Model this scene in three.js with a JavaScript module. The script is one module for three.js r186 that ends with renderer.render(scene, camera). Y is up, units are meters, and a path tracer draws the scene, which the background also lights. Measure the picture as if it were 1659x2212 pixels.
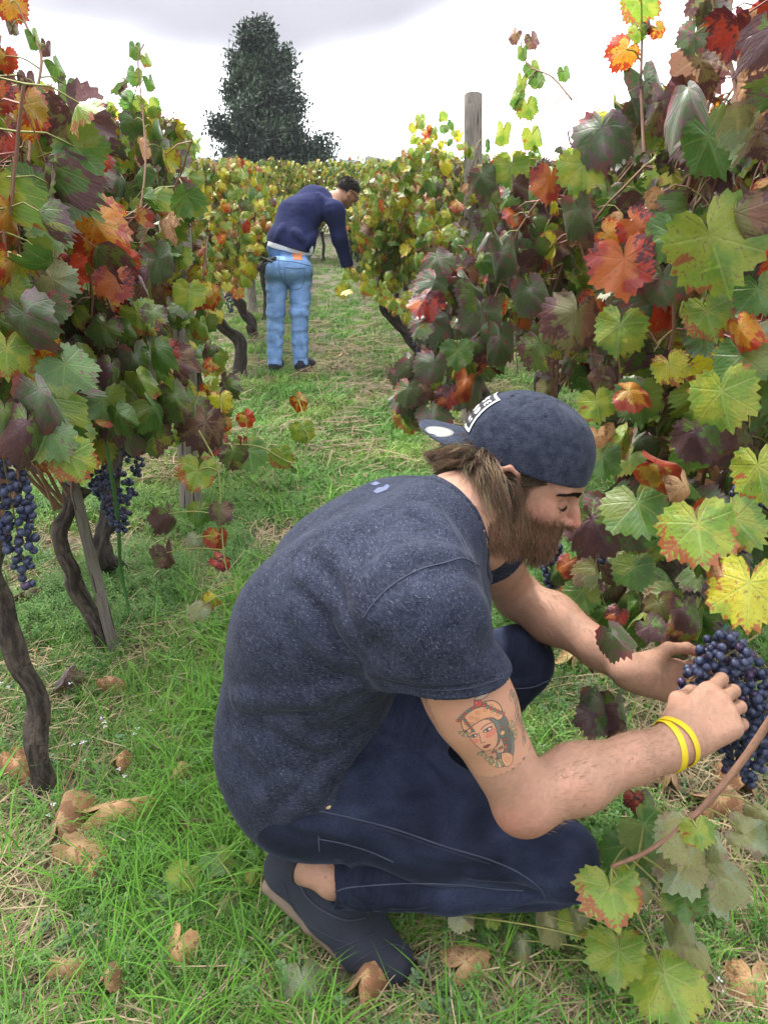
import * as THREE from 'three';
import { mergeGeometries } from 'three/addons/utils/BufferGeometryUtils.js';

// ---------------------------------------------------------------- camera, sky, sun, exposure
const scene = new THREE.Scene();
const camera = new THREE.PerspectiveCamera(66.0, 767 / 1024, 0.02, 3000);
const EYE = new THREE.Vector3(0, 1.27, 0), PITCH = THREE.MathUtils.degToRad(22.4);
camera.position.copy(EYE);
camera.rotation.set(-PITCH, 0, 0);
const renderer = new THREE.WebGLRenderer({ antialias: true });
renderer.setSize(767, 1024);
renderer.toneMapping = THREE.LinearToneMapping;
renderer.toneMappingExposure = 2.15;
renderer.shadowMap.enabled = true;

const SUN_DIR = new THREE.Vector3(-0.36, 0.78, -0.50).normalize();
const sun = new THREE.DirectionalLight(new THREE.Color(1.0, 0.95, 0.87), 2.5);
sun.position.copy(SUN_DIR).multiplyScalar(30);
sun.target.position.set(0, 0, -2);
sun.castShadow = true;
sun.shadow.radius = 16;
sun.shadow.mapSize.set(2048, 2048);
Object.assign(sun.shadow.camera, { left: -12, right: 12, top: 12, bottom: -12, near: 1, far: 80 });
scene.add(sun, sun.target);

// ---------------------------------------------------------------- small maths
let SEED = 20231;
const rng = (s) => { let a = s >>> 0; return () => { a = (a + 0x6d2b79f5) | 0; let t = Math.imul(a ^ (a >>> 15), 1 | a); t = (t + Math.imul(t ^ (t >>> 7), 61 | t)) ^ t; return ((t ^ (t >>> 14)) >>> 0) / 4294967296; }; };
const R0 = rng(SEED);
const V = (x, y, z) => new THREE.Vector3(x, y, z);
const clamp = (x, a, b) => Math.min(b, Math.max(a, x));
const sstep = (a, b, x) => { const t = clamp((x - a) / (b - a), 0, 1); return t * t * (3 - 2 * t); };
const mix = (a, b, t) => a + (b - a) * t;
const hash3 = (i, j, k) => { let h = Math.imul(i, 374761393) ^ Math.imul(j, 668265263) ^ Math.imul(k, 2147483647 - 1274126177); h = Math.imul(h ^ (h >>> 13), 1274126177); h ^= h >>> 16; return (h >>> 0) / 4294967296; };
function vnoise(x, y, z) {                     // value noise, 0..1
  const i = Math.floor(x), j = Math.floor(y), k = Math.floor(z); let u = x - i, v = y - j, w = z - k;
  u = u * u * (3 - 2 * u); v = v * v * (3 - 2 * v); w = w * w * (3 - 2 * w);
  const a = mix(hash3(i, j, k), hash3(i + 1, j, k), u), b = mix(hash3(i, j + 1, k), hash3(i + 1, j + 1, k), u);
  const c = mix(hash3(i, j, k + 1), hash3(i + 1, j, k + 1), u), d = mix(hash3(i, j + 1, k + 1), hash3(i + 1, j + 1, k + 1), u);
  return mix(mix(a, b, v), mix(c, d, v), w);
}
const fbm = (x, y, z, o = 4) => { let s = 0, a = 0.5, n = 0; for (let q = 0; q < o; q++) { s += a * vnoise(x, y, z); n += a; a *= 0.5; x = x * 2.03 + 11.3; y = y * 2.03 + 5.7; z = z * 2.03 + 3.1; } return s / n; };

// a point seen at pixel (u, v) of the photograph (1659 wide), at a distance d along the view axis: used to measure where things stand
const FPX = 1703, SP = Math.sin(PITCH), CP = Math.cos(PITCH);
function W(u, v, d) { const a = (u - 829.5) / FPX, b = (1106 - v) / FPX; return V(a * d, EYE.y + d * (b * CP - SP), -d * (CP + b * SP)); }
function toPx(p) { const y = p.y - EYE.y, d = -p.z * CP - y * SP, b = (y * CP - p.z * SP); return [829.5 + FPX * p.x / d, 1106 - FPX * b / d, d]; }

// ---------------------------------------------------------------- sky: a bright overcast with one darker bank of cloud
{
  const w = 1024, h = 512, data = new Float32Array(w * h * 4);
  for (let j = 0; j < h; j++) {
    const el = ((j + 0.5) / h - 0.5) * Math.PI, y = Math.sin(el), c = Math.cos(el);
    for (let i = 0; i < w; i++) {
      const az = ((i + 0.5) / w - 0.5) * 2 * Math.PI, x = Math.cos(az) * c, z = Math.sin(az) * c;
      // thin bright overcast above, a darker bank of cloud lower down all round, and a bright gap under it along the horizon
      const t = 1 / (Math.max(y, 0) + 0.16), cx = x * t, cz = z * t, fine = 0.85 + 0.3 * fbm(cx * 2.2 + 20, cz * 2.2, 3, 5), deg = el * 180 / Math.PI;
      const n1 = fbm(x * 2.1 + 8.3, z * 2.1 + 3.7, y * 3, 4) - 0.5, n2 = fbm(cx * 1.7 + 2, cz * 1.7 + 5, 1, 4) - 0.5, edge = 8.4 + 9 * n1 + 5 * n2 + CLOUD_GAP(x, z);
      const bank = sstep(edge - 2.6, edge + 4.0, deg) * (1 - sstep(22, 34, deg + 20 * n1 + 10 * n2));
      const sd = x * SUN_DIR.x + y * SUN_DIR.y + z * SUN_DIR.z, glow = Math.exp((sd - 1) * 3.0);
      const bright = (1.35 + 0.3 * n2) + 1.3 * glow, dark = 0.33 * fine + 0.05 * glow;
      const L = mix(bright, dark, bank) * (y < 0 ? 0.35 : 1), o = (j * w + i) * 4;
      data[o] = L * mix(0.985, 0.985, bank); data[o + 1] = L * mix(1.0, 0.985, bank); data[o + 2] = L * mix(1.03, 1.10, bank); data[o + 3] = 1;
    }
  }
  const sky = new THREE.DataTexture(data, w, h, THREE.RGBAFormat, THREE.FloatType);
  sky.mapping = THREE.EquirectangularReflectionMapping; sky.magFilter = sky.minFilter = THREE.LinearFilter; sky.needsUpdate = true;
  scene.background = sky; scene.environment = sky;
}
function CLOUD_GAP(x, z) { return 6 * sstep(-0.05, 0.30, x) * sstep(0, -0.5, z) - 1.2 * sstep(0.1, -0.3, x); } // the bank's lower edge climbs towards the right
scene.fog = new THREE.FogExp2(new THREE.Color(0.80, 0.85, 0.92), 0.0007);

// ---------------------------------------------------------------- naming
const used = new Map();
function numbered(name) { const n = used.get(name) ?? 0; used.set(name, n + 1); return n ? `${name}_${String(n).padStart(3, '0')}` : name; }
function tag(o, label, category, group, kind) { if (label) o.userData.label = label; if (category) o.userData.category = category; if (group) o.userData.group = group; if (kind) o.userData.kind = kind; return o; }
function thing(name, label, category, group, pos) { const g = new THREE.Group(); g.name = numbered(name); if (pos) g.position.copy(pos); scene.add(g); return tag(g, label, category, group); }
function part(name, geo, mat, parent) { const m = new THREE.Mesh(geo, mat); m.name = name; m.castShadow = m.receiveShadow = true; parent.add(m); return m; }
const STD = (o) => new THREE.MeshStandardMaterial(o), PHY = (o) => new THREE.MeshPhysicalMaterial(o);
const lin = (r, g, b) => new THREE.Color().setRGB(r, g, b);

// ---------------------------------------------------------------- geometry helpers
function geoFrom(pos, idx, uv, col, nor) {
  const g = new THREE.BufferGeometry(); g.setAttribute('position', new THREE.BufferAttribute(pos instanceof Float32Array ? pos : new Float32Array(pos), 3));
  if (uv) g.setAttribute('uv', new THREE.BufferAttribute(new Float32Array(uv), 2));
  if (col) g.setAttribute('color', new THREE.BufferAttribute(new Float32Array(col), 3));
  if (idx) g.setIndex(idx instanceof Uint32Array ? new THREE.BufferAttribute(idx, 1) : idx);
  if (nor) g.setAttribute('normal', new THREE.BufferAttribute(new Float32Array(nor), 3)); else g.computeVertexNormals();
  return g;
}
// a tube along points with a radius at each; bump(angle, t) scales the radius; uv in metres
function tube(pts, radii, sides = 8, { caps = true, bump = null, uvs = true, smooth = 0 } = {}) {
  let P = pts, Rr = radii;
  if (smooth) { const c = new THREE.CatmullRomCurve3(pts, false, 'centripetal'), n = smooth; P = []; Rr = []; for (let i = 0; i <= n; i++) { const t = i / n, f = t * (radii.length - 1), k = Math.min(radii.length - 2, Math.floor(f)); P.push(c.getPoint(t)); Rr.push(radii.length > 1 ? mix(radii[k], radii[k + 1], f - k) : radii[0]); } }
  const pos = [], uv = [], idx = [], n = P.length; let N = null, len = 0;
  for (let i = 0; i < n; i++) {
    const T = P[Math.min(i + 1, n - 1)].clone().sub(P[Math.max(i - 1, 0)]).normalize();
    if (!N) N = Math.abs(T.y) < 0.9 ? V(0, 1, 0).cross(T).normalize() : V(1, 0, 0).cross(T).normalize();
    N.addScaledVector(T, -N.dot(T)).normalize(); const B = T.clone().cross(N);
    if (i) len += P[i].distanceTo(P[i - 1]);
    for (let s = 0; s <= sides; s++) {
      const a = s / sides * 2 * Math.PI, r = Rr[i] * (bump ? bump(s === sides ? 0 : a, i / (n - 1)) : 1), ca = Math.cos(a) * r, sa = Math.sin(a) * r;
      pos.push(P[i].x + N.x * ca + B.x * sa, P[i].y + N.y * ca + B.y * sa, P[i].z + N.z * ca + B.z * sa); uv.push(a * Rr[Math.floor(n / 2)], len);
    }
  }
  const q = sides + 1;
  for (let i = 0; i < n - 1; i++) for (let s = 0; s < sides; s++) { const a = i * q + s, b = a + 1, c = a + q, d = c + 1; idx.push(a, b, c, b, d, c); }
  if (caps) for (const [i, f] of [[0, 0], [n - 1, 1]]) { const c = pos.length / 3; pos.push(P[i].x, P[i].y, P[i].z); uv.push(0, f ? len : 0); for (let s = 0; s < sides; s++) { const a = i * q + s; f ? idx.push(c, a, a + 1) : idx.push(c, a + 1, a); } }
  return geoFrom(pos, idx, uv);
}
const curvePts = (pts, n) => new THREE.CatmullRomCurve3(pts, false, 'centripetal').getPoints(n);

// ---------------------------------------------------------------- distance fields, and a mesher (surface nets) for bodies and cloth
const vlen = Math.hypot;
function cone(a, b, ra, rb, k = 0.02) {         // a limb that tapers from ra at a to rb at b
  const ax = a.x, ay = a.y, az = a.z, bx = b.x - ax, by = b.y - ay, bz = b.z - az, l2 = Math.max(1e-9, bx * bx + by * by + bz * bz), l = Math.sqrt(l2), s = clamp((ra - rb) / l, -0.95, 0.95), cs = Math.sqrt(1 - s * s);
  return { k, c: V(ax + bx / 2, ay + by / 2, az + bz / 2), R: l / 2 + Math.max(ra, rb), f(x, y, z) { x -= ax; y -= ay; z -= az; const t = (x * bx + y * by + z * bz) / l, q = Math.sqrt(Math.max(0, x * x + y * y + z * z - t * t)); const e = clamp((t + q * s / cs) / l, 0, 1), dt = t - e * l; return Math.sqrt(dt * dt + q * q) - mix(ra, rb, e); } };
}
function ball(c, r, k = 0.02) { const { x: cx, y: cy, z: cz } = c; return { k, c, R: r, f: (x, y, z) => vlen(x - cx, y - cy, z - cz) - r }; }
function ell(c, X, Y, Z, rx, ry, rz, k = 0.02) { // ellipsoid with axes X, Y, Z
  const { x: cx, y: cy, z: cz } = c;
  return { k, c, R: Math.max(rx, ry, rz), f(x, y, z) { x -= cx; y -= cy; z -= cz; const a = (x * X.x + y * X.y + z * X.z) / rx, b = (x * Y.x + y * Y.y + z * Y.z) / ry, c2 = (x * Z.x + y * Z.y + z * Z.z) / rz; const q = vlen(a, b, c2), g = vlen(a / rx, b / ry, c2 / rz); return g < 1e-9 ? -Math.min(rx, ry, rz) : q * (q - 1) / g; } };
}
const cut = (p, k) => ({ ...p, neg: true, k: k ?? p.k });
const smin = (a, b, k) => { const h = Math.max(k - Math.abs(a - b), 0) / k; return Math.min(a, b) - h * h * k * 0.25; };
const smax = (a, b, k) => -smin(-a, -b, k);
function field(prims, box = null) {
  const P = (box ? prims.filter((p) => { const dx = Math.max(box[0].x - p.c.x, 0, p.c.x - box[1].x), dy = Math.max(box[0].y - p.c.y, 0, p.c.y - box[1].y), dz = Math.max(box[0].z - p.c.z, 0, p.c.z - box[1].z); return vlen(dx, dy, dz) < p.R + 0.09; }) : prims).map((p) => ({ ...p, x: p.c.x, y: p.c.y, z: p.c.z })), n = P.length;
  const F = (x, y, z) => { let d = 1e3; for (let i = 0; i < n; i++) { const p = P[i], a = x - p.x, b = y - p.y, c = z - p.z, low = p.R + p.k + (p.neg ? -d : d); if (low < 0 || a * a + b * b + c * c > low * low) continue; const e = p.f(x, y, z); d = p.neg ? smax(d, -e, p.k) : d > 999 ? e : smin(d, e, p.k); } return d; };
  F.within = (box2) => field(prims, box2); return F;
}
const grad = (f, x, y, z, e = 0.0015) => { const g = V(f(x + e, y, z) - f(x - e, y, z), f(x, y + e, z) - f(x, y - e, z), f(x, y, z + e) - f(x, y, z - e)); return g.normalize(); };
function nets(f, lo, hi, cell, drop = null) {   // -> {pos, nor, quads}
  const nx = Math.ceil((hi.x - lo.x) / cell) + 1, ny = Math.ceil((hi.y - lo.y) / cell) + 1, nz = Math.ceil((hi.z - lo.z) / cell) + 1, sx = 1, sy = nx, sz = nx * ny;
  const val = new Float32Array(nx * ny * nz).fill(9), B = 6;
  for (let k = 0; k < nz; k += B) for (let j = 0; j < ny; j += B) for (let i = 0; i < nx; i += B) {
    const cx = lo.x + (i + (B - 1) / 2) * cell, cy = lo.y + (j + (B - 1) / 2) * cell, cz = lo.z + (k + (B - 1) / 2) * cell, d = f(cx, cy, cz), far = Math.abs(d) > cell * B * 1.25 + 0.012;
    for (let c = k; c < Math.min(k + B, nz); c++) for (let b = j; b < Math.min(j + B, ny); b++) for (let a = i; a < Math.min(i + B, nx); a++) val[a + b * sy + c * sz] = far ? d : f(lo.x + a * cell, lo.y + b * cell, lo.z + c * cell);
  }
  const vi = new Int32Array(nx * ny * nz).fill(-1), pos = [], E = [0, 1, 2, 3, 4, 5, 6, 7], off = E.map((e) => (e & 1) * sx + ((e >> 1) & 1) * sy + ((e >> 2) & 1) * sz);
  const edges = []; for (const a of E) for (const bit of [1, 2, 4]) if (!(a & bit)) edges.push([a, a | bit]);
  for (let k = 0; k < nz - 1; k++) for (let j = 0; j < ny - 1; j++) for (let i = 0; i < nx - 1; i++) {
    const o = i + j * sy + k * sz; let m = 0; for (const e of E) if (val[o + off[e]] < 0) m |= 1 << e;
    if (m === 0 || m === 255) continue;
    let px = 0, py = 0, pz = 0, n = 0;
    for (const [a, b] of edges) { const va = val[o + off[a]], vb = val[o + off[b]]; if ((va < 0) === (vb < 0)) continue; const t = va / (va - vb), dx = (b & 1) - (a & 1), dy = ((b >> 1) & 1) - ((a >> 1) & 1), dz = ((b >> 2) & 1) - ((a >> 2) & 1); px += (a & 1) + t * dx; py += ((a >> 1) & 1) + t * dy; pz += ((a >> 2) & 1) + t * dz; n++; }
    vi[o] = pos.length / 3; pos.push(lo.x + (i + px / n) * cell, lo.y + (j + py / n) * cell, lo.z + (k + pz / n) * cell);
  }
  const nor = [];
  for (let q = 0; q < pos.length; q += 3) { // settle on the surface, and take the normal from the field
    let x = pos[q], y = pos[q + 1], z = pos[q + 2], g = grad(f, x, y, z, cell * 0.45);
    const d = clamp(f(x, y, z), -cell * 0.5, cell * 0.5); pos[q] = x - g.x * d; pos[q + 1] = y - g.y * d; pos[q + 2] = z - g.z * d; nor.push(g.x, g.y, g.z);
  }
  const quads = [], add = (a, b, c, d, flip) => { if (a < 0 || b < 0 || c < 0 || d < 0) return; if (drop) { const x = (pos[a * 3] + pos[c * 3]) / 2, y = (pos[a * 3 + 1] + pos[c * 3 + 1]) / 2, z = (pos[a * 3 + 2] + pos[c * 3 + 2]) / 2; if (drop(x, y, z)) return; } flip ? quads.push(a, b, c, d) : quads.push(a, d, c, b); };
  for (let k = 1; k < nz - 1; k++) for (let j = 1; j < ny - 1; j++) for (let i = 1; i < nx - 1; i++) {
    const o = i + j * sy + k * sz, v0 = val[o] < 0;
    if (v0 !== (val[o + sx] < 0)) add(vi[o], vi[o - sy], vi[o - sy - sz], vi[o - sz], v0);
    if (v0 !== (val[o + sy] < 0)) add(vi[o], vi[o - sz], vi[o - sx - sz], vi[o - sx], v0);
    if (v0 !== (val[o + sz] < 0)) add(vi[o], vi[o - sx], vi[o - sx - sy], vi[o - sy], v0);
  }
  return { pos, nor, quads };
}
// turn meshed fields into one geometry; uvOf(p, n) -> {u, v, key, period}: faces whose corners differ in key are kept by the first key; colOf(p, n) -> [r,g,b]
function skinGeo(list, { uvOf = null, colOf = null, groupOf = null } = {}) {
  const pos = [], nor = [], uv = [], col = [], tri = [[], []], p = V(0, 0, 0), n = V(0, 0, 0);
  for (const m of list) {
    const map = new Map(), info = uvOf ? [] : null;
    const nv = m.pos.length / 3;
    const emit = (i, key, shift) => {
      const id = key + '|' + shift + '|' + i; let e = map.get(id); if (e !== undefined) return e;
      e = pos.length / 3; pos.push(m.pos[i * 3], m.pos[i * 3 + 1], m.pos[i * 3 + 2]); nor.push(m.nor[i * 3], m.nor[i * 3 + 1], m.nor[i * 3 + 2]);
      p.fromArray(m.pos, i * 3); n.fromArray(m.nor, i * 3);
      if (uvOf) { const t = uvOf(p, n, key); uv.push(t.u + shift * (t.period ?? 0), t.v); }
      if (colOf) col.push(...colOf(p, n)); map.set(id, e); return e;
    };
    for (let q = 0; q < m.quads.length; q += 4) {
      const I = [m.quads[q], m.quads[q + 1], m.quads[q + 2], m.quads[q + 3]], ids = []; let key = 0, ref = null;
      const c = V(0, 0, 0); for (const i of I) c.add(p.fromArray(m.pos, i * 3)); c.multiplyScalar(0.25);
      n.fromArray(m.nor, I[0] * 3);
      if (uvOf) { ref = uvOf(c, n.clone(), null); key = ref.key ?? 0; }
      for (const i of I) { let s = 0; if (ref?.period) { p.fromArray(m.pos, i * 3); n.fromArray(m.nor, i * 3); const t = uvOf(p, n, key); s = Math.round((ref.u - t.u) / ref.period); } ids.push(emit(i, key, s)); }
      const g = groupOf ? groupOf(c) : 0; tri[g].push(ids[0], ids[1], ids[2], ids[0], ids[2], ids[3]);
    }
  }
  const g = geoFrom(pos, tri[0].concat(tri[1]), uvOf ? uv : null, colOf ? col : null, nor);
  if (groupOf) { g.addGroup(0, tri[0].length, 0); g.addGroup(tri[0].length, tri[1].length, 1); }
  return g;
}
// where a line of sight through pixel (u, v) first meets a field
function pin(f, u, v, d0 = 0.5, d1 = 9) { let d = d0; for (let i = 0; i < 260; i++) { const p = W(u, v, d), e = f(p.x, p.y, p.z); if (e < 0.0004) return p; d += Math.max(0.0004, Math.min(e, 0.5) * 0.6); if (d > d1) return null; } return W(u, v, d); }
const pinLine = (f, pts, n, lift = 0) => { const c = new THREE.CatmullRomCurve3(pts.map(([u, v]) => V(u, v, 0)), false, 'centripetal').getPoints(n), out = []; for (const q of c) { const p = pin(f, q.x, q.y); if (p) { const g = grad(f, p.x, p.y, p.z); out.push(p.addScaledVector(g, lift)); } } return out; };

// ---------------------------------------------------------------- the land
function groundY(x, z) {
  const t = Math.max(0, -z - 1.2), far = Math.max(0, -z - 60);
  let y = -0.027 * Math.min(t, 11) - 0.004 * Math.max(0, Math.min(t, 60) - 11);
  const near = 1 - sstep(9, 16, Math.hypot(x, z));
  y += near * (0.05 * (fbm(x * 1.3 + 7, 0, z * 1.3, 3) - 0.5) * sstep(0.25, 0.7, Math.hypot(x - 0.1, z + 1.1)) + 0.014 * (fbm(x * 9, 3, z * 9, 3) - 0.5));
  return y;
}
function pixTex(n, f, { srgb = true, rep = 0, m = n } = {}) { // f(u, v) -> linear [r, g, b]
  const d = new Uint8Array(n * m * 4), enc = (c) => { c = clamp(c, 0, 1); return 255 * (srgb ? (c <= 0.0031308 ? c * 12.92 : 1.055 * c ** (1 / 2.4) - 0.055) : c); };
  for (let j = 0; j < m; j++) for (let i = 0; i < n; i++) { const c = f((i + 0.5) / n, (j + 0.5) / m), o = (j * n + i) * 4; d[o] = enc(c[0]); d[o + 1] = enc(c[1]); d[o + 2] = enc(c[2]); d[o + 3] = 255; }
  const t = new THREE.DataTexture(d, n, m, THREE.RGBAFormat); t.magFilter = t.minFilter = THREE.LinearFilter; if (srgb) t.colorSpace = THREE.SRGBColorSpace;
  t.wrapS = t.wrapT = rep ? THREE.RepeatWrapping : THREE.ClampToEdgeWrapping; t.needsUpdate = true; return t;
}
const tnoise = (u, v, s, sd) => { // noise that tiles over the unit square, s cells
  const p = (x, y) => hash3(((x % s) + s) % s, ((y % s) + s) % s, sd), x = u * s, y = v * s, i = Math.floor(x), j = Math.floor(y); let a = x - i, b = y - j; a = a * a * (3 - 2 * a); b = b * b * (3 - 2 * b);
  return mix(mix(p(i, j), p(i + 1, j), a), mix(p(i, j + 1), p(i + 1, j + 1), a), b);
};
const tfbm = (u, v, s, sd, o = 4) => { let r = 0, a = 0.5, n = 0; for (let q = 0; q < o; q++) { r += a * tnoise(u, v, s, sd + q); n += a; a *= 0.5; s *= 2; } return r / n; };
const mix3 = (a, b, t) => [mix(a[0], b[0], t), mix(a[1], b[1], t), mix(a[2], b[2], t)];

{
  const soil = pixTex(1024, (u, v) => {
    const a = tfbm(u, v, 6, 1, 5), b = tfbm(u, v, 40, 11, 4), c = tfbm(u, v, 160, 31, 2);
    let q = mix3([0.075, 0.055, 0.04], [0.16, 0.125, 0.085], clamp(b * 1.3 - 0.2, 0, 1));
    q = mix3(q, [0.06, 0.085, 0.03], sstep(0.42, 0.6, a) * 0.75);
    return q.map((x) => x * (0.7 + 0.6 * c));
  }, { rep: 1 });
  const soilBump = pixTex(512, (u, v) => { const c = 0.6 * tfbm(u, v, 24, 5, 5) + 0.4 * tfbm(u, v, 90, 8, 2); return [c, c, c]; }, { srgb: false, rep: 1 });
  const pos = [], uv = [], idx = [], ring = [0, 0.12]; while (ring[ring.length - 1] < 900) ring.push(Math.min(900, ring[ring.length - 1] * 1.045 + 0.006));
  const S = 220;
  ring.forEach((r) => { for (let s = 0; s < S; s++) { const a = s / S * 2 * Math.PI, x = Math.cos(a) * r, z = -1.2 + Math.sin(a) * r; pos.push(x, groundY(x, z), z); uv.push(x / 1.1, z / 1.1); } });
  for (let k = 0; k < ring.length - 1; k++) for (let s = 0; s < S; s++) { const a = k * S + s, b = k * S + (s + 1) % S; idx.push(a, b, a + S, b, b + S, a + S); }
  const g = new THREE.Mesh(geoFrom(pos, idx.map((_, i) => idx[i - i % 3 + [0, 1, 2][i % 3]]), uv), STD({ map: soil, bumpMap: soilBump, bumpScale: 0.012, roughness: 1 }));
  g.name = 'ground'; g.receiveShadow = true; tag(g, 'brown soil under the grass between the vine rows', null, null, 'structure'); scene.add(g);
}
// a wooded ridge far off
{
  const pos = [], idx = [], n = 90; for (let i = 0; i <= n; i++) { const a = mix(-2.4, -0.6, i / n), r = 330; for (const [q, yy] of [[0, -4], [30, 3 + 4 * fbm(i * 0.11, 2, 2, 4) + (i > 40 ? 3 * fbm(i * 0.5, 4, 4, 3) : 0)], [120, 2]]) { pos.push(Math.cos(a) * (r + q), yy, Math.sin(a) * (r + q)); } }
  for (let i = 0; i < n; i++) for (const s of [0, 1]) { const a = i * 3 + s; idx.push(a, a + 3, a + 1, a + 1, a + 3, a + 4); }
  const m = new THREE.Mesh(geoFrom(pos, idx), STD({ color: lin(0.03, 0.05, 0.025), roughness: 1, side: THREE.DoubleSide })); m.name = 'hills'; tag(m, 'low wooded ridge far behind the vineyard', null, null, 'structure'); scene.add(m);
  // woods on it, one mass
  const cr = new THREE.IcosahedronGeometry(1, 1), P = cr.attributes.position; for (let i = 0; i < P.count; i++) { const s = 0.75 + 0.5 * hash3(Math.round(P.getX(i) * 50), Math.round(P.getY(i) * 50), Math.round(P.getZ(i) * 50)); P.setXYZ(i, P.getX(i) * s, P.getY(i) * s, P.getZ(i) * s); } cr.computeVertexNormals();
  const im = new THREE.InstancedMesh(cr, STD({ color: lin(0.035, 0.06, 0.03), roughness: 1, flatShading: true }), 900), M = new THREE.Matrix4(), r = rng(5);
  for (let i = 0; i < 900; i++) { const a = mix(-2.3, -0.7, r()), d = 330 + 32 * r(), s = 1.5 + 2.2 * r(); M.makeScale(s * (0.8 + 0.5 * r()), s * (1 + r()), s); M.setPosition(Math.cos(a) * d, 2.5 + 4 * fbm(a * 30, 2, 2, 3) + 2 * r(), Math.sin(a) * d); im.setMatrixAt(i, M); }
  im.name = 'distant_woods'; tag(im, 'dark woods along the far ridge', 'woods', null, 'stuff'); scene.add(im);
}

// ---------------------------------------------------------------- vine leaves
const RAY = [[0, 1.0], [12, 0.93], [26, 0.82], [38, 0.87], [50, 0.93], [62, 0.87], [78, 0.77], [92, 0.80], [106, 0.83], [122, 0.78], [140, 0.72], [155, 0.60], [167, 0.42], [175, 0.22], [180, 0.06]];
function leafR(deg) { deg = Math.abs(deg); for (let i = 1; i < RAY.length; i++) if (deg <= RAY[i][0]) { const t = (deg - RAY[i - 1][0]) / (RAY[i][0] - RAY[i - 1][0]); return mix(RAY[i - 1][1], RAY[i][1], t); } return 0.06; }
const MAINV = [[0, 1], [50, 0.9], [-50, 0.9], [106, 0.76], [-106, 0.76], [150, 0.5], [-150, 0.5]];
function veinAt(x, y) {                          // 0 on a vein .. 1 between veins; and how thick the vein is there
  const th = Math.atan2(x, y) * 180 / Math.PI, r = Math.hypot(x, y); let best = 1, mainD = 9;
  for (const [a, l] of MAINV) { let da = Math.abs(th - a); if (da > 180) da = 360 - da; if (da > 60) continue; const q = da * Math.PI / 180, t = r * Math.cos(q), d = r * Math.sin(q); if (t < 0) continue; mainD = Math.min(mainD, d / (0.010 + 0.016 * (1 - t / l)));
    if (da < 27) { const s = (t - d * 0.9 + 2.03 + (a > 0 ? 0.04 : 0)) / 0.145, f = Math.abs(s - Math.round(s)) * 0.145 * 0.75; best = Math.min(best, f / 0.05 + 0.05); } }
  return [clamp(Math.min(best, mainD * 0.35), 0, 1), clamp(1.4 - mainD, 0, 1)];
}
const PAL = {
  green: { m: [0.14, 0.19, 0.03], a: [0.036, 0.11, 0.02], b: [0.09, 0.19, 0.03], v: [0.15, 0.23, 0.06], s: [0.10, 0.05, 0.03], e: 0.5, t: 0.95 },
  lime: { m: [0.24, 0.28, 0.035], a: [0.095, 0.19, 0.02], b: [0.18, 0.28, 0.03], v: [0.25, 0.30, 0.09], s: [0.26, 0.08, 0.03], e: 0.9, t: 0.97 },
  mottled: { m: [0.22, 0.22, 0.035], a: [0.05, 0.11, 0.03], b: [0.13, 0.19, 0.035], v: [0.11, 0.16, 0.05], s: [0.085, 0.040, 0.055], e: 0.9, t: 0.46 },
  purple: { m: [0.21, 0.045, 0.055], a: [0.078, 0.042, 0.064], b: [0.135, 0.078, 0.105], v: [0.08, 0.10, 0.05], s: [0.06, 0.09, 0.045], e: -0.5, t: 0.42 },
  red: { m: [0.42, 0.12, 0.03], a: [0.26, 0.022, 0.02], b: [0.42, 0.05, 0.03], v: [0.20, 0.07, 0.03], s: [0.09, 0.016, 0.026], e: 0.6, t: 0.55 },
  orange: { m: [0.30, 0.20, 0.03], a: [0.42, 0.15, 0.014], b: [0.50, 0.30, 0.03], v: [0.34, 0.30, 0.04], s: [0.32, 0.035, 0.013], e: 0.9, t: 0.46 },
  yellow: { m: [0.18, 0.26, 0.03], a: [0.33, 0.34, 0.022], b: [0.46, 0.40, 0.035], v: [0.26, 0.31, 0.06], s: [0.28, 0.10, 0.025], e: 0.9, t: 0.70 },
  dusty: { m: [0.12, 0.13, 0.05], a: [0.17, 0.075, 0.065], b: [0.15, 0.10, 0.055], v: [0.22, 0.15, 0.10], s: [0.085, 0.035, 0.042], e: 0.5, t: 0.55 },
  pale: { m: [0.22, 0.22, 0.10], a: [0.20, 0.25, 0.16], b: [0.27, 0.29, 0.20], v: [0.31, 0.34, 0.25], s: [0.24, 0.18, 0.15], e: 0.8, t: 0.75 },
  brown: { a: [0.27, 0.135, 0.075], b: [0.40, 0.24, 0.14], v: [0.40, 0.27, 0.17], s: [0.22, 0.11, 0.065], e: 0.4, t: 0.64 },
};
const LEAFMAT = {};
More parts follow.
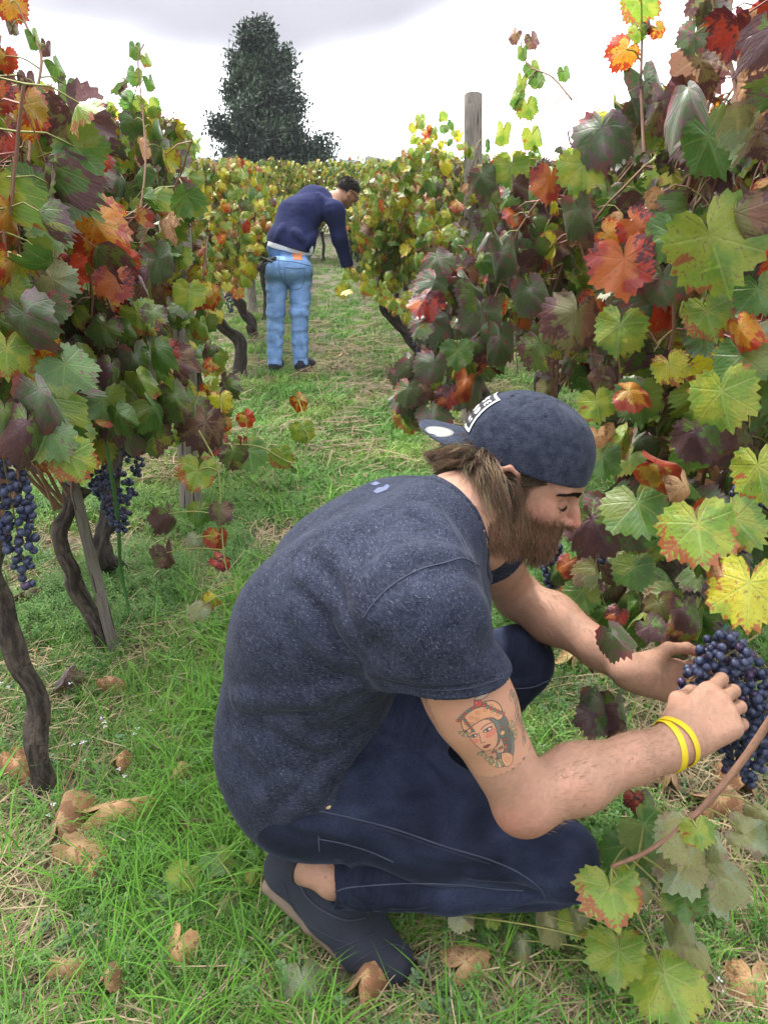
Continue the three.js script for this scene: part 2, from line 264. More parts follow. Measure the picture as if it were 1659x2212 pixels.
{
  const bump = pixTex(256, (u, v) => { const x = (u - 0.5) * 2, y = v * 2 - 0.85, [i, m] = veinAt(x, y), c = clamp(0.35 + 0.32 * Math.sqrt(i) - 0.22 * m + 0.75 * (fbm(x * 6, y * 6, 1, 4) - 0.5), 0, 1); return [c, c, c]; }, { srgb: false });
  let sd = 0;
  for (const [name, P] of Object.entries(PAL)) {
    LEAFMAT[name] = [];
    for (let k = 0; k < 3; k++) {
      sd += 17.3;
      const tex = pixTex(256, (u, v) => {
        const x = (u - 0.5) * 2, y = v * 2 - 0.85, e = Math.hypot(x, y) / leafR(Math.atan2(x, y) * 180 / Math.PI), [iv, mv] = veinAt(x, y);
        const n1 = fbm(x * 1.6 + sd, y * 1.6, k, 3), n2 = fbm(x * 7 + sd, y * 7, k + 5, 3), n3 = fbm(x * 26 + sd, y * 26, k + 9, 2);
        let c = mix3(P.a, P.b, clamp(n1 * 2.2 - 0.6 + 0.3 * (n2 - 0.5), 0, 1));
        c = mix3(c, P.v, clamp(mv * 0.5 + (1 - iv) * 0.12, 0, 0.6));
        const m = 0.5 + P.e * 0.55 * (clamp(e, 0, 1) ** 2 - 0.45) + (n1 - 0.5) * 1.5 + (n2 - 0.5) * 1.1 + 0.25 * (iv - 0.5) + (k - 1) * 0.12;
        if (P.m) { const n4 = fbm(x * 1.4 + sd + 40, y * 1.4 + 9, k + 2, 3); c = mix3(c, P.m, sstep(0.50, 0.62, n4 + 0.12 * (n2 - 0.5)) * 0.85); }
        c = mix3(c, P.s, sstep(P.t - 0.06, P.t + 0.10, m));
        if (n3 > 0.69) c = mix3(c, [0.12, 0.07, 0.04], sstep(0.69, 0.76, n3) * 0.7);
        return c.map((q) => q * (0.85 + 0.3 * n3));
      });
      for (const tint of [[1.6, 1.55, 1.3], [1.25, 1.28, 1.1]]) LEAFMAT[name].push(PHY({ map: tex, bumpMap: bump, bumpScale: 0.0012, color: lin(...tint), roughness: name === 'brown' ? 0.8 : 0.44, specularIntensity: name === 'purple' ? 1.0 : 0.65, transmission: name === 'brown' ? 0.15 : name === 'purple' ? 0.32 : 0.55, thickness: 0, side: THREE.DoubleSide }));
    }
  }
}
// one leaf blade of size 1 (base at the origin, tip along +y, face towards +z), bent by its own habit
function leafGeo(seed, segs, rings, curl) {
  const r = rng(seed), fold = (0.15 + 0.65 * r()) * (r() < 0.25 ? -0.6 : 1) * curl, droop = (0.15 + 0.5 * r()) * curl, edge = (r() - 0.25) * 0.7 * curl, tw = (r() - 0.5) * 0.9 * curl, ph = r() * 9, asym = 0.88 + 0.24 * r(), roll = curl > 1.4 ? 0.9 + r() : (r() < 0.3 ? 0.5 * r() : 0), sk = (r() - 0.5) * 0.25;
  const pos = [0, 0, 0], uv = [0.5, 0.425], idx = [];
  const put = (x, y) => {
    const rr = Math.hypot(x, y); uv.push(x / 2 + 0.5, (y + 0.85) / 2);
    let px = x * (x > 0 ? asym : 2 - asym) + sk * y * y, z = -fold * Math.abs(x) * 0.9 - droop * y * Math.abs(y) * 0.6 - edge * rr * rr * 0.6 + tw * x * y * 0.6 + 0.10 * curl * Math.sin(7 * x + ph) * Math.sin(6 * y + ph * 1.7) * rr + 0.16 * (fbm(x * 2.6 + seed, y * 2.6, 3, 3) - 0.5) * Math.min(1.6, 0.5 + curl);
    let py = y;
    if (roll) { const a = Math.max(0, Math.abs(px) - 0.15) * roll * 2.0, s = Math.sign(px) || 1, b = Math.min(Math.abs(px), 0.15); if (a > 0) { const R = 1 / (roll * 2.0); px = s * (b + R * Math.sin(Math.min(a, 4))); z -= R * (1 - Math.cos(Math.min(a, 4))); } const c = Math.max(0, y - 0.3) * roll * 1.1; if (c > 0) { const R = 1 / (roll * 1.1); py = 0.3 + R * Math.sin(c); z -= R * (1 - Math.cos(c)); } }
    pos.push(px, py, z);
  };
  for (const f of rings) for (let s = 0; s < segs; s++) { const a = (s / segs * 360 - 180), tooth = segs > 16 ? (s % 2 ? 1.04 : 0.915) : 1, q = leafR(a) * f * (f > 0.95 ? tooth * (0.96 + 0.08 * hash3(s, seed, 3)) : 1), t = a * Math.PI / 180; put(Math.sin(t) * q, Math.cos(t) * q); }
  for (let s = 0; s < segs; s++) idx.push(0, 1 + (s + 1) % segs, 1 + s);
  for (let k = 1; k < rings.length; k++) for (let s = 0; s < segs; s++) { const a = 1 + (k - 1) * segs + s, b = 1 + (k - 1) * segs + (s + 1) % segs, c = a + segs, d = b + segs; idx.push(a, b, c, b, d, c); }
  return geoFrom(pos, idx, uv);
}
const LEAF_FLAT = [0, 1, 2, 3, 4].map((i) => leafGeo(470 + i, 50, [0.34, 0.7, 1], 0.34 + 0.10 * i)), LEAF_HI = [], LEAF_MID = [], LEAF_LOW = [], LEAF_DRY = [];
for (let i = 0; i < 14; i++) LEAF_HI.push(leafGeo(100 + i, 50, [0.34, 0.7, 1], 0.7 + 0.1 * i));
for (let i = 0; i < 10; i++) LEAF_MID.push(leafGeo(200 + i, 26, [0.55, 1], 0.65 + 0.12 * i));
for (let i = 0; i < 6; i++) LEAF_LOW.push(leafGeo(300 + i, 11, [1], 0.6 + 0.1 * i));
for (let i = 0; i < 8; i++) LEAF_DRY.push(leafGeo(400 + i, 40, [0.4, 0.75, 1], 1.3 + 0.14 * i));
function pick(mixture, r) { let t = 0; for (const k in mixture) t += mixture[k]; let q = r() * t; for (const k in mixture) { q -= mixture[k]; if (q <= 0) return k; } return Object.keys(mixture)[0]; }
// the frame of a leaf: tip along t, face towards n
function leafMatrix(p, n, t, s, turn = 0) { const z = n.clone().normalize(), y = t.clone().addScaledVector(z, -t.dot(z)).normalize(), x = y.clone().cross(z); const m = new THREE.Matrix4().makeBasis(x, y, z); if (turn) m.multiply(new THREE.Matrix4().makeRotationZ(turn)); m.scale(V(s, s, s)); m.setPosition(p); return m; }
function putLeaf(parent, geo, mat, M, name = 'leaf') { const m = new THREE.Mesh(geo, mat); m.name = name; m.castShadow = m.receiveShadow = true; M.decompose(m.position, m.quaternion, m.scale); parent.add(m); return m; }

// ---------------------------------------------------------------- wood
const barkTex = pixTex(256, (u, v) => { const a = tfbm(u, v * 0.25, 24, 3, 4), b = tfbm(u, v, 8, 9, 4), c = tfbm(u * 3 % 1, v * 0.2, 40, 21, 2); return mix3([0.035, 0.027, 0.022], [0.17, 0.14, 0.115], clamp(a * 1.6 - 0.45 + 0.35 * (b - 0.5) + 0.3 * (c - 0.5), 0, 1)); }, { rep: 1 });
const barkBump = pixTex(256, (u, v) => { const a = tfbm(u, v * 0.2, 22, 3, 4), c = a * 0.8 + 0.2 * tfbm(u, v, 30, 5, 2); return [c, c, c]; }, { srgb: false, rep: 1 });
const greyTex = pixTex(256, (u, v) => { const a = tfbm(u, v * 0.12, 30, 43, 4), b = tfbm(u, v, 5, 49, 3), k = tfbm(u, v * 0.08, 20, 77, 2); return mix3(mix3([0.20, 0.18, 0.155], [0.36, 0.335, 0.30], clamp(a * 1.5 - 0.3 + 0.5 * (b - 0.5), 0, 1)), [0.06, 0.05, 0.04], sstep(0.70, 0.8, k)); }, { rep: 1 });
const fit = (t, s) => { const c = t.clone(); c.repeat.set(s, s); c.needsUpdate = true; return c; };
const M_BARK = STD({ map: fit(barkTex, 5), bumpMap: fit(barkBump, 5), bumpScale: 0.012, roughness: 0.95, color: lin(0.72, 0.68, 0.66) });
const M_BARKDARK = STD({ map: fit(barkTex, 5), bumpMap: fit(barkBump, 5), bumpScale: 0.012, roughness: 0.95, color: lin(0.42, 0.40, 0.42) });
const M_POST = STD({ map: fit(greyTex, 4), bumpMap: fit(greyTex, 4), bumpScale: 0.006, roughness: 0.95, color: lin(0.52, 0.50, 0.48) });
const M_CANE = STD({ vertexColors: true, roughness: 0.7, bumpMap: fit(barkBump, 14), bumpScale: 0.0015 });
const M_WIRE = STD({ color: lin(0.25, 0.25, 0.25), roughness: 0.5, metalness: 0.7 });
const M_TIE = STD({ color: lin(0.01, 0.20, 0.12), roughness: 0.45 });
const grapeTex = pixTex(128, (u, v) => { const n = tfbm(u, v, 6, 61, 4), k = tfbm(u, v, 24, 67, 2); return mix3([0.010, 0.013, 0.035], [0.075, 0.095, 0.20], clamp(n * 1.5 - 0.3 + 0.4 * (k - 0.5), 0, 1)); }, { rep: 1 });
const M_GRAPE = [PHY({ map: grapeTex, roughness: 0.5 }), PHY({ map: grapeTex, roughness: 0.45, color: lin(0.6, 0.6, 0.65) }), PHY({ map: grapeTex, roughness: 0.4, color: lin(1.3, 0.55, 0.7) })];
const GRAPE = new THREE.SphereGeometry(1, 14, 10), GRAPE_LOW = new THREE.IcosahedronGeometry(1, 1);
const M_STEM = STD({ color: lin(0.16, 0.14, 0.05), roughness: 0.8 });
function tint(g, c) { const n = g.attributes.position.count, a = new Float32Array(n * 3); for (let i = 0; i < n; i++) { const k = 0.8 + 0.4 * hash3(i, n, 5); a[i * 3] = c[0] * k; a[i * 3 + 1] = c[1] * k; a[i * 3 + 2] = c[2] * k; } g.setAttribute('color', new THREE.BufferAttribute(a, 3)); return g; }

function inside(poly, x, y) { let c = false; for (let i = 0, j = poly.length - 1; i < poly.length; j = i++) { const [xi, yi] = poly[i], [xj, yj] = poly[j]; if ((yi > y) !== (yj > y) && x < (xj - xi) * (y - yi) / (yj - yi) + xi) c = !c; } return c; }
// how far the two walls of leaves reach into the lane
const REACH_LEFT = [[-900, -500], [-30, -40], [15, 120], [60, 185], [125, 205], [190, 222], [245, 235], [262, 150], [300, 110], [318, 240], [380, 235], [425, 300], [432, 460], [440, 560], [470, 640], [462, 740], [495, 830], [500, 900], [520, 950], [510, 1010], [460, 1020], [420, 1040], [330, 985], [285, 1060], [150, 1010], [120, 960], [40, 1010], [-900, 1000]];
const REACH_RIGHT = [[2500, -500], [2500, 1500], [1659, 1380], [1560, 1350], [1500, 1370], [1440, 1290], [1330, 1310], [1250, 1290], [1215, 1150], [1270, 1060], [1295, 960], [1270, 860], [1160, 818], [1065, 826], [960, 905], [880, 930], [848, 870], [880, 780], [905, 690], [925, 600], [985, 560], [1045, 510], [1060, 380], [1110, 345], [1205, 330], [1240, 215], [1300, 165], [1380, 150], [1470, 160], [1530, 70], [1600, -40]];
const FAR_LEFT = [[380, 330], [470, 345], [530, 330], [570, 345], [600, 400], [596, 480], [585, 560], [560, 600], [545, 690], [430, 700]];
const FAR_RIGHT = [[792, 400], [790, 352], [800, 345], [850, 352], [905, 300], [930, 235], [1010, 270], [1050, 290], [1110, 330], [1250, 330], [1300, 620], [1050, 800], [930, 740], [890, 720], [880, 690], [820, 640], [745, 615], [765, 560], [768, 480], [792, 450]];

const CANECOL = [0.20, 0.105, 0.065], PETCOL = [0.20, 0.20, 0.055];
const UP = V(0, 1, 0);
let LEAFCOUNT = 0;
function vine({ label, group, base, head, mid, r0 = 0.03, lean = [0, 0, 0], side = 1, span = 0.55, canes = 12, top = 1.55, low = 0.55, depth = 0.42, mixture, size = [0.044, 0.066], reach = null, seed = 1, lod = 0, dark = false, most = 300, keep = 1, along = V(-0.08, 0, -1) }) {
  const r = rng(seed * 7919 + 13), o = thing('grape_vine', label, 'grape vine', group, base), L = (p) => p.clone().sub(base);
  // trunk: old twisted wood
  const knots = [V(0, -0.05, 0), ...(mid ?? []).map(L), L(head)], pts = []; knots.forEach((p, i) => { if (i) for (const f of [0.33, 0.67]) { const q = knots[i - 1].clone().lerp(p, f); pts.push(q.add(V(r() - 0.5, r() * 0.4 - 0.2, r() - 0.5).multiplyScalar(r0 * 0.9))); } pts.push(p); });
  const n = lod > 1 ? 10 : 34, ph = r() * 6;
  part('trunk', tube(pts, [r0 * 1.3, r0 * 0.95, r0 * 1.08, r0 * 0.85, r0 * 1.0, r0 * 0.86, r0 * 1.2], lod > 1 ? 7 : 18, { smooth: n, bump: (a, t) => 1 + 0.20 * Math.sin(3 * a + t * 11 + ph) + 0.13 * Math.sin(5 * a - t * 16) + 0.09 * Math.sin(t * 31 + a) + (t < 0.12 ? (0.12 - t) * 3 : 0) + (t > 0.88 ? (t - 0.88) * 4 : 0) }), dark ? M_BARKDARK : M_BARK, o);
  const out = along.clone().cross(UP).multiplyScalar(-side).normalize(); // towards the lane
  const leaves = [];
  for (let c = 0; c < canes; c++) {
    const s = (r() * 2 - 1) * span, f = r(), lat = (r() * 2 - 0.7) * depth * 0.6, endLat = lat + (r() * 1.6 - 0.5) * depth, h0 = head.y + 0.02, hang = r() < 0.35;
    const p0 = head.clone().addScaledVector(along, s * 0.35), p1 = head.clone().addScaledVector(along, s * 0.8).addScaledVector(out, lat * 0.7).setY(h0 + (top - h0) * (0.35 + 0.2 * r()));
    const p2 = head.clone().addScaledVector(along, s + (r() - 0.5) * 0.3).addScaledVector(out, lat + (endLat - lat) * 0.5).setY(h0 + (top - h0) * (0.6 + 0.35 * r()));
    const p3 = p2.clone().addScaledVector(along, (r() - 0.5) * 0.5).addScaledVector(out, (endLat - lat) * 0.7).setY(hang ? low + 0.1 + 0.35 * r() : top + 0.10 * r() - 0.12 * r());
    const P = curvePts([p0, p1, p2, p3], 26).map((q, i) => q.add(V((r() - 0.5) * 0.012, (r() - 0.5) * 0.012, (r() - 0.5) * 0.012)));
    if (reach) for (let i = 9; i < P.length; i++) { const [u, v] = toPx(P[i]); if (!inside(reach, u, v)) { P.length = i; break; } }
    const geos = lod > 1 ? [] : [tint(tube(P.map(L), P.map((_, i) => 0.0048 * (1 - 0.55 * i / 26)), 6, { uvs: true }), CANECOL)];
    for (let i = 3; i < P.length; i++) {
      for (let w = 0; w < (lod > 1 ? 2 : r() < 0.75 ? 2 : 1); w++) {
        const at = P[i], dir = V(r() - 0.5, r() * 0.4 - 0.35, r() - 0.5).addScaledVector(out, 0.5 * (r() * 1.7 - 0.5)).normalize(), pl = 0.05 + 0.055 * r();
        const q = at.clone().addScaledVector(dir, pl).add(V(0, -0.012, 0)), sz = mix(size[0] * 0.75, size[1], r() ** 0.8) * (0.75 + 0.25 * (1 - i / P.length) + 0.12);
        const [u, v, dd] = toPx(q), mid = q.clone().add(V(0, -sz * 0.5, 0)), [u2, v2] = toPx(mid);
        if (reach && !(inside(reach, u2, v2) && inside(reach, u, v))) continue;
        if (dd < 0.62) continue;
        if (r() > keep) continue;
        const nrm = out.clone().multiplyScalar(0.55 + 0.5 * r()).add(V((r() - 0.5) * 1.5, -0.1 + 0.95 * r(), (r() - 0.5) * 1.5)), tip = V((r() - 0.5) * 0.9, -1, (r() - 0.5) * 0.9).addScaledVector(dir, 0.4);
        if (r() < 0.12) nrm.multiplyScalar(-1);
        leaves.push({ q, nrm, tip, sz, turn: (r() - 0.5) * 0.7, d: dd, seen: u > -60 && u < 1720 && v > -60 });
        if (lod < 2) geos.push(tint(tube([L(at), L(at.clone().addScaledVector(dir, pl * 0.5).add(V(0, 0.004, 0))), L(q)], [0.0019, 0.0015, 0.0013], 4, { caps: false }), r() < 0.5 ? PETCOL : [0.24, 0.10, 0.08]));
      }
    }
    if (geos.length) part('cane', mergeGeometries(geos), M_CANE, o);
  }
  leaves.sort((a, b) => (b.seen - a.seen) || (a.d - b.d));
  const inst = {};
  leaves.forEach((l, i) => {
    const kind = pick(mixture, r), mats = LEAFMAT[kind], mat = mats[Math.floor(r() * mats.length)];
    const M = leafMatrix(l.q.clone().sub(base), l.nrm, l.tip, l.sz, l.turn);
    if (lod < 2 && i < most && l.seen) { const set = kind === 'brown' || r() < 0.16 ? LEAF_DRY : lod ? LEAF_MID : LEAF_HI; putLeaf(o, set[Math.floor(r() * set.length)], mat, M); LEAFCOUNT++; }
    else { const gi = Math.floor(r() * 6), key = kind + gi; (inst[key] ??= { g: (lod > 1 ? LEAF_LOW : LEAF_MID)[gi], m: mats[0], list: [] }).list.push(M); }
  });
  for (const k in inst) { const e = inst[k], im = new THREE.InstancedMesh(e.g, e.m, e.list.length); e.list.forEach((M, i) => im.setMatrixAt(i, M)); im.name = 'foliage'; im.userData.kind = 'stuff'; im.castShadow = im.receiveShadow = true; o.add(im); }
  return o;
}
// leaves of a vine that fill a patch of its wall: polygon in the photograph's pixels, at depths d0 to d1
function fill(o, poly, d0, d1, n, size, mixture, seed, lod = 0) { const r = rng(seed), xs = poly.map((p) => p[0]), ys = poly.map((p) => p[1]); let k = 0; for (let i = 0; i < n * 30 && k < n; i++) { const u = mix(Math.min(...xs), Math.max(...xs), r()), v = mix(Math.min(...ys), Math.max(...ys), r()); if (!inside(poly, u, v)) continue; k++; const d = mix(d0, d1, r()), c = W(u, v, d), s = mix(size[0] * 0.75, size[1], r()), kind = pick(mixture, r), mats = LEAFMAT[kind], set = kind === 'brown' || r() < 0.2 ? LEAF_DRY : lod ? LEAF_MID : LEAF_HI, cam = EYE.clone().sub(c).normalize(); putLeaf(o, set[Math.floor(r() * set.length)], mats[Math.floor(r() * mats.length)], leafMatrix(c.sub(o.position), cam.multiplyScalar(0.7).add(V((r() - 0.5) * 1.5, 0.8 * r(), (r() - 0.5) * 1.2)), V((r() - 0.5) * 1.2, -1, (r() - 0.5) * 0.8), s)); } }
function bunch(o, at, len, wid, seed, { lod = 0, n = 70, axis = V(0, -1, 0), gr = 0.0078 } = {}) { // a bunch of grapes that hangs from at
  const r = rng(seed), base = o.position, a = axis.clone().normalize(), X = Math.abs(a.y) > 0.5 ? V(1, 0, 0) : V(0, 1, 0), N1 = X.cross(a).normalize(), N2 = a.clone().cross(N1), top = at.clone().sub(base);
  const b = part('grape_bunch', tube([top.clone().addScaledVector(a, -0.03), top.clone().addScaledVector(a, len * 0.5), top.clone().addScaledVector(a, len * 0.9)], [0.002, 0.0016, 0.001], 5), M_STEM, o), put = [];
  for (let i = 0; i < n * 14 && put.length < n; i++) {
    const t = r(), w = wid * (t < 0.22 ? 0.55 + 2.0 * t : 1.0 - 0.82 * ((t - 0.22) / 0.78) ** 1.25), q = Math.sqrt(r() * 0.75 + 0.25), an = r() * 6.283, gs = gr * (0.82 + 0.32 * r());
    const p = top.clone().addScaledVector(a, t * len).addScaledVector(N1, Math.cos(an) * w * q).addScaledVector(N2, Math.sin(an) * w * q);
    if (put.some((z) => z.p.distanceTo(p) < (z.s + gs) * 0.84)) continue; put.push({ p, s: gs });
  }
  for (const g of put) { const m = part('grape', lod ? GRAPE_LOW : GRAPE, M_GRAPE[r() < 0.08 ? 2 : r() < 0.4 ? 1 : 0], b); m.position.copy(g.p); m.scale.setScalar(g.s); m.rotation.set(r() * 6, r() * 6, r() * 6); }
  return b;
}

// ---------------------------------------------------------------- the rows
const G = (x, z) => V(x, groundY(x, z), z);
const MIX_L = { green: 2.4, mottled: 3.2, purple: 0.9, red: 0.5, orange: 1.6, yellow: 1.4, lime: 3.2, dusty: 1.1, pale: 0.5, brown: 0.5 };
const MIX_R = { green: 1.8, mottled: 3.6, purple: 2.8, red: 0.6, orange: 0.7, yellow: 0.5, lime: 2.6, dusty: 1.6, pale: 0.5, brown: 0.7 };
const MIX_FAR = { lime: 6.0, yellow: 2.8, green: 2.0, orange: 0.45, mottled: 0.8, dusty: 0.6, brown: 0.5 };
const MIX_FARL = { lime: 5, yellow: 3.2, green: 1.6, orange: 0.8, mottled: 0.8, dusty: 0.4, brown: 0.4 };
const H = (x, y, z) => V(x, groundY(x, z) + y, z);
// left of the lane
const vl1 = vine({ label: 'nearest grapevine on the left, thick bare leaning trunk under orange and green leaves', group: 'vines of the left row', base: G(-0.775, -1.40), mid: [W(85, 1560, 1.72), W(20, 1360, 1.62)], head: W(-30, 1160, 1.52), r0: 0.0225, side: 1, span: 0.5, canes: 15, top: 1.62, low: 0.72, depth: 0.36, mixture: { ...MIX_L, orange: 2.6, lime: 2.4 }, reach: REACH_LEFT, seed: 3, size: [0.046, 0.070] });
bunch(vl1, W(8, 990, 1.38), 0.26, 0.042, 5, { n: 95 });
const vl2 = vine({ label: 'grapevine with a thin curved trunk beside a grey stake, blue grapes behind a long blade', group: 'vines of the left row', base: G(-0.795, -2.02), mid: [W(160, 1260, 2.25), W(130, 1150, 2.2)], head: W(165, 1050, 2.2), r0: 0.021, side: 1, span: 0.55, canes: 26, top: 1.66, low: 0.62, depth: 0.62, mixture: MIX_L, reach: REACH_LEFT, seed: 5 });
bunch(vl2, W(245, 1020, 2.1), 0.17, 0.058, 6, { n: 85 }); bunch(vl2, W(205, 965, 2.25), 0.16, 0.05, 7, { n: 70 }); bunch(vl2, W(283, 915, 2.3), 0.16, 0.045, 8, { n: 60 });
const vl3 = vine({ label: 'grapevine with a dark knotted trunk behind the grey stake', group: 'vines of the left row', base: G(-0.93, -2.62), mid: [W(225, 1200, 2.75), W(235, 1120, 2.75)], head: H(-0.93, 0.68, -2.75), r0: 0.030, dark: true, side: 1, span: 0.6, canes: 26, top: 1.62, low: 0.5, depth: 0.62, mixture: MIX_L, reach: REACH_LEFT, seed: 8 });
const vl4 = vine({ label: 'grapevine with a black upright trunk beyond the hanging red leaves', group: 'vines of the left row', base: G(-0.92, -4.05), mid: [H(-0.94, 0.25, -4.02)], head: H(-0.99, 0.68, -3.9), r0: 0.036, dark: true, side: 1, span: 0.75, canes: 28, top: 1.62, low: 0.35, depth: 0.6, mixture: MIX_L, reach: REACH_LEFT, seed: 11, lod: 1 });
const vl5 = vine({ label: 'grapevine with a crooked black trunk left of the standing man', group: 'vines of the left row', base: G(-1.13, -6.3), mid: [W(520, 745, 6.3), W(470, 690, 6.2)], head: W(440, 655, 6.1), r0: 0.045, dark: true, side: 1, span: 0.8, canes: 30, top: 1.5, low: 0.5, depth: 0.5, mixture: MIX_FARL, reach: FAR_LEFT, seed: 13, lod: 1 });
bunch(vl5, W(462, 655, 6.0), 0.17, 0.06, 9, { lod: 1, n: 40, gr: 0.011 }); 
const vl6 = vine({ label: 'grapevine with a twisted dark trunk just behind the standing man', group: 'vines of the left row', base: G(-1.36, -8.3), mid: [W(545, 700, 8.2), W(520, 655, 8.1)], head: W(498, 625, 8.0), r0: 0.05, dark: true, side: 1, span: 0.8, canes: 26, top: 1.45, low: 0.45, depth: 0.5, mixture: MIX_FARL, reach: FAR_LEFT, seed: 17, lod: 1 });
bunch(vl6, W(497, 635, 7.9), 0.18, 0.06, 10, { lod: 1, n: 36, gr: 0.012 });
// right of the lane
const vr1 = vine({ label: 'grapevine nearest on the right with big green and yellow leaves over the grapes', group: 'vines of the right row', base: V(1.05, 0, -1.35), mid: [V(0.98, 0.25, -1.3), V(0.92, 0.5, -1.25)], head: V(0.88, 0.66, -1.22), r0: 0.032, side: -1, span: 0.5, canes: 17, top: 1.72, low: 0.5, depth: 0.34, mixture: { ...MIX_R, lime: 3.0, yellow: 0.9 }, reach: REACH_RIGHT, seed: 23, size: [0.046, 0.072], along: V(-0.15, 0, -1), keep: 0.7 });
const vr2 = vine({ label: 'grapevine on the right with a leaning grey trunk held by a green tie', group: 'vines of the right row', base: W(1660, 1560, 2.2), mid: [W(1575, 1405, 2.2), W(1510, 1290, 2.16)], head: W(1420, 1170, 2.1), r0: 0.03, side: -1, span: 0.6, canes: 24, top: 1.66, low: 0.4, depth: 0.55, mixture: MIX_R, reach: REACH_RIGHT, seed: 29, along: V(-0.2, 0, -1) });
bunch(vr2, W(1195, 1180, 1.72), 0.13, 0.022, 11, { n: 34 }); bunch(vr2, W(1308, 1125, 1.75), 0.10, 0.03, 12, { n: 32 });
const vr3 = vine({ label: 'grapevine on the right with dusky purple leaves behind the cap of the crouching man', group: 'vines of the right row', base: G(0.60, -3.0), mid: [H(0.60, 0.3, -2.95)], head: H(0.62, 0.66, -2.9), r0: 0.036, dark: true, side: -1, span: 0.65, canes: 27, top: 1.58, low: 0.25, depth: 0.72, mixture: { ...MIX_R, purple: 4.8, dusty: 2.4, red: 1.4, green: 0.9 }, reach: REACH_RIGHT, seed: 31, along: V(-0.1, 0, -1) });
const vr4 = vine({ label: 'grapevine at the foot of the tall wooden post on the right', group: 'vines of the right row', base: G(0.53, -4.1), mid: [H(0.52, 0.3, -4.1), H(0.45, 0.5, -4.1)], head: H(0.5, 0.68, -4.15), r0: 0.038, dark: true, side: -1, span: 0.7, canes: 28, top: 1.5, low: 0.2, depth: 0.6, mixture: { ...MIX_R, lime: 3, yellow: 1.4 }, reach: [...REACH_RIGHT], seed: 37, lod: 1, along: V(-0.06, 0, -1) });
const vr5 = vine({ label: 'grapevine with yellow green leaves that the standing man reaches into', group: 'vines of the right row', base: G(0.42, -6.6), mid: [W(880, 720, 6.75), W(845, 680, 6.65)], head: W(815, 630, 6.55), r0: 0.045, dark: true, side: -1, span: 0.9, canes: 32, top: 1.5, low: 0.35, depth: 0.55, mixture: MIX_FAR, reach: FAR_RIGHT, seed: 41, lod: 1, along: V(-0.1, 0, -1) });
bunch(vr5, W(905, 715, 6.6), 0.2, 0.07, 14, { lod: 1, n: 36, gr: 0.012 });
vine({ label: 'yellow green grapevine between the tall post and the vine the standing man reaches into', group: 'vines of the right row', base: G(0.48, -5.5), mid: [H(0.46, 0.3, -5.5)], head: H(0.4, 0.66, -5.5), r0: 0.04, dark: true, side: -1, span: 0.7, canes: 28, top: 1.5, low: 0.25, depth: 0.55, mixture: MIX_FAR, reach: FAR_RIGHT, seed: 43, lod: 1, along: V(-0.06, 0, -1) });
// further off the vines run together, each still its own plant
{
  const ORD = ['first', 'second', 'third', 'fourth', 'fifth', 'sixth', 'seventh', 'eighth', 'ninth', 'tenth', 'eleventh', 'twelfth', 'thirteenth', 'fourteenth', 'fifteenth'];
  let s = 100; const far = (x, z, side, m, label, group, top = 1.55) => vine({ label, group, base: G(x, z), mid: [H(x + 0.03, 0.3, z)], head: H(x, 0.65, z), r0: 0.035, dark: true, side, span: 0.75, canes: 22, top: top - 0.25 + groundY(x, z) + 0.1 * ((s * 7) % 5) / 5, low: 0.12, depth: 0.5, mixture: m, seed: s++, lod: 2, size: [0.06, 0.085], along: V(-0.1, 0, -1) });
  for (let k = 0; k < 13; k++) { const z = -9.8 - k * 1.25; far(-1.45 - (k * 1.25) * 0.10, z, 1, MIX_FARL, `far grapevine in the left row, ${ORD[k]} behind the standing man`, 'far vines of the left row'); }
  for (let k = 0; k < 15; k++) { const z = -7.7 - k * 1.25; far(0.34 - (k * 1.25) * 0.085, z, -1, MIX_FAR, `far grapevine in the right row, ${ORD[k]} beyond the bending man's hand`, 'far vines of the right row'); }
  for (let k = 0; k < 15; k++) { const z = -6.2 - k * 1.5; far(2.35 - k * 0.13, z, -1, MIX_FAR, `grapevine of the next row over, ${ORD[k]} one back behind the right row`, 'vines of the next row on the right', 1.75); }
  for (let k = 0; k < 9; k++) { const z = -8.0 - k * 2.2; far(4.4 - k * 0.2, z, -1, MIX_FAR, `grapevine two rows over on the right, ${ORD[k]} one back`, 'vines of the second row on the right', 1.8); }
  for (let k = 0; k < 8; k++) { const z = -19.2 - (k % 2) * 0.9, x = -3.9 + k * 0.62; far(x, z, 1, MIX_FAR, `far grapevine across the end of the lane, ${ORD[k]} from the left`, 'vines at the end of the lane', 2.35); }
}
// ---------------------------------------------------------------- posts, stake, wires, ties
function post(label, base, top, r, cat = 'post') { const o = thing('wooden_post', label, cat, null, base), t = top.clone().sub(base); part('post_shaft', tube([V(0, -0.1, 0), t.clone().multiplyScalar(0.5), t], [r * 1.03, r, r * 0.97], 20, { smooth: 16, bump: (a, q) => 1 + 0.03 * Math.sin(3 * a + q * 5) + 0.02 * Math.sin(9 * a + q * 2) + 0.015 * Math.sin(17 * a) }), M_POST, o); return o; }
post('tall weathered wooden post rising above the right vine row', G(0.53, -4.62), W(1022, 206, 4.66), 0.055);
post('grey wooden post wrapped in leaves in the left vine row', G(-0.84, -3.15), W(386, 330, 3.45), 0.046);
post('thin grey wooden post left of the standing man, leaning a little', G(-1.68, -10.4), W(521, 388, 10.6), 0.058);
post('thin far post among the yellow vines right of the lane', G(0.55, -9.3), W(917, 380, 9.3), 0.045);
{ const b = W(250, 1400, 2.32), t = W(152, 1015, 2.16), o = thing('wooden_stake', 'grey squared wooden stake leaning beside the thin curved trunk', 'stake', null, b.clone().setY(groundY(b.x, b.z))); part('stake_shaft', tube([V(0, -0.04, 0), t.clone().sub(o.position)], [0.0165, 0.0155], 12, { smooth: 10, bump: (a) => 1 + 0.10 * Math.cos(4 * a) }), M_POST, o); }
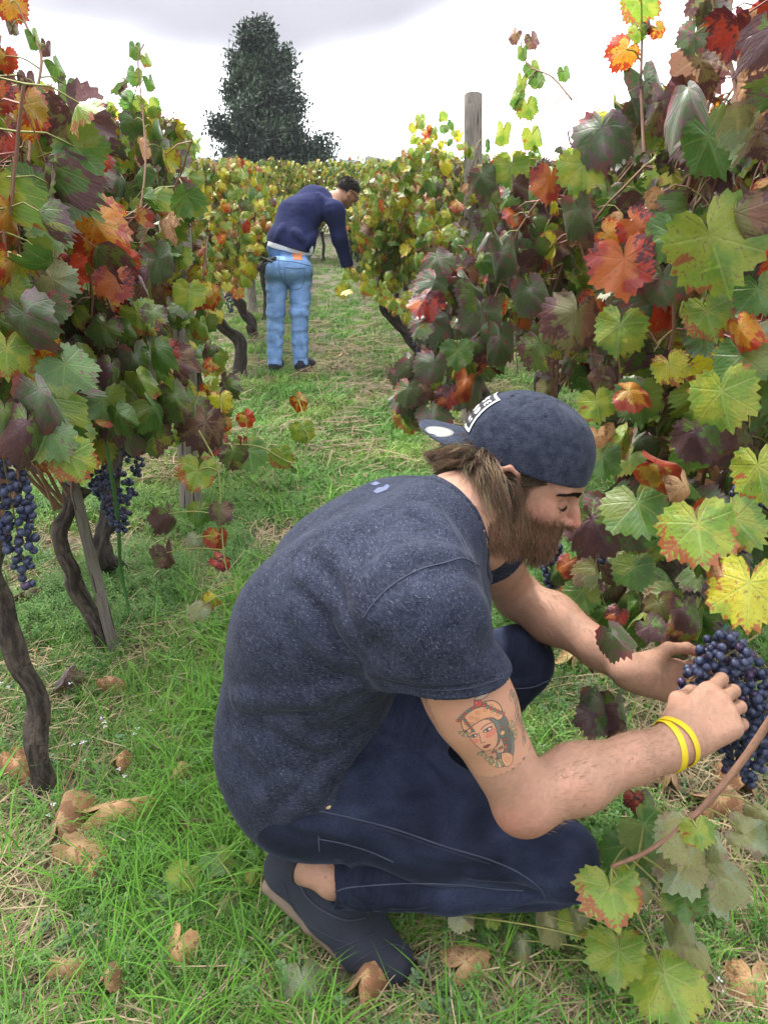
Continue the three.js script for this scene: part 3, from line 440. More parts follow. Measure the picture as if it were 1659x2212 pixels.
for (const [x0, z0, x1, z1, y, l] of [[-0.72, -0.6, -1.62, -10.2, 0.78, 'thin lower wire along the left vine row'], [-0.76, -0.6, -1.64, -10.2, 1.18, 'thin upper wire along the left vine row'], [0.95, -0.7, 0.50, -4.7, 0.75, 'thin lower wire along the right vine row'], [0.98, -0.7, 0.50, -4.7, 1.25, 'thin upper wire along the right vine row']]) {
  const a = V(x0, groundY(x0, z0) + y, z0), o = thing('trellis_wire', l, 'wire', null, a), e = H(x1, y, z1).sub(a); part('wire_strand', tube([V(0, 0, 0), e.clone().multiplyScalar(0.5).add(V(0, -0.02, 0)), e], [0.0012], 5, { smooth: 12 }), M_WIRE, o); }
function tie(parent, c, ax, rad, seed) { const r = rng(seed), pts = [], X = V(0, 1, 0).cross(ax).normalize(), Y = ax.clone().cross(X); for (let i = 0; i <= 26; i++) { const a = i / 26 * 4 * Math.PI; pts.push(c.clone().addScaledVector(X, Math.cos(a) * rad).addScaledVector(Y, Math.sin(a) * rad).addScaledVector(ax, (i / 26 - 0.5) * 0.012)); } for (const s of [-1, 1]) { /* loose ends */ } pts.push(c.clone().addScaledVector(X, rad * 2.2).add(V(0.01, -0.005, 0)), c.clone().addScaledVector(X, rad * 3.6).add(V(0.02, -0.02, 0.01))); return part('tie', tube(pts.map((p) => p.sub(parent.position)), [0.0016], 6, { smooth: 70 }), M_TIE, parent); }
tie(vr2, W(1545, 1352, 2.16), V(0.5, -0.75, 0).normalize(), 0.031, 3);
tie(vl2, W(240, 715, 2.0), V(0, 1, 0), 0.012, 4);

// the edges of the walls, where single leaves reach into the lane
fill(vl4, [[365, 660], [425, 640], [430, 570], [475, 640], [465, 740], [498, 830], [500, 950], [440, 990], [380, 940], [360, 750]], 2.6, 3.6, 95, [0.042, 0.06], { lime: 3, mottled: 2.4, orange: 1.2, green: 1.8, dusty: 0.8, yellow: 0.9, red: 0.5 }, 901, 1);
fill(vl3, [[250, 230], [300, 260], [390, 250], [425, 310], [432, 440], [366, 470], [352, 600], [300, 560], [240, 400]], 2.4, 3.4, 80, [0.045, 0.066], { green: 3, mottled: 2.6, purple: 1.4, lime: 1.6, dusty: 0.7 }, 902, 1);
fill(vl2, [[130, 560], [330, 560], [380, 800], [330, 950], [160, 950]], 1.75, 2.2, 60, [0.048, 0.066], { lime: 2, mottled: 3, green: 2, dusty: 1.4, orange: 0.8, brown: 0.5 }, 903);
fill(vl5, [[428, 345], [520, 345], [560, 420], [560, 560], [510, 640], [430, 640]], 5.2, 6.4, 150, [0.045, 0.066], { ...MIX_FARL, lime: 4, yellow: 4 }, 904, 1);
fill(vl6, [[520, 340], [575, 350], [590, 420], [575, 540], [535, 600]], 7.4, 8.4, 70, [0.05, 0.07], { ...MIX_FARL, orange: 1.6 }, 905, 1);
fill(vr3, [[860, 830], [900, 700], [925, 610], [985, 560], [1060, 520], [1100, 640], [1060, 800], [960, 890], [880, 900]], 2.1, 3.0, 95, [0.05, 0.068], { purple: 4.2, mottled: 2.6, dusty: 2.4, green: 0.5, lime: 1.2, red: 1.1, pale: 0.4 }, 906);
fill(vr3, [[1050, 400], [1220, 340], [1240, 480], [1120, 620], [1060, 560]], 2.2, 2.9, 70, [0.05, 0.066], { purple: 2, mottled: 3, dusty: 1.2, green: 1.8, lime: 2.2, red: 0.5 }, 907);
fill(vr4, [[910, 420], [960, 340], [990, 330], [996, 470], [1050, 500], [1090, 420], [1090, 540], [1000, 570], [930, 640], [900, 560]], 3.8, 4.5, 70, [0.046, 0.062], { lime: 4, yellow: 1.8, mottled: 1.6, green: 1.6, dusty: 1.0, orange: 0.7, purple: 0.7 }, 908, 1);
fill(vr5, [[800, 400], [810, 350], [930, 340], [950, 520], [900, 640], [840, 610], [775, 590], [765, 490], [795, 455]], 5.6, 6.7, 170, [0.05, 0.07], { ...MIX_FAR, orange: 1.4 }, 909, 1);
fill(vr5, [[725, 590], [800, 570], [850, 620], [920, 620], [920, 720], [870, 690], [800, 640], [735, 630]], 4.6, 5.4, 34, [0.046, 0.062], { yellow: 4, lime: 4, orange: 0.5 }, 910, 1);
fill(vr4, [[900, 250], [950, 235], [1010, 290], [1000, 340], [880, 340]], 4.2, 4.8, 34, [0.034, 0.048], { lime: 3, yellow: 2, green: 1.4, orange: 0.6 }, 911, 1);
fill(vr2, [[1200, 1190], [1330, 1200], [1450, 1270], [1500, 1370], [1440, 1400], [1300, 1330], [1220, 1290]], 1.55, 2.0, 34, [0.040, 0.058], { mottled: 3, green: 2.4, dusty: 1.4, lime: 1.6, red: 0.6, brown: 0.6 }, 912);
fill(vr1, [[1450, 950], [1659, 930], [1659, 1340], [1560, 1330], [1480, 1330], [1440, 1150]], 1.35, 1.8, 44, [0.042, 0.062], { mottled: 3, green: 2, lime: 2.4, orange: 0.7, dusty: 1.2, brown: 0.8 }, 913);
fill(vr2, [[1300, 850], [1450, 830], [1450, 1150], [1310, 1130]], 1.6, 2.1, 40, [0.042, 0.060], { mottled: 3, green: 2, purple: 2, lime: 1.6, dusty: 1.2, brown: 0.6 }, 914);

// ---------------------------------------------------------------- grass, weeds, straw: what nobody could count
const FEET = []; // places kept clear for shoes and knees: [x, z, r]
FEET.push([-0.05, -0.985, 0.085], [0.03, -0.945, 0.07], [0.12, -1.34, 0.10], [0.24, -1.02, 0.0]);
function bladeSet(seed, n, h, w, spreadR, lean, seg = 4) {
  const r = rng(seed), pos = [], idx = [], nor = [];
  for (let i = 0; i < n; i++) {
    const a = r() * 6.283, q = Math.sqrt(r()) * spreadR, bx = Math.cos(a) * q, bz = Math.sin(a) * q, hh = h * (0.45 + 0.75 * r()), dir = r() * 6.283, ln = lean * (0.3 + r()), ww = w * (0.7 + 0.6 * r()), dx = Math.cos(dir), dz = Math.sin(dir), start = pos.length / 3;
    for (let s = 0; s <= seg; s++) { const t = s / seg, k = ww * (1 - t ** 2.2) * (0.6 + 0.8 * t * (1 - t) * 2), out = ln * hh * t * t * 1.3, y = hh * (t - 0.35 * ln * t * t * t), cx = bx + dx * out, cz = bz + dz * out; const f = s === seg ? 0 : k; pos.push(cx - dz * f, y, cz + dx * f, cx + dz * f, y, cz - dx * f); }
    for (let s = 0; s < seg; s++) { const o = start + s * 2; idx.push(o, o + 1, o + 2, o + 1, o + 3, o + 2); }
  }
  return geoFrom(pos, idx);
}
function weedSet(seed, stems, h, leafL, leafW, spread) { // upright stems with pairs of small leaves
  const r = rng(seed), pos = [], idx = [];
  const leaf = (p, d, up, L, w) => { const s = V(-d.z, 0, d.x).normalize(), o = pos.length / 3; for (const [t, k] of [[0, 0.12], [0.45, 1], [0.8, 0.7], [1, 0.05]]) { const c = p.clone().addScaledVector(d, L * t).addScaledVector(UP, L * (up * t - 0.5 * up * t * t)); for (const q of [-1, 1]) { const e = c.clone().addScaledVector(s, q * w * k); pos.push(e.x, e.y + 0.12 * w * k, e.z); } } for (let k = 0; k < 3; k++) { const a = o + k * 2; idx.push(a, a + 1, a + 2, a + 1, a + 3, a + 2); } };
  for (let i = 0; i < stems; i++) {
    const a = r() * 6.283, q = Math.sqrt(r()) * spread, b = V(Math.cos(a) * q, 0, Math.sin(a) * q), ln = V(r() - 0.5, 0, r() - 0.5).multiplyScalar(0.9), hh = h * (0.5 + 0.6 * r()), n = Math.max(3, Math.round(hh / (leafL * 0.42))), o = pos.length / 3;
    const t = b.clone().addScaledVector(UP, hh).addScaledVector(ln, hh); for (const p of [b, t]) { pos.push(p.x - 0.0008, p.y, p.z, p.x + 0.0008, p.y, p.z); } idx.push(o, o + 1, o + 2, o + 1, o + 3, o + 2);
    for (let k = 1; k <= n; k++) { const f = k / n, p = b.clone().lerp(t, f), an = k * 1.9 + r(); for (const s of [0, Math.PI]) leaf(p, V(Math.cos(an + s), 0, Math.sin(an + s)), 0.5 + 0.6 * f, leafL * (1 - 0.35 * f) * (0.8 + 0.4 * r()), leafW * (1 - 0.3 * f)); }
  }
  return geoFrom(pos, idx);
}
function strawSet(seed, n, L, w) { const r = rng(seed), pos = [], idx = []; for (let i = 0; i < n; i++) { const a = r() * 6.283, x = (r() - 0.5) * 0.12, z = (r() - 0.5) * 0.12, l = L * (0.3 + r()), dx = Math.cos(a), dz = Math.sin(a), y0 = 0.003 + 0.02 * r(), y1 = 0.004 + 0.035 * r(), b = (r() - 0.5) * 0.4, o = pos.length / 3; for (let s = 0; s <= 3; s++) { const t = s / 3, cx = x + dx * l * (t - 0.5) - dz * b * l * t * (1 - t), cz = z + dz * l * (t - 0.5) + dx * b * l * t * (1 - t), y = mix(y0, y1, t) + 0.012 * t * (1 - t); pos.push(cx - dz * w, y, cz + dx * w, cx + dz * w, y + w, cz - dx * w); } for (let s = 0; s < 3; s++) { const q = o + s * 2; idx.push(q, q + 1, q + 2, q + 1, q + 3, q + 2); } } return geoFrom(pos, idx); }
const M_GRASS = PHY({ color: lin(1, 1, 1), roughness: 0.65, transmission: 0.35, thickness: 0, specularIntensity: 0.45, side: THREE.DoubleSide }), M_STRAW = STD({ roughness: 0.85, side: THREE.DoubleSide });
function scatter(name, label, geos, mat, count, place, colour, kindName = 'grass') {
  const per = geos.map(() => []), r = rng(name.length * 977 + count);
  for (let i = 0; i < count; i++) { const s = place(r); if (!s) continue; per[Math.floor(r() * geos.length)].push(s); }
  const total = per.reduce((a, b) => a + b.length, 0), o = new THREE.Group(); o.name = numbered(name); tag(o, label, kindName, null, 'stuff'); scene.add(o);
  const Q = new THREE.Quaternion(), E = new THREE.Euler(), M = new THREE.Matrix4();
  per.forEach((list, gi) => { const im = new THREE.InstancedMesh(geos[gi], mat, list.length); list.forEach((s, i) => { E.set((r() - 0.5) * 0.3, r() * 6.283, (r() - 0.5) * 0.3); M.compose(s.p, Q.setFromEuler(E), V(s.w ?? s.s, s.s, s.w ?? s.s)); im.setMatrixAt(i, M); im.setColorAt(i, colour(s, r)); }); im.name = 'blades'; im.castShadow = im.receiveShadow = true; im.userData.kind = 'stuff'; o.add(im); });
  return total;
}
// how lush the ground is: bare and trodden in places, straw under the vines
const lush = (x, z) => clamp(0.14 + 3.0 * (fbm(x * 2.6 + 31, 4, z * 1.7 + 7, 4) - 0.42) - 0.55 * Math.exp(-(((x + 0.72) / 0.22) ** 2)) * sstep(-3, -1.5, z) - 0.5 * Math.exp(-(((x - 0.62) / 0.25) ** 2 + ((z + 1.05) / 0.30) ** 2)) - 0.4 * Math.exp(-(((x + 0.2) / 0.3) ** 2 + ((z + 2.9) / 0.5) ** 2)) - 1.3 * Math.exp(-(((x - 0.26) / 0.24) ** 2 + ((z + 0.90) / 0.12) ** 2)) - 0.6 * Math.exp(-(((x - 0.75) / 0.35) ** 2 + ((z + 1.55) / 0.4) ** 2)) - 0.5 * Math.exp(-(((x + 0.20) / 0.10) ** 2 + ((z + 0.93) / 0.07) ** 2)) + 0.5 * Math.exp(-(((x + 0.38) / 0.3) ** 2 + ((z + 1.75) / 0.6) ** 2)) - 0.35 * Math.exp(-(((x + 0.15) / 0.25) ** 2)) * sstep(-4.5, -6.0, z), 0, 1);
function spot(r, zmin, zmax, wide, want) { const t = r(), z = -(zmin * (zmax / zmin) ** t), hw = -z * 0.75 + 0.35, x = clamp((r() * 2 - 1) * hw, -wide, wide) * 1; if (FEET.some(([a, b, q]) => Math.hypot(x - a, z - b) < q)) return null; if (r() > want(x, z)) return null; return [x, z]; }
const lv = (x, z, d = 0) => V(x, groundY(x, z) - 0.004 - d, z);
const G_FINE = [0, 1, 2, 3, 4].map((i) => bladeSet(500 + i, 14, 0.060, 0.0012, 0.024, 0.7)), G_LONG = [0, 1, 2, 3].map((i) => bladeSet(520 + i, 9, 0.135, 0.0020, 0.02, 0.8, 6)), G_BROAD = [0, 1, 2].map((i) => bladeSet(540 + i, 5, 0.21, 0.0042, 0.02, 0.8, 8)), G_FARS = [0, 1, 2].map((i) => bladeSet(560 + i, 22, 0.065, 0.003, 0.06, 0.7, 3));
const G_WEED = [0, 1, 2, 3].map((i) => weedSet(600 + i, 6, 0.06, 0.014, 0.0021, 0.035)), G_ROUND = [0, 1, 2].map((i) => weedSet(620 + i, 6, 0.035, 0.014, 0.0045, 0.05)), G_STRAW = [0, 1, 2].map((i) => strawSet(640 + i, 12, 0.10, 0.0009));
const green = (s, r) => { const k = s.k ?? 0.5, d = fbm(s.p.x * 2.2 + 50, 1, s.p.z * 2.2, 3), y = clamp((d - 0.35) * 1.8 + (r() - 0.5) * 0.5, 0, 1); const c = mix3([0.10, 0.25, 0.032], [0.26, 0.40, 0.07], y), j = 0.75 + 0.5 * r(); return r() < 0.07 ? lin(0.30 * j, 0.25 * j, 0.12 * j) : lin(c[0] * j, c[1] * j, c[2] * j); };
const bright = (s, r) => { const j = 0.8 + 0.5 * r(); return lin(0.14 * j, 0.33 * j, 0.035 * j); };
const weedc = (s, r) => { const j = 0.75 + 0.5 * r(), y = r(); return lin(mix(0.09, 0.19, y) * j, mix(0.23, 0.33, y) * j, mix(0.05, 0.09, y) * j); };
const palec = (s, r) => { const j = 0.8 + 0.4 * r(); return lin(0.19 * j, 0.30 * j, 0.15 * j); };
const tan = (s, r) => { const j = 0.55 + 0.7 * r(); return lin(0.40 * j, 0.31 * j, 0.185 * j); };
scatter('fine_grass', 'short fine green grass covering the lane', G_FINE, M_GRASS, 32000, (r) => { const q = spot(r, 0.45, 3.6, 2.2, (x, z) => 0.03 + lush(x, z)); return q && { p: lv(...q), s: 0.55 + 0.7 * r() }; }, green);
scatter('bright_grass', 'bright fresh grass tufts between the crouching man and the left row', G_LONG, M_GRASS, 13000, (r) => { const q = spot(r, 0.5, 4.5, 1.6, (x, z) => 0.05 + 0.9 * Math.exp(-(((x + 0.40) / 0.22) ** 2 + ((z + 1.75) / 0.75) ** 2)) + 0.10 * sstep(0.5, 0.75, fbm(x * 3, 9, z * 3, 3))); return q && { p: lv(...q), s: 0.5 + 0.6 * r() }; }, bright);
scatter('broad_grass', 'long broad grass blades here and there', G_BROAD, M_GRASS, 260, (r) => { const q = spot(r, 1.15, 6, 1.8, (x, z) => 0.5 * sstep(0.45, 0.7, fbm(x * 2 + 3, 2, z * 2, 3))); return q && { p: lv(...q), s: 0.5 + 0.6 * r() }; }, bright);
scatter('small_weeds', 'low weeds with narrow leaves among the grass', G_WEED, M_GRASS, 24000, (r) => { const q = spot(r, 0.45, 3.4, 2.0, (x, z) => 0.05 + 0.95 * sstep(0.38, 0.60, fbm(x * 2.2 + 77, 6, z * 2.2, 3)) * sstep(0.0, 0.35, lush(x, z))); return q && { p: lv(...q), s: 0.6 + 0.7 * r() }; }, weedc, 'weeds');
scatter('purslane', 'pale round-leaved weeds among the grass', G_ROUND, M_GRASS, 6000, (r) => { const q = spot(r, 0.5, 2.8, 1.6, (x, z) => 0.22 * sstep(0.45, 0.6, fbm(x * 2.6 + 15, 3, z * 2.6, 3)) + Math.exp(-(((x + 0.42) / 0.13) ** 2 + ((z + 1.14) / 0.10) ** 2)) + 0.25 * Math.exp(-(((x - 0.1) / 0.1) ** 2 + ((z + 0.88) / 0.07) ** 2)) + 0.5 * Math.exp(-(((x - 0.06) / 0.07) ** 2 + ((z + 0.91) / 0.07) ** 2))); return q && { p: lv(...q), s: 0.7 + 0.6 * r() }; }, palec, 'weeds');
scatter('straw', 'dry straw and dead stalks lying on the soil', G_STRAW, M_STRAW, 10000, (r) => { const q = spot(r, 0.45, 4.5, 2.2, (x, z) => 0.2 + 0.9 * (1 - lush(x, z))); return q && { p: lv(...q, -0.004), s: 0.5 + 0.8 * r() }; }, tan, 'straw');
scatter('lane_grass', 'green grass down the lane and under the rows', G_FARS, M_GRASS, 50000, (r) => { const q = spot(r, 3.0, 26, 5, (x, z) => 0.35 + lush(x, z)); return q && { p: lv(...q), s: 0.55 + 0.75 * r() }; }, green);
scatter('lane_straw', 'dry stalks and dead leaves trodden into the lane', G_STRAW, M_STRAW, 3800, (r) => { const q = spot(r, 3.6, 14, 2.5, (x, z) => 0.1 + 0.9 * (1 - lush(x, z)) ** 1.5); return q && { p: lv(...q, -0.01), s: 1.2 + 1.2 * r() }; }, (s, r) => { const j = 0.4 + 0.6 * r(); return lin(0.30 * j, 0.21 * j, 0.13 * j); }, 'straw');

// crumbled dead leaves and bits of leaf in the grass
['brown', 'dusty'].forEach((kind, q) => scatter('leaf_litter', q ? 'dark reddish crumbs of dead leaves in the grass' : 'small tan scraps of dead leaves in the grass', LEAF_DRY.slice(q * 4, q * 4 + 4).map((g) => g.clone().rotateX(-1.35)), LEAFMAT[kind][0], 900, (r) => { const e = spot(r, 0.6, 5, 1.9, (x, z) => 0.10 + 0.8 * (1 - lush(x, z)) + 0.5 * Math.exp(-(((Math.abs(x - 0.1) - 0.85) / 0.3) ** 2))); return e && { p: lv(...e, -0.018 - 0.01 * r()), s: 0.012 + 0.024 * r() * r() }; }, (s, r) => { const j = 0.6 + 0.6 * r(); return lin(j, j, j); }, 'leaf litter'));

// ---------------------------------------------------------------- trees behind the vineyard
const M_TREELEAF = [lin(0.024, 0.055, 0.028), lin(0.014, 0.034, 0.019), lin(0.046, 0.082, 0.040)].map((c) => PHY({ color: c, roughness: 0.55, transmission: 0.2, thickness: 0, side: THREE.DoubleSide }));
const SPRIGS = [0, 1, 2, 3].map((q) => { const r = rng(900 + q), pos = [], idx = []; for (let i = 0; i < 22; i++) { const c = V(r() - 0.5, r() - 0.35, r() - 0.5).multiplyScalar(0.62), d = V(r() - 0.5, r() * 0.9 - 0.1, r() - 0.5).normalize(), s = V(r() - 0.5, r() - 0.5, r() - 0.5).cross(d).normalize(), L = 0.10 + 0.08 * r(), w = 0.024 + 0.012 * r(), o = pos.length / 3; for (const [t, k] of [[0, 0], [0.5, 1], [1, 0]]) for (const e of [-1, 1]) { const p = c.clone().addScaledVector(d, L * t).addScaledVector(s, e * w * k); pos.push(p.x, p.y, p.z); } idx.push(o, o + 2, o + 3, o + 2, o + 4, o + 3); } return geoFrom(pos, idx); });
function tree(label, base, h, profile, seed, n, sc = 1, mats = [0, 1, 2]) {
  const r = rng(seed), o = thing('evergreen_tree', label, 'tree', null, base);
  part('trunk', tube([V(0, -0.3, 0), V(0.05, h * 0.4, 0), V(-0.05, h * 0.75, 0.05), V(0, h * 0.97, 0)], [0.22 * h / 7, 0.16 * h / 7, 0.08 * h / 7, 0.02], 10, { smooth: 16 }), M_BARKDARK, o);
  const limbs = [], clumps = [];
  for (let i = 0; i < 58; i++) { const t = 0.06 + 0.92 * r() ** 0.9, a = r() * 6.283, R = profile(t) * (0.35 + 0.85 * r()), y0 = h * t * 0.9, tip = V(Math.cos(a) * R, h * t + R * 0.35, Math.sin(a) * R); limbs.push(tube([V(0, y0, 0), tip.clone().multiplyScalar(0.5).setY((y0 + tip.y) / 2), tip], [0.05, 0.03, 0.008], 5, { caps: false })); for (let k = 0; k < 4; k++) clumps.push({ m: Math.floor(r() * mats.length), c: V(tip.x, 0, tip.z).multiplyScalar(0.45 + 0.2 * k).setY(mix(y0, tip.y, 0.4 + 0.2 * k)), s: (0.26 + 0.3 * r()) * (0.32 + 0.95 * (1 - t)) * h / 7 }); }
  part('limb', mergeGeometries(limbs), M_BARKDARK, o);
  const per = mats.map(() => SPRIGS.map(() => [])), M = new THREE.Matrix4(), Q = new THREE.Quaternion(), E = new THREE.Euler();
  for (let i = 0; i < n; i++) { const c = clumps[Math.floor(r() * clumps.length)], d = V(r() - 0.5, r() - 0.5, r() - 0.5).normalize().multiplyScalar(c.s * r() ** 0.6 * 1.0), p = c.c.clone().add(d); per[c.m][Math.floor(r() * 4)].push({ p, s: (0.7 + 0.6 * r()) * sc }); }
  per.forEach((a, mi) => a.forEach((list, gi) => { const im = new THREE.InstancedMesh(SPRIGS[gi], M_TREELEAF[mats[mi]], list.length); list.forEach((e, i) => { Q.setFromEuler(E.set((r() - 0.5), r() * 6.3, (r() - 0.5))); M.compose(e.p, Q, V(e.s, e.s, e.s)); im.setMatrixAt(i, M); }); im.name = 'crown'; im.userData.kind = 'stuff'; o.add(im); }));
  return o;
}
tree('tall dark conical evergreen tree behind the lane', V(-4.05, -0.5, -29.5), 6.5, (t) => 1.85 * (t < 0.2 ? 0.9 + 0.5 * t : t < 0.5 ? 1.0 - 1.07 * (t - 0.2) : t < 0.75 ? 0.68 - 0.96 * (t - 0.5) : 0.44 - 1.6 * (t - 0.75)) + 0.04, 71, 7800, 0.95);
tree('smaller grey green tree at the right foot of the tall evergreen', V(-2.75, -0.5, -31), 2.4, (t) => 1.0 * Math.sqrt(Math.max(0, 1 - t)) + 0.15, 73, 2600, 0.8, [2, 0]);
tree('low dark bush at the left foot of the tall evergreen', V(-6.5, -0.5, -30), 2.2, (t) => 1.1 * Math.sqrt(Math.max(0, 1 - t)) + 0.15, 79, 2000, 0.8, [2, 0]);

// ---------------------------------------------------------------- the crouching man
// joints, measured on the photograph
const J = {
  toeR: V(0.022, 0.03, -0.965), ballR: V(-0.032, 0.048, -1.0), heelR: V(-0.160, 0.160, -1.045), ankR: V(-0.122, 0.205, -1.02), kneeR: V(0.300, 0.205, -1.028), hipR: V(-0.128, 0.345, -1.045),
  hipL: V(-0.12, 0.335, -1.245), kneeL: V(0.270, 0.375, -1.37), ankL: V(0.10, 0.085, -1.345), toeL: V(0.29, 0.025, -1.375),
  C7: V(0.083, 0.850, -1.118), shR: V(0.046, 0.765, -0.912), elR: V(0.199, 0.462, -0.884), wrR: V(0.455, 0.468, -1.000), shL: V(0.145, 0.735, -1.275), elL: V(0.272, 0.490, -1.44), wrL: V(0.460, 0.452, -1.210),
};
const lerpV = (a, b, t) => a.clone().lerp(b, t);
// head frame: X forward, Y up, Z towards his right
const HP = 0.36, HYAW = -0.40, HROLL = -0.12, HO = W(1128, 1027, 1.264);
const HX = V(Math.cos(HP) * Math.cos(HYAW), -Math.sin(HP), -Math.cos(HP) * Math.sin(HYAW)).normalize(), HZ0 = V(Math.sin(HYAW), 0, Math.cos(HYAW)), HY0 = HZ0.clone().cross(HX).normalize(), HY = HY0.clone().multiplyScalar(Math.cos(HROLL)).addScaledVector(HZ0, Math.sin(HROLL)), HZ = HX.clone().cross(HY).normalize();
const hd = (x, y, z) => HO.clone().addScaledVector(HX, x * 0.01).addScaledVector(HY, y * 0.01).addScaledVector(HZ, z * 0.01);
const hl = (x, y, z) => { const a = x - HO.x, b = y - HO.y, c = z - HO.z; return [(a * HX.x + b * HX.y + c * HX.z) * 100, (a * HY.x + b * HY.y + c * HY.z) * 100, (a * HZ.x + b * HZ.y + c * HZ.z) * 100]; };
const hell = (x, y, z, rx, ry, rz, k = 0.015) => ell(hd(x, y, z), HX, HY, HZ, rx * 0.01, ry * 0.01, rz * 0.01, k);
const hcone = (a, b, ra, rb, k = 0.012) => cone(hd(...a), hd(...b), ra * 0.01, rb * 0.01, k);
const headPrims = [
  hell(-1.2, 2.6, 0, 9.6, 8.6, 7.5), hell(3.6, -2.2, 0, 5.0, 7.4, 6.0, 0.03), hell(4.6, 3.6, 0, 4.6, 3.8, 6.0, 0.02),
  hcone([0.2, -6.0, 4.8], [6.4, -9.4, 1.6], 1.7, 1.7, 0.03), hcone([0.2, -6.0, -4.8], [6.4, -9.4, -1.6], 1.7, 1.7, 0.03), hell(6.9, -9.4, 0, 2.0, 1.7, 2.2, 0.02), hell(5.6, -6.2, 0, 3.6, 3.4, 3.9, 0.03),
  hcone([8.0, 2.0, 0], [7.0, 1.7, 4.2], 0.95, 0.8, 0.014), hcone([8.0, 2.0, 0], [7.0, 1.7, -4.2], 0.95, 0.8, 0.014),
  hell(5.6, -2.2, 4.2, 2.3, 1.7, 1.6, 0.018), hell(5.6, -2.2, -4.2, 2.3, 1.7, 1.6, 0.018),
  cut(hell(8.9, -0.1, 3.3, 1.5, 1.15, 1.6), 0.012), cut(hell(8.9, -0.1, -3.3, 1.5, 1.15, 1.6), 0.012),
  hell(7.0, -0.1, 3.1, 1.35, 1.2, 1.35, 0.005), hell(7.0, -0.1, -3.1, 1.35, 1.2, 1.35, 0.005), hcone([8.05, -0.85, 2.2], [7.75, -0.85, 4.1], 0.22, 0.2, 0.004), hcone([8.05, -0.85, -2.2], [7.75, -0.85, -4.1], 0.22, 0.2, 0.004),
  hcone([8.5, 1.0, 0], [9.9, -1.6, 0], 0.75, 0.85, 0.010), hcone([9.9, -1.6, 0], [10.75, -3.05, 0], 0.85, 1.0, 0.006), hell(9.5, -3.35, 1.25, 1.0, 0.75, 0.62, 0.006), hell(9.5, -3.35, -1.25, 1.0, 0.75, 0.62, 0.006), hcone([9.6, -3.7, 0], [10.4, -3.8, 0], 0.55, 0.5, 0.005),
  cut(hell(9.9, -4.15, 0.75, 0.5, 0.4, 0.32), 0.003), cut(hell(9.9, -4.15, -0.75, 0.5, 0.4, 0.32), 0.003),
  hcone([8.75, -5.85, 0], [7.9, -6.0, 2.1], 0.62, 0.35, 0.007), hcone([8.65, -7.0, 0], [7.8, -6.6, 1.9], 0.72, 0.35, 0.007), cut(hcone([9.5, -6.42, 0], [8.2, -6.35, 2.4], 0.16, 0.10), 0.004),
];
for (const s of [1, -1]) { // ears
  const e = (x, y, z) => [x, y, s * z];
  headPrims.push(hell(-1.0, -0.6, s * 7.2, 1.7, 2.9, 0.55, 0.006));
  const rim = [[0.4, 1.1, 7.6], [-0.2, 2.2, 8.1], [-1.5, 2.55, 8.5], [-2.6, 1.7, 8.7], [-2.9, 0.2, 8.6], [-2.4, -1.4, 8.2], [-1.5, -2.6, 7.8]];
  for (let i = 1; i < rim.length; i++) headPrims.push(hcone(e(...rim[i - 1]), e(...rim[i]), 0.42, 0.42, 0.004));
  headPrims.push(hell(-0.6, -3.0, s * 7.5, 0.9, 1.0, 0.5, 0.006), hcone(e(-1.9, 0.9, 8.2), e(-1.7, -1.4, 8.0), 0.34, 0.34, 0.005), hell(0.45, -0.7, s * 7.4, 0.42, 0.6, 0.45, 0.005), cut(hell(-0.55, -0.6, s * 8.3, 0.85, 1.15, 0.7), 0.004));
}
const NB = W(985, 1118, 1.20); // the root of the neck
const neckPrims = [cone(hd(-2.8, -4.5, 0), NB, 0.056, 0.060, 0.03), cone(hd(0.5, -8.0, 0), lerpV(NB, V(0.17, 0.74, -1.13), 0.7), 0.045, 0.05, 0.04), cone(NB, J.shR.clone().add(V(0, -0.02, 0)), 0.045, 0.045, 0.05), cone(NB, J.shL.clone().add(V(0, -0.02, 0)), 0.045, 0.045, 0.05)];
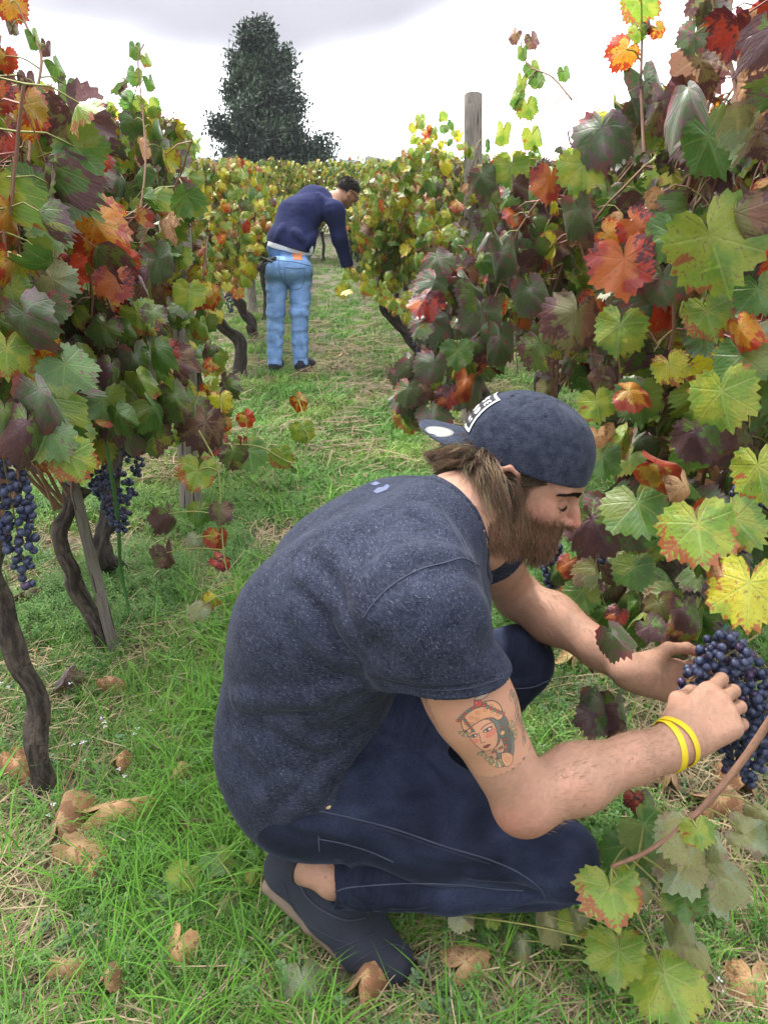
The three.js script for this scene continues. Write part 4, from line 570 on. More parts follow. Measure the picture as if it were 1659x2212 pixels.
// hands: palm, four fingers and a thumb, each finger three bones rooted in the palm
function hand(wr, D, N, right, pose, sc = 1) { // D along the hand, N out of its back
  const d = D.clone().normalize(), n = N.clone().addScaledVector(d, -N.dot(d)).normalize(), s = d.clone().cross(n).multiplyScalar(right ? 1 : -1); // s towards the little finger
  const at = (a, b, c) => wr.clone().addScaledVector(d, a * sc).addScaledVector(s, b * sc).addScaledVector(n, c * sc), P = [], tips = [], cm = 0.01 * sc;
  const F = [[-3.0, 8.8, 4.5, 2.6, 2.0, 0.98], [-0.95, 9.2, 4.9, 3.0, 2.1, 1.0], [1.05, 8.8, 4.6, 2.8, 2.1, 0.96], [2.9, 8.0, 3.7, 2.1, 1.8, 0.86]];
  P.push(cone(at(-0.02, 0, 0), at(0.02, 0, 0), 2.9 * cm, 2.9 * cm, 0.02));
  F.forEach(([b, m, l1, l2, l3, r], i) => {
    const root = at(0.012, b * 0.0060, 0), mcp = at(m * 0.01, b * 0.01, 0.002); P.push(cone(root, mcp, 1.45 * cm, 1.22 * cm, 0.016));
    P.push(cone(at(0.03, b * 0.007, -0.006), at(m * 0.0095, b * 0.01, -0.005), 1.2 * cm, 1.05 * cm, 0.016));
    let p = mcp, a = pose.mcp[i]; const spread = (pose.spread ?? 0.05) * (i - 1.5); let dir = d.clone(); const seg = [[l1, pose.mcp[i], r, r * 0.93], [l2, pose.pip[i], r * 0.95, r * 0.85], [l3, pose.dip[i], r * 0.86, r * 0.70]]; let ang = 0;
    seg.forEach(([l, bend, ra, rb], q) => { ang += bend; dir = d.clone().multiplyScalar(Math.cos(ang)).addScaledVector(n, -Math.sin(ang)).addScaledVector(s, spread).normalize(); const e = p.clone().addScaledVector(dir, l * cm); P.push(cone(p, e, ra * cm * (q ? 1.0 : 1.06), rb * cm, q ? 0.0035 : 0.006)); if (q) P.push(ball(p, ra * cm * 1.06, 0.004)); p = e; });
    tips.push({ p, dir, n: n.clone().multiplyScalar(Math.cos(ang)).addScaledVector(d, Math.sin(ang)), r: r * cm * 0.75 });
  });
  const T = pose.thumb.map(([a, b, c]) => at(a * 0.01, b * 0.01, c * 0.01)); P.push(cone(T[0], T[1], 1.65 * cm, 1.25 * cm, 0.018), cone(T[1], T[2], 1.15 * cm, 1.02 * cm, 0.005), ball(T[2], 1.06 * cm, 0.004), cone(T[2], T[3], 1.02 * cm, 0.82 * cm, 0.004));
  const td = T[3].clone().sub(T[2]).normalize(); tips.push({ p: T[3], dir: td, n: pose.thumbN ? at(...pose.thumbN.map((q) => q)).sub(at(0, 0, 0)).normalize() : n, r: 0.82 * cm });
  return { prims: P, tips, d, n, s, at };
}
const HR_D = V(0.105, 0.052, -0.045), HR_N = V(-0.30, 0.62, 0.72);
const handR = hand(J.wrR, HR_D, HR_N, true, { mcp: [0.62, 0.72, 0.8, 0.88], pip: [1.0, 1.05, 1.1, 1.1], dip: [0.6, 0.6, 0.6, 0.6], spread: 0.05, thumb: [[2.4, -2.6, -0.8], [5.2, -4.6, -2.4], [8.2, -4.4, -4.2], [10.6, -3.2, -5.4]] }, 1.10);
const HL_D = V(0.10, -0.035, -0.02), HL_N = V(0.18, -0.80, -0.62);
const handL = hand(J.wrL, HL_D, HL_N, false, { mcp: [0.75, 0.95, 1.05, 1.1], pip: [1.25, 1.35, 1.35, 1.3], dip: [0.7, 0.75, 0.75, 0.7], spread: 0.06, thumb: [[2.2, -2.8, -1.2], [5.2, -5.0, -2.6], [8.8, -5.6, -3.2], [11.4, -4.9, -3.9]] }, 1.02);
const armPrims = (sh, el, wr, hnd, fl) => { // fl: which way the muscle of the forearm bulges
  const u = el.clone().sub(sh).normalize(), f = wr.clone().sub(el).normalize();
  return [cone(sh, lerpV(sh, el, 0.5), 0.060, 0.054, 0.03), cone(lerpV(sh, el, 0.45), el, 0.054, 0.043, 0.03), ball(el.clone().addScaledVector(u, 0.016).addScaledVector(f, -0.012), 0.032, 0.022),
    cone(el.clone().addScaledVector(f, 0.01), lerpV(el, wr, 0.33), 0.043, 0.0465, 0.03), cone(lerpV(el, wr, 0.33).addScaledVector(fl, 0.006), lerpV(el, wr, 0.72), 0.0455, 0.0355, 0.03), cone(lerpV(el, wr, 0.7), wr, 0.0355, 0.0295, 0.02)];
};
const armR = armPrims(J.shR, J.elR, J.wrR, handR, V(0, 1, 0)), armL = armPrims(J.shL, J.elL, J.wrL, handL, V(0, 1, 0));
// the wrist flattens towards the hand
const hip = lerpV(J.hipR, J.hipL, 0.5), LAT = J.hipL.clone().sub(J.hipR).normalize(), LATS = J.shL.clone().sub(J.shR).normalize();
// spine: stations down the back, [u, v, depth, half width, thickness, inset from the outline]
const SPINE = [[905, 1030, 1.19, 0.030, 0.052], [800, 1056, 1.22, 0.090, 0.074], [700, 1103, 1.25, 0.100, 0.090], [615, 1168, 1.29, 0.100, 0.100], [552, 1245, 1.33, 0.095, 0.106], [522, 1365, 1.365, 0.086, 0.108], [497, 1485, 1.395, 0.080, 0.110], [492, 1590, 1.41, 0.080, 0.110], [522, 1675, 1.42, 0.084, 0.106]];
const spine = SPINE.map(([u, v, d, w, r], i) => { const a = SPINE[Math.max(0, i - 1)], b = SPINE[Math.min(SPINE.length - 1, i + 1)], tu = b[0] - a[0], tv = b[1] - a[1], l = Math.hypot(tu, tv), px = FPX / d; return { c: W(u + tv / l * (r + 0.034) * px, v - tu / l * (r + 0.034) * px, d), w, r }; });
const latAt = (i) => LATS.clone().lerp(LAT, i / (spine.length - 1)).normalize();
function torsoPrims(g) { const P = []; for (let i = 0; i < spine.length; i++) { const a = spine[i], L = latAt(i); for (const s of [-1, 1]) { const p = a.c.clone().addScaledVector(L, s * a.w); if (i) { const b = spine[i - 1], q = b.c.clone().addScaledVector(latAt(i - 1), s * b.w); P.push(cone(q, p, b.r + g, a.r + g, 0.06)); } if (s > 0) P.push(cone(a.c.clone().addScaledVector(L, -a.w), p, a.r + g, a.r + g, 0.05)); } } return P; }
const torso = torsoPrims(-0.026);
const bodyAll = field([...torso, ...neckPrims, ...headPrims, ...armR, ...armL, ...handR.prims, ...handL.prims, cone(hip, J.hipR, 0.09, 0.08, 0.05), cone(J.hipR, J.kneeR, 0.075, 0.05, 0.04), cone(J.kneeR, J.ankR, 0.05, 0.034, 0.03), cone(J.hipL, J.kneeL, 0.075, 0.05, 0.04), cone(J.kneeL, J.ankL, 0.05, 0.034, 0.03), cone(J.ankR, J.ballR, 0.034, 0.03, 0.03), cone(J.ankL, J.toeL, 0.034, 0.02, 0.03)]);
const near = (list, r) => (x, y, z) => list.some(([p, q]) => (x - p.x) ** 2 + (y - p.y) ** 2 + (z - p.z) ** 2 < (q ?? r) ** 2);

// ---- T-shirt
const sleeveEnd = (sh, el, t) => ({ p: lerpV(sh, el, t), n: el.clone().sub(sh).normalize() });
const SR = { p: W(985, 1492, 1.105).add(V(0, 0.05, 0)), n: V(0.06, -0.985, 0.10).normalize() }, SL = { p: W(1082, 1232, 1.46), n: V(0.45, -0.80, -0.2).normalize() };
const sleeveTopR = J.shR.clone().add(V(-0.004, -0.008, 0)), sleeveMidR = lerpV(J.shR, J.elR, 0.42).add(V(-0.016, 0, 0.002)), sleeveLowR = lerpV(J.shR, J.elR, 0.9).add(V(-0.034, 0.01, 0.002));
const shirtPrims = [...torsoPrims(0.006), cone(W(955, 1150, 1.18), J.shR.clone().add(V(0.0, -0.01, 0)), 0.050, 0.072, 0.06), cone(J.shR.clone().add(V(0.0, -0.01, -0.04)), V(0.09, 0.69, -1.02), 0.066, 0.055, 0.05), cone(lerpV(NB, J.shL, 0.25).add(V(0, -0.02, 0)), J.shL, 0.052, 0.070, 0.06),
  cone(V(0.085, 0.69, -1.02), V(0.12, 0.69, -1.20), 0.055, 0.06, 0.06)];
const sleevePrimsR = [cone(sleeveTopR, sleeveMidR, 0.071, 0.075, 0.05), cone(sleeveMidR, sleeveLowR, 0.076, 0.080, 0.04)], sleevePrimsL = [cone(J.shL, lerpV(J.shL, J.elL, 0.85), 0.072, 0.068, 0.05)];
const fold = (pts, r, k = 0.02) => { const o = []; for (let i = 1; i < pts.length; i++) o.push(cone(pts[i - 1], pts[i], r, r, k)); return o; };
const joinK = (x, y, z, sh, n) => mix(0.055, 0.010, sstep(0.02, 0.15, (x - sh.x) * n.x + (y - sh.y) * n.y + (z - sh.z) * n.z));
const shirtCore = field([...shirtPrims, ...sleevePrimsR, ...sleevePrimsL]);
const FOLDS = [ // soft ridges in the cloth, along lines seen on the photograph: [pixel path, lift, radius]
  [[[640, 1230], [720, 1300], [770, 1390]], -0.003, 0.007], [[[700, 1180], [770, 1260], [800, 1340]], -0.003, 0.007], [[[560, 1640], [640, 1690], [690, 1700]], -0.003, 0.007], [[[600, 1560], [680, 1600], [740, 1600]], -0.003, 0.008], [[[830, 1440], [770, 1480], [700, 1490]], -0.002, 0.007], [[[905, 1330], [960, 1310], [1010, 1325]], -0.002, 0.006], [[[890, 1450], [960, 1430], [1040, 1445]], -0.002, 0.006], [[[880, 1390], [930, 1372], [1000, 1385]], -0.002, 0.005],
  [[[510, 1512], [560, 1513], [640, 1512], [720, 1508]], -0.002, 0.011], [[[800, 1265], [860, 1215], [940, 1198], [1010, 1212]], -0.004, 0.010], [[[845, 1335], [905, 1300], [985, 1290], [1050, 1330]], -0.006, 0.010],
  [[[770, 1440], [700, 1390], [640, 1310]], -0.007, 0.012], [[[830, 1480], [760, 1520], [660, 1560]], -0.007, 0.013], [[[690, 1720], [640, 1640], [600, 1600]], -0.006, 0.012], [[[620, 1760], [690, 1690], [770, 1610]], -0.005, 0.013], [[[560, 1740], [610, 1690], [650, 1660]], -0.006, 0.010],
  [[[880, 1420], [950, 1400], [1040, 1430]], -0.005, 0.010], [[[890, 1370], [960, 1345], [1060, 1370]], -0.006, 0.009], [[[900, 1100], [950, 1130], [985, 1175]], -0.005, 0.008], [[[520, 1600], [590, 1625], [650, 1640]], -0.008, 0.013], [[[860, 1450], [930, 1460], [1060, 1455]], -0.006, 0.008]];
for (const [line, lift, r] of FOLDS) { const P = pinLine(shirtCore, line, 7, lift - r * 0.60), sl = line.some(([u, v]) => u > 870 && v > 1280); (sl ? sleevePrimsR : shirtPrims).push(...fold(P, r, 0.022)); }
const trunkF = field(shirtPrims), sleeveFR = field(sleevePrimsR), sleeveFL = field(sleevePrimsL), armDR = J.elR.clone().sub(J.shR).normalize(), armDL = J.elL.clone().sub(J.shL).normalize();
const neckAxis = cone(hd(-2.6, -5.0, 0), lerpV(NB, hd(-2.8, -4.5, 0), 0.12), 0.064, 0.062, 0.02), neckAxis2 = cone(hd(1.0, -8, 0), lerpV(NB, V(0.17, 0.76, -1.13), 0.8), 0.055, 0.058, 0.02);
const cloth = (x, y, z) => 0.004 * (fbm(x * 9, y * 9, z * 9, 3) - 0.5) + 0.0022 * (fbm(x * 26 + 3, y * 26, z * 26, 2) - 0.5);
const sleeveOf = (o, pl, x, y, z) => { if (o > 0.05) return o; let d = o; const c = (x - pl.p.x) * pl.n.x + (y - pl.p.y) * pl.n.y + (z - pl.p.z) * pl.n.z; if (c > -0.021 && c < -0.016) d += 0.0012; d = Math.max(d, c); if (c > -0.06) d = Math.max(d, -Math.max(o + 0.0068, -c - 0.05)); return d; };
const shirtF = (x, y, z) => {
  const t = trunkF(x, y, z); let r = sleeveFR(x, y, z), l = sleeveFL(x, y, z); if (Math.min(t, r, l) > 0.06) return Math.min(t, r, l);
  const w = Math.min(Math.abs(t), Math.abs(r), Math.abs(l)) < 0.03 ? cloth(x, y, z) : 0; let d = t + w; r += w; l += w;
  if (r < 0.12) d = smin(d, sleeveOf(r, SR, x, y, z), joinK(x, y, z, J.shR, armDR)); if (l < 0.12) d = smin(d, sleeveOf(l, SL, x, y, z), joinK(x, y, z, J.shL, armDL));
  const nk = Math.min(neckAxis.f(x, y, z), neckAxis2.f(x, y, z)) - 0.006; if (nk < 0.03) { if (nk < 0.017 && nk > 0.0145) d += 0.0015; if (nk <= 0.0145) d -= 0.0015; d = Math.max(d, -nk); }
  // hem: everything in front of the hip, under the belly, is the jeans
  const h = hemPlane(x, y, z); d = Math.max(d, h);
  return d;
};
const HA = W(648, 1850, 1.30), HB = W(738, 1628, 1.22), HC = W(940, 1535, 1.2), HL = V(-0.35, -0.15, -1), HN = HB.clone().sub(HA).cross(HL).normalize(), HN2 = HC.clone().sub(HB).cross(HL).normalize(); if (HN.y > 0) HN.negate(); if (HN2.y > 0) HN2.negate();
function hemPlane(x, y, z) { const w = 0.005 * Math.sin(z * 34 + x * 20), a = (x - HA.x) * HN.x + (y - HA.y) * HN.y + (z - HA.z) * HN.z, b = (x - HB.x) * HN2.x + (y - HB.y) * HN2.y + (z - HB.z) * HN2.z; return smin(a, b, 0.02) + w; }

// ---- jeans and shoes
const cuffR = W(722, 1898, 1.325), calfR = lerpV(J.kneeR, cuffR, 0.06).add(V(-0.01, -0.040, -0.004));
const low = spine.length - 1, jeansPrims = [cone(lerpV(J.hipR, J.hipL, 0.35), V(0.06, 0.42, -1.16), 0.10, 0.085, 0.06), ...[-1, 1].map((q) => cone(spine[low].c.clone().addScaledVector(latAt(low), q * spine[low].w).add(V(0.02, 0.01, 0)), spine[low - 1].c.clone().addScaledVector(latAt(low - 1), q * spine[low - 1].w).add(V(0.03, 0, 0)), spine[low].r - 0.004, spine[low - 1].r - 0.012, 0.06)), cone(J.hipR, J.hipL, 0.105, 0.105, 0.05), cone(W(630, 1735, 1.40), hip, 0.085, 0.10, 0.06), cone(J.hipR, lerpV(J.hipR, J.kneeR, 0.5), 0.104, 0.088, 0.05), cone(lerpV(J.hipR, J.kneeR, 0.5), J.kneeR, 0.088, 0.068, 0.05),
  cone(J.hipL, lerpV(J.hipL, J.kneeL, 0.5), 0.104, 0.090, 0.05), cone(lerpV(J.hipL, J.kneeL, 0.5), J.kneeL, 0.090, 0.070, 0.05), cone(J.kneeL, J.ankL, 0.072, 0.052, 0.02)];
const calfPrims = [cone(calfR, lerpV(calfR, cuffR, 0.45), 0.060, 0.058, 0.018), cone(lerpV(calfR, cuffR, 0.45), cuffR.clone().addScaledVector(cuffR.clone().sub(calfR).normalize(), 0.03), 0.058, 0.047, 0.02)];
const jeansCore = field([...jeansPrims, ...calfPrims]);
for (const [line, lift, r] of [[[[1168, 1912], [1120, 1888], [1060, 1876]], -0.001, 0.005], [[[1172, 1922], [1130, 1942], [1085, 1952]], -0.001, 0.005], [[[1180, 1915], [1225, 1895], [1262, 1868]], -0.001, 0.005], [[[1185, 1925], [1230, 1930], [1275, 1915]], -0.001, 0.005], [[[1160, 1905], [1110, 1855], [1060, 1835]], -0.002, 0.006], [[[800, 1940], [860, 1952], [920, 1950]], -0.001, 0.005], [[[760, 1905], [800, 1940], [830, 1965]], -0.001, 0.005], [[[640, 1780], [700, 1790], [770, 1812]], -0.002, 0.006], [[[830, 1590], [900, 1640], [960, 1700]], -0.003, 0.008], [[[1000, 1880], [1050, 1890], [1110, 1893]], -0.001, 0.005], [[[1080, 1878], [1160, 1902], [1240, 1915]], -0.004, 0.008], [[[1100, 1860], [1180, 1870], [1260, 1880]], -0.005, 0.008], [[[1150, 1945], [1210, 1930], [1270, 1935]], -0.005, 0.007], [[[740, 1850], [775, 1885], [770, 1930]], -0.004, 0.006], [[[725, 1935], [765, 1955], [800, 1965]], -0.004, 0.006], [[[700, 1700], [800, 1650], [900, 1600]], -0.006, 0.010], [[[760, 1760], [840, 1740], [930, 1735]], -0.007, 0.010], [[[900, 1840], [980, 1850], [1060, 1850]], -0.006, 0.009], [[[1060, 1490], [1120, 1480], [1180, 1470]], -0.003, 0.006], [[[1150, 1890], [1200, 1860], [1240, 1830]], -0.005, 0.008]]) { const P = pinLine(jeansCore, line, 6, lift - r * 0.40); (line[0][1] > 1900 ? calfPrims : jeansPrims).push(...fold(P, r, 0.014)); }
const thighF = field(jeansPrims), calfF = field(calfPrims), cuffN = cuffR.clone().sub(calfR).normalize();
const jeansF = (x, y, z) => { const w = cloth(x, y, z) * 0.8, t = thighF(x, y, z) + w, o = calfF(x, y, z) + w; if (Math.min(t, o) > 0.05) return Math.min(t, o); let d = o; const c = (x - cuffR.x) * cuffN.x + (y - cuffR.y) * cuffN.y + (z - cuffR.z) * cuffN.z; if (c > -0.07) { if (c > -0.016 && c < -0.012) d += 0.0012; d = Math.max(d, c + 0.003 * Math.sin(z * 60)); d = Math.max(d, -Math.max(o + 0.0068, -c - 0.05)); } return smin(t, d, mix(0.006, 0.05, sstep(0.23, 0.33, x))); };
// shoe frame: along the sole, out of the sole, across
function shoe(heel, ball_, toe, across) {
  const f = ball_.clone().sub(heel).normalize(), X = across.clone().normalize(), S = X.clone().cross(f).normalize(); if (S.y > 0) S.negate();
  const m = (a, b, t, s, x) => lerpV(a, b, t).addScaledVector(S, s).addScaledVector(X, x), up = [], sole = [], tf = toe.clone().sub(ball_).normalize(), ST = X.clone().cross(tf).normalize(); if (ST.y > 0) ST.negate();
  for (const x of [-1, 1]) { up.push(cone(m(heel, ball_, -0.02, 0.004, x * 0.010), m(heel, ball_, 0.55, 0, x * 0.014), 0.034, 0.037, 0.03), cone(m(heel, ball_, 0.55, 0, x * 0.014), m(heel, ball_, 1.0, 0.006, x * 0.022), 0.037, 0.033, 0.03), cone(m(heel, ball_, 1.0, 0.006, x * 0.022), toe.clone().addScaledVector(X, x * 0.012), 0.033, 0.024, 0.03)); }
  up.push(cone(m(heel, ball_, 0.05, -0.045, 0), m(heel, ball_, 0.5, -0.030, 0), 0.033, 0.030, 0.03), cone(m(heel, ball_, -0.08, -0.03, 0), m(heel, ball_, -0.05, 0.01, 0), 0.026, 0.030, 0.03));
  for (const x of [-1, 0, 1]) sole.push(cone(m(heel, ball_, -0.06, 0.043, x * 0.024), m(heel, ball_, 0.5, 0.040, x * 0.026), 0.0145, 0.0135, 0.012), cone(m(heel, ball_, 0.5, 0.040, x * 0.026), m(heel, ball_, 1.0, 0.036, x * 0.034), 0.0135, 0.011, 0.012), cone(m(heel, ball_, 1.0, 0.036, x * 0.034), toe.clone().addScaledVector(ST, 0.022).addScaledVector(X, x * 0.022), 0.011, 0.010, 0.012));
  return { up: field(up), sole: field(sole), S, X, f, m };
}
const shR_ = shoe(J.heelR, J.ballR, J.toeR, V(-0.22, 0.05, 1)), shL_ = shoe(J.ankL.clone().add(V(-0.035, -0.045, 0)), V(0.215, 0.045, -1.372), J.toeL, V(0.1, 0, 1));
const collarDir = J.ankR.clone().sub(lerpV(J.heelR, J.ballR, 0.2)).normalize();
const shoeRF = (x, y, z) => { let d = shR_.up(x, y, z); if (d > 0.05) return d; const leg = ankleHole.f(x, y, z); d = smax(d, -leg, 0.006); return Math.max(d, -shR_.sole(x, y, z) - 0.004); };
const ankleHole = cone(lerpV(J.heelR, J.ballR, 0.20).addScaledVector(shR_.S, -0.045), J.ankR.clone().add(V(0.035, 0.055, 0)), 0.036, 0.050, 0.01);
const legSkin = [cone(lerpV(J.heelR, J.ballR, 0.10), J.ankR, 0.030, 0.032, 0.02), cone(J.ankR, lerpV(cuffR, calfR, 0.3), 0.034, 0.042, 0.03), ball(J.ankR.clone().add(V(0, -0.004, 0.024)), 0.014, 0.02)];
const bodyF = field([...torso, ...neckPrims, ...headPrims, ...armR, ...armL, ...handR.prims, ...handL.prims, cone(hip, J.hipR, 0.08, 0.07, 0.05), cone(J.hipR, J.kneeR, 0.07, 0.046, 0.04), cone(J.kneeR, cuffR, 0.046, 0.034, 0.03), ...legSkin, cone(hip, J.hipL, 0.08, 0.07, 0.05), cone(J.hipL, J.kneeL, 0.075, 0.05, 0.04), cone(J.kneeL, J.ankL, 0.05, 0.034, 0.03), cone(lerpV(J.heelR, J.ballR, 0.1), J.ballR, 0.026, 0.024, 0.02), cone(J.ankL, J.toeL.clone().add(V(-0.02, 0.01, 0)), 0.03, 0.018, 0.02)]);

// ---- meshes
const man = thing('person', 'crouching man in dark T-shirt, jeans and backward cap holding a bunch of grapes', 'person', null, V(0, 0, 0));
const boxOf = (c, r) => [V(c.x - r, c.y - r, c.z - r), V(c.x + r, c.y + r, c.z + r)];
const headBox = [V(HO.x - 0.17, HO.y - 0.175, HO.z - 0.14), V(HO.x + 0.165, HO.y + 0.135, HO.z + 0.14)], hrBox = boxOf(J.wrR.clone().add(V(0.06, 0.03, -0.04)), 0.115), hlBox = boxOf(J.wrL.clone().add(V(0.07, 0.0, 0.0)), 0.115);
const armBox = [V(0.07, 0.385, -1.06), V(0.42, 0.72, -0.80)];
const inBox = (b, x, y, z) => x > b[0].x && x < b[1].x && y > b[0].y && y < b[1].y && z > b[0].z && z < b[1].z;
const DETAIL = typeof QUICK !== 'undefined' ? 2 : 1;
const headF = bodyF.within([headBox[0].clone().subScalar(0.03), headBox[1].clone().addScalar(0.03)]), headSkin = (x, y, z) => { const d = headF(x, y, z); return d > 0.02 ? d : d + 0.0006 * (fbm(x * 160, y * 160, z * 160, 2) - 0.5); };
const piece = (f0, b, cell, taken, under = 0) => { const q = cell * 3, g = f0.within ? f0.within([b[0].clone().subScalar(q), b[1].clone().addScalar(q)]) : f0, f = under ? (x, y, z) => g(x, y, z) + under : g, lap = 0.005; return nets(f, b[0].clone().subScalar(q), b[1].clone().addScalar(q), cell, (x, y, z) => !inBox(b, x, y, z) || taken.some((t) => x > t[0].x + lap && x < t[1].x - lap && y > t[0].y + lap && y < t[1].y - lap && z > t[0].z + lap && z < t[1].z - lap)); };
const bodyMeshes = [piece(headSkin, headBox, 0.0024 * DETAIL, [hrBox, hlBox]), piece(bodyF, hrBox, 0.0022 * DETAIL, []), piece(bodyF, hlBox, 0.0022 * DETAIL, [hrBox], 0.0002), piece(bodyF, armBox, 0.0038 * DETAIL, [headBox, hrBox, hlBox], 0.0004), piece(bodyF, [V(-0.35, -0.01, -1.55), V(0.55, 1.0, -0.78)], 0.007, [headBox, hrBox, hlBox, armBox], 0.0007)];

// ---- skin: tan, redder at knuckles, elbow, ear and nose; the beard's roots and moles
const armU = J.elR.clone().sub(J.shR).normalize(), armFront = V(0, 0, 1).addScaledVector(armU, -armU.z).normalize(), armSide = armU.clone().cross(armFront);
const SKIN0 = [0.40, 0.228, 0.155], SKINR = [0.40, 0.145, 0.105];
const redSpots = [[J.elR.clone().add(V(-0.01, -0.03, 0.02)), 0.05, 0.7], [hd(10.6, -3.2, 0), 0.022, 0.8], [hd(5.8, -2.6, 5), 0.03, 0.45], [hd(-1, 0, 8.4), 0.035, 0.6], [hd(-3, -6, 4), 0.05, 0.4]];
for (const t of [...handR.tips, ...handL.tips]) redSpots.push([t.p, 0.02, 0.6]);
const skinCol = (p, n) => {
  let w = 0; for (const [c, r, a] of redSpots) { const d = p.distanceTo(c) / r; if (d < 2) w = Math.max(w, a * Math.exp(-d * d)); }
  const m = fbm(p.x * 30, p.y * 30, p.z * 30, 3) - 0.5, f = fbm(p.x * 240, p.y * 240, p.z * 240, 2) - 0.5; let c = mix3(SKIN0, SKINR, clamp(w + m * 0.5 + 0.08, 0, 1)); const k = 1 + 0.42 * m + 0.34 * f; c = c.map((q) => q * k);
  const [x, y, z] = hl(p.x, p.y, p.z), az = Math.abs(z);
  if (x > -6 && x < 13 && y > -14 && y < 9 && az < 10 && p.x > 0.1) {
    const jaw = sstep(-2.6, -4.6, y + 0.20 * (7.5 - x) * (x < 7.5 ? -1 : 0) * 0.6) * sstep(-1.5, 0.8, x) * sstep(-8.6 - 0.62 * Math.max(0, x), -7.2 - 0.62 * Math.max(0, x), y), sb = sstep(-0.4, 0.6, x) * (1 - sstep(2.0, 3.2, x)) * sstep(4.2, 5.4, az) * sstep(3.5, 2.5, y);
    const lip = Math.exp(-(((x - 8.9) / 1.0) ** 2 + ((y + 6.5) / 0.75) ** 2 + (z / 1.7) ** 2)), mo = sstep(-3.9, -4.5, y) * sstep(7.2, 8.2, x) * sstep(-6.2, -5.6, y);
    const b = clamp(Math.max(jaw, sb * 0.9, mo) * (1 - lip), 0, 1); c = mix3(c, [0.115, 0.062, 0.040], b * 0.5); c = mix3(c, [0.34, 0.12, 0.10], lip * 0.8);
    const eye = Math.exp(-(((x - 7.9) / 0.9) ** 2 + ((y + 0.75) / 0.16) ** 2 + ((az - 3.2) / 1.3) ** 2)); c = mix3(c, [0.03, 0.02, 0.018], clamp(eye * 0.8, 0, 0.6));
    c = mix3(c, [0.30, 0.145, 0.11], 0.5 * Math.exp(-(((x - 7.6) / 1.6) ** 2 + ((y + 0.1) / 1.3) ** 2 + ((az - 3.2) / 1.7) ** 2)));
  }
  for (const t of [...handR.tips, ...handL.tips]) { const q = p.clone().sub(t.p); const al = q.dot(t.dir) / t.r; if (Math.abs(al) < 1.3 && q.dot(t.n) > t.r * 0.45 && q.length() < t.r * 1.5) c = mix3(c, [0.52, 0.30, 0.24], 0.8); }
  if (f > 0.335 && m > 0.02) c = mix3(c, [0.12, 0.05, 0.03], 0.7);
  return c;
};
const poreBump = pixTex(256, (u, v) => { const c = 0.6 * tfbm(u, v, 40, 91, 3) + 0.4 * tfbm(u, v, 12, 95, 2); return [c, c, c]; }, { srgb: false, rep: 1 });
const M_SKIN = PHY({ vertexColors: true, roughness: 0.52, bumpMap: fit(poreBump, 14), bumpScale: 0.0011, specularIntensity: 0.7 });
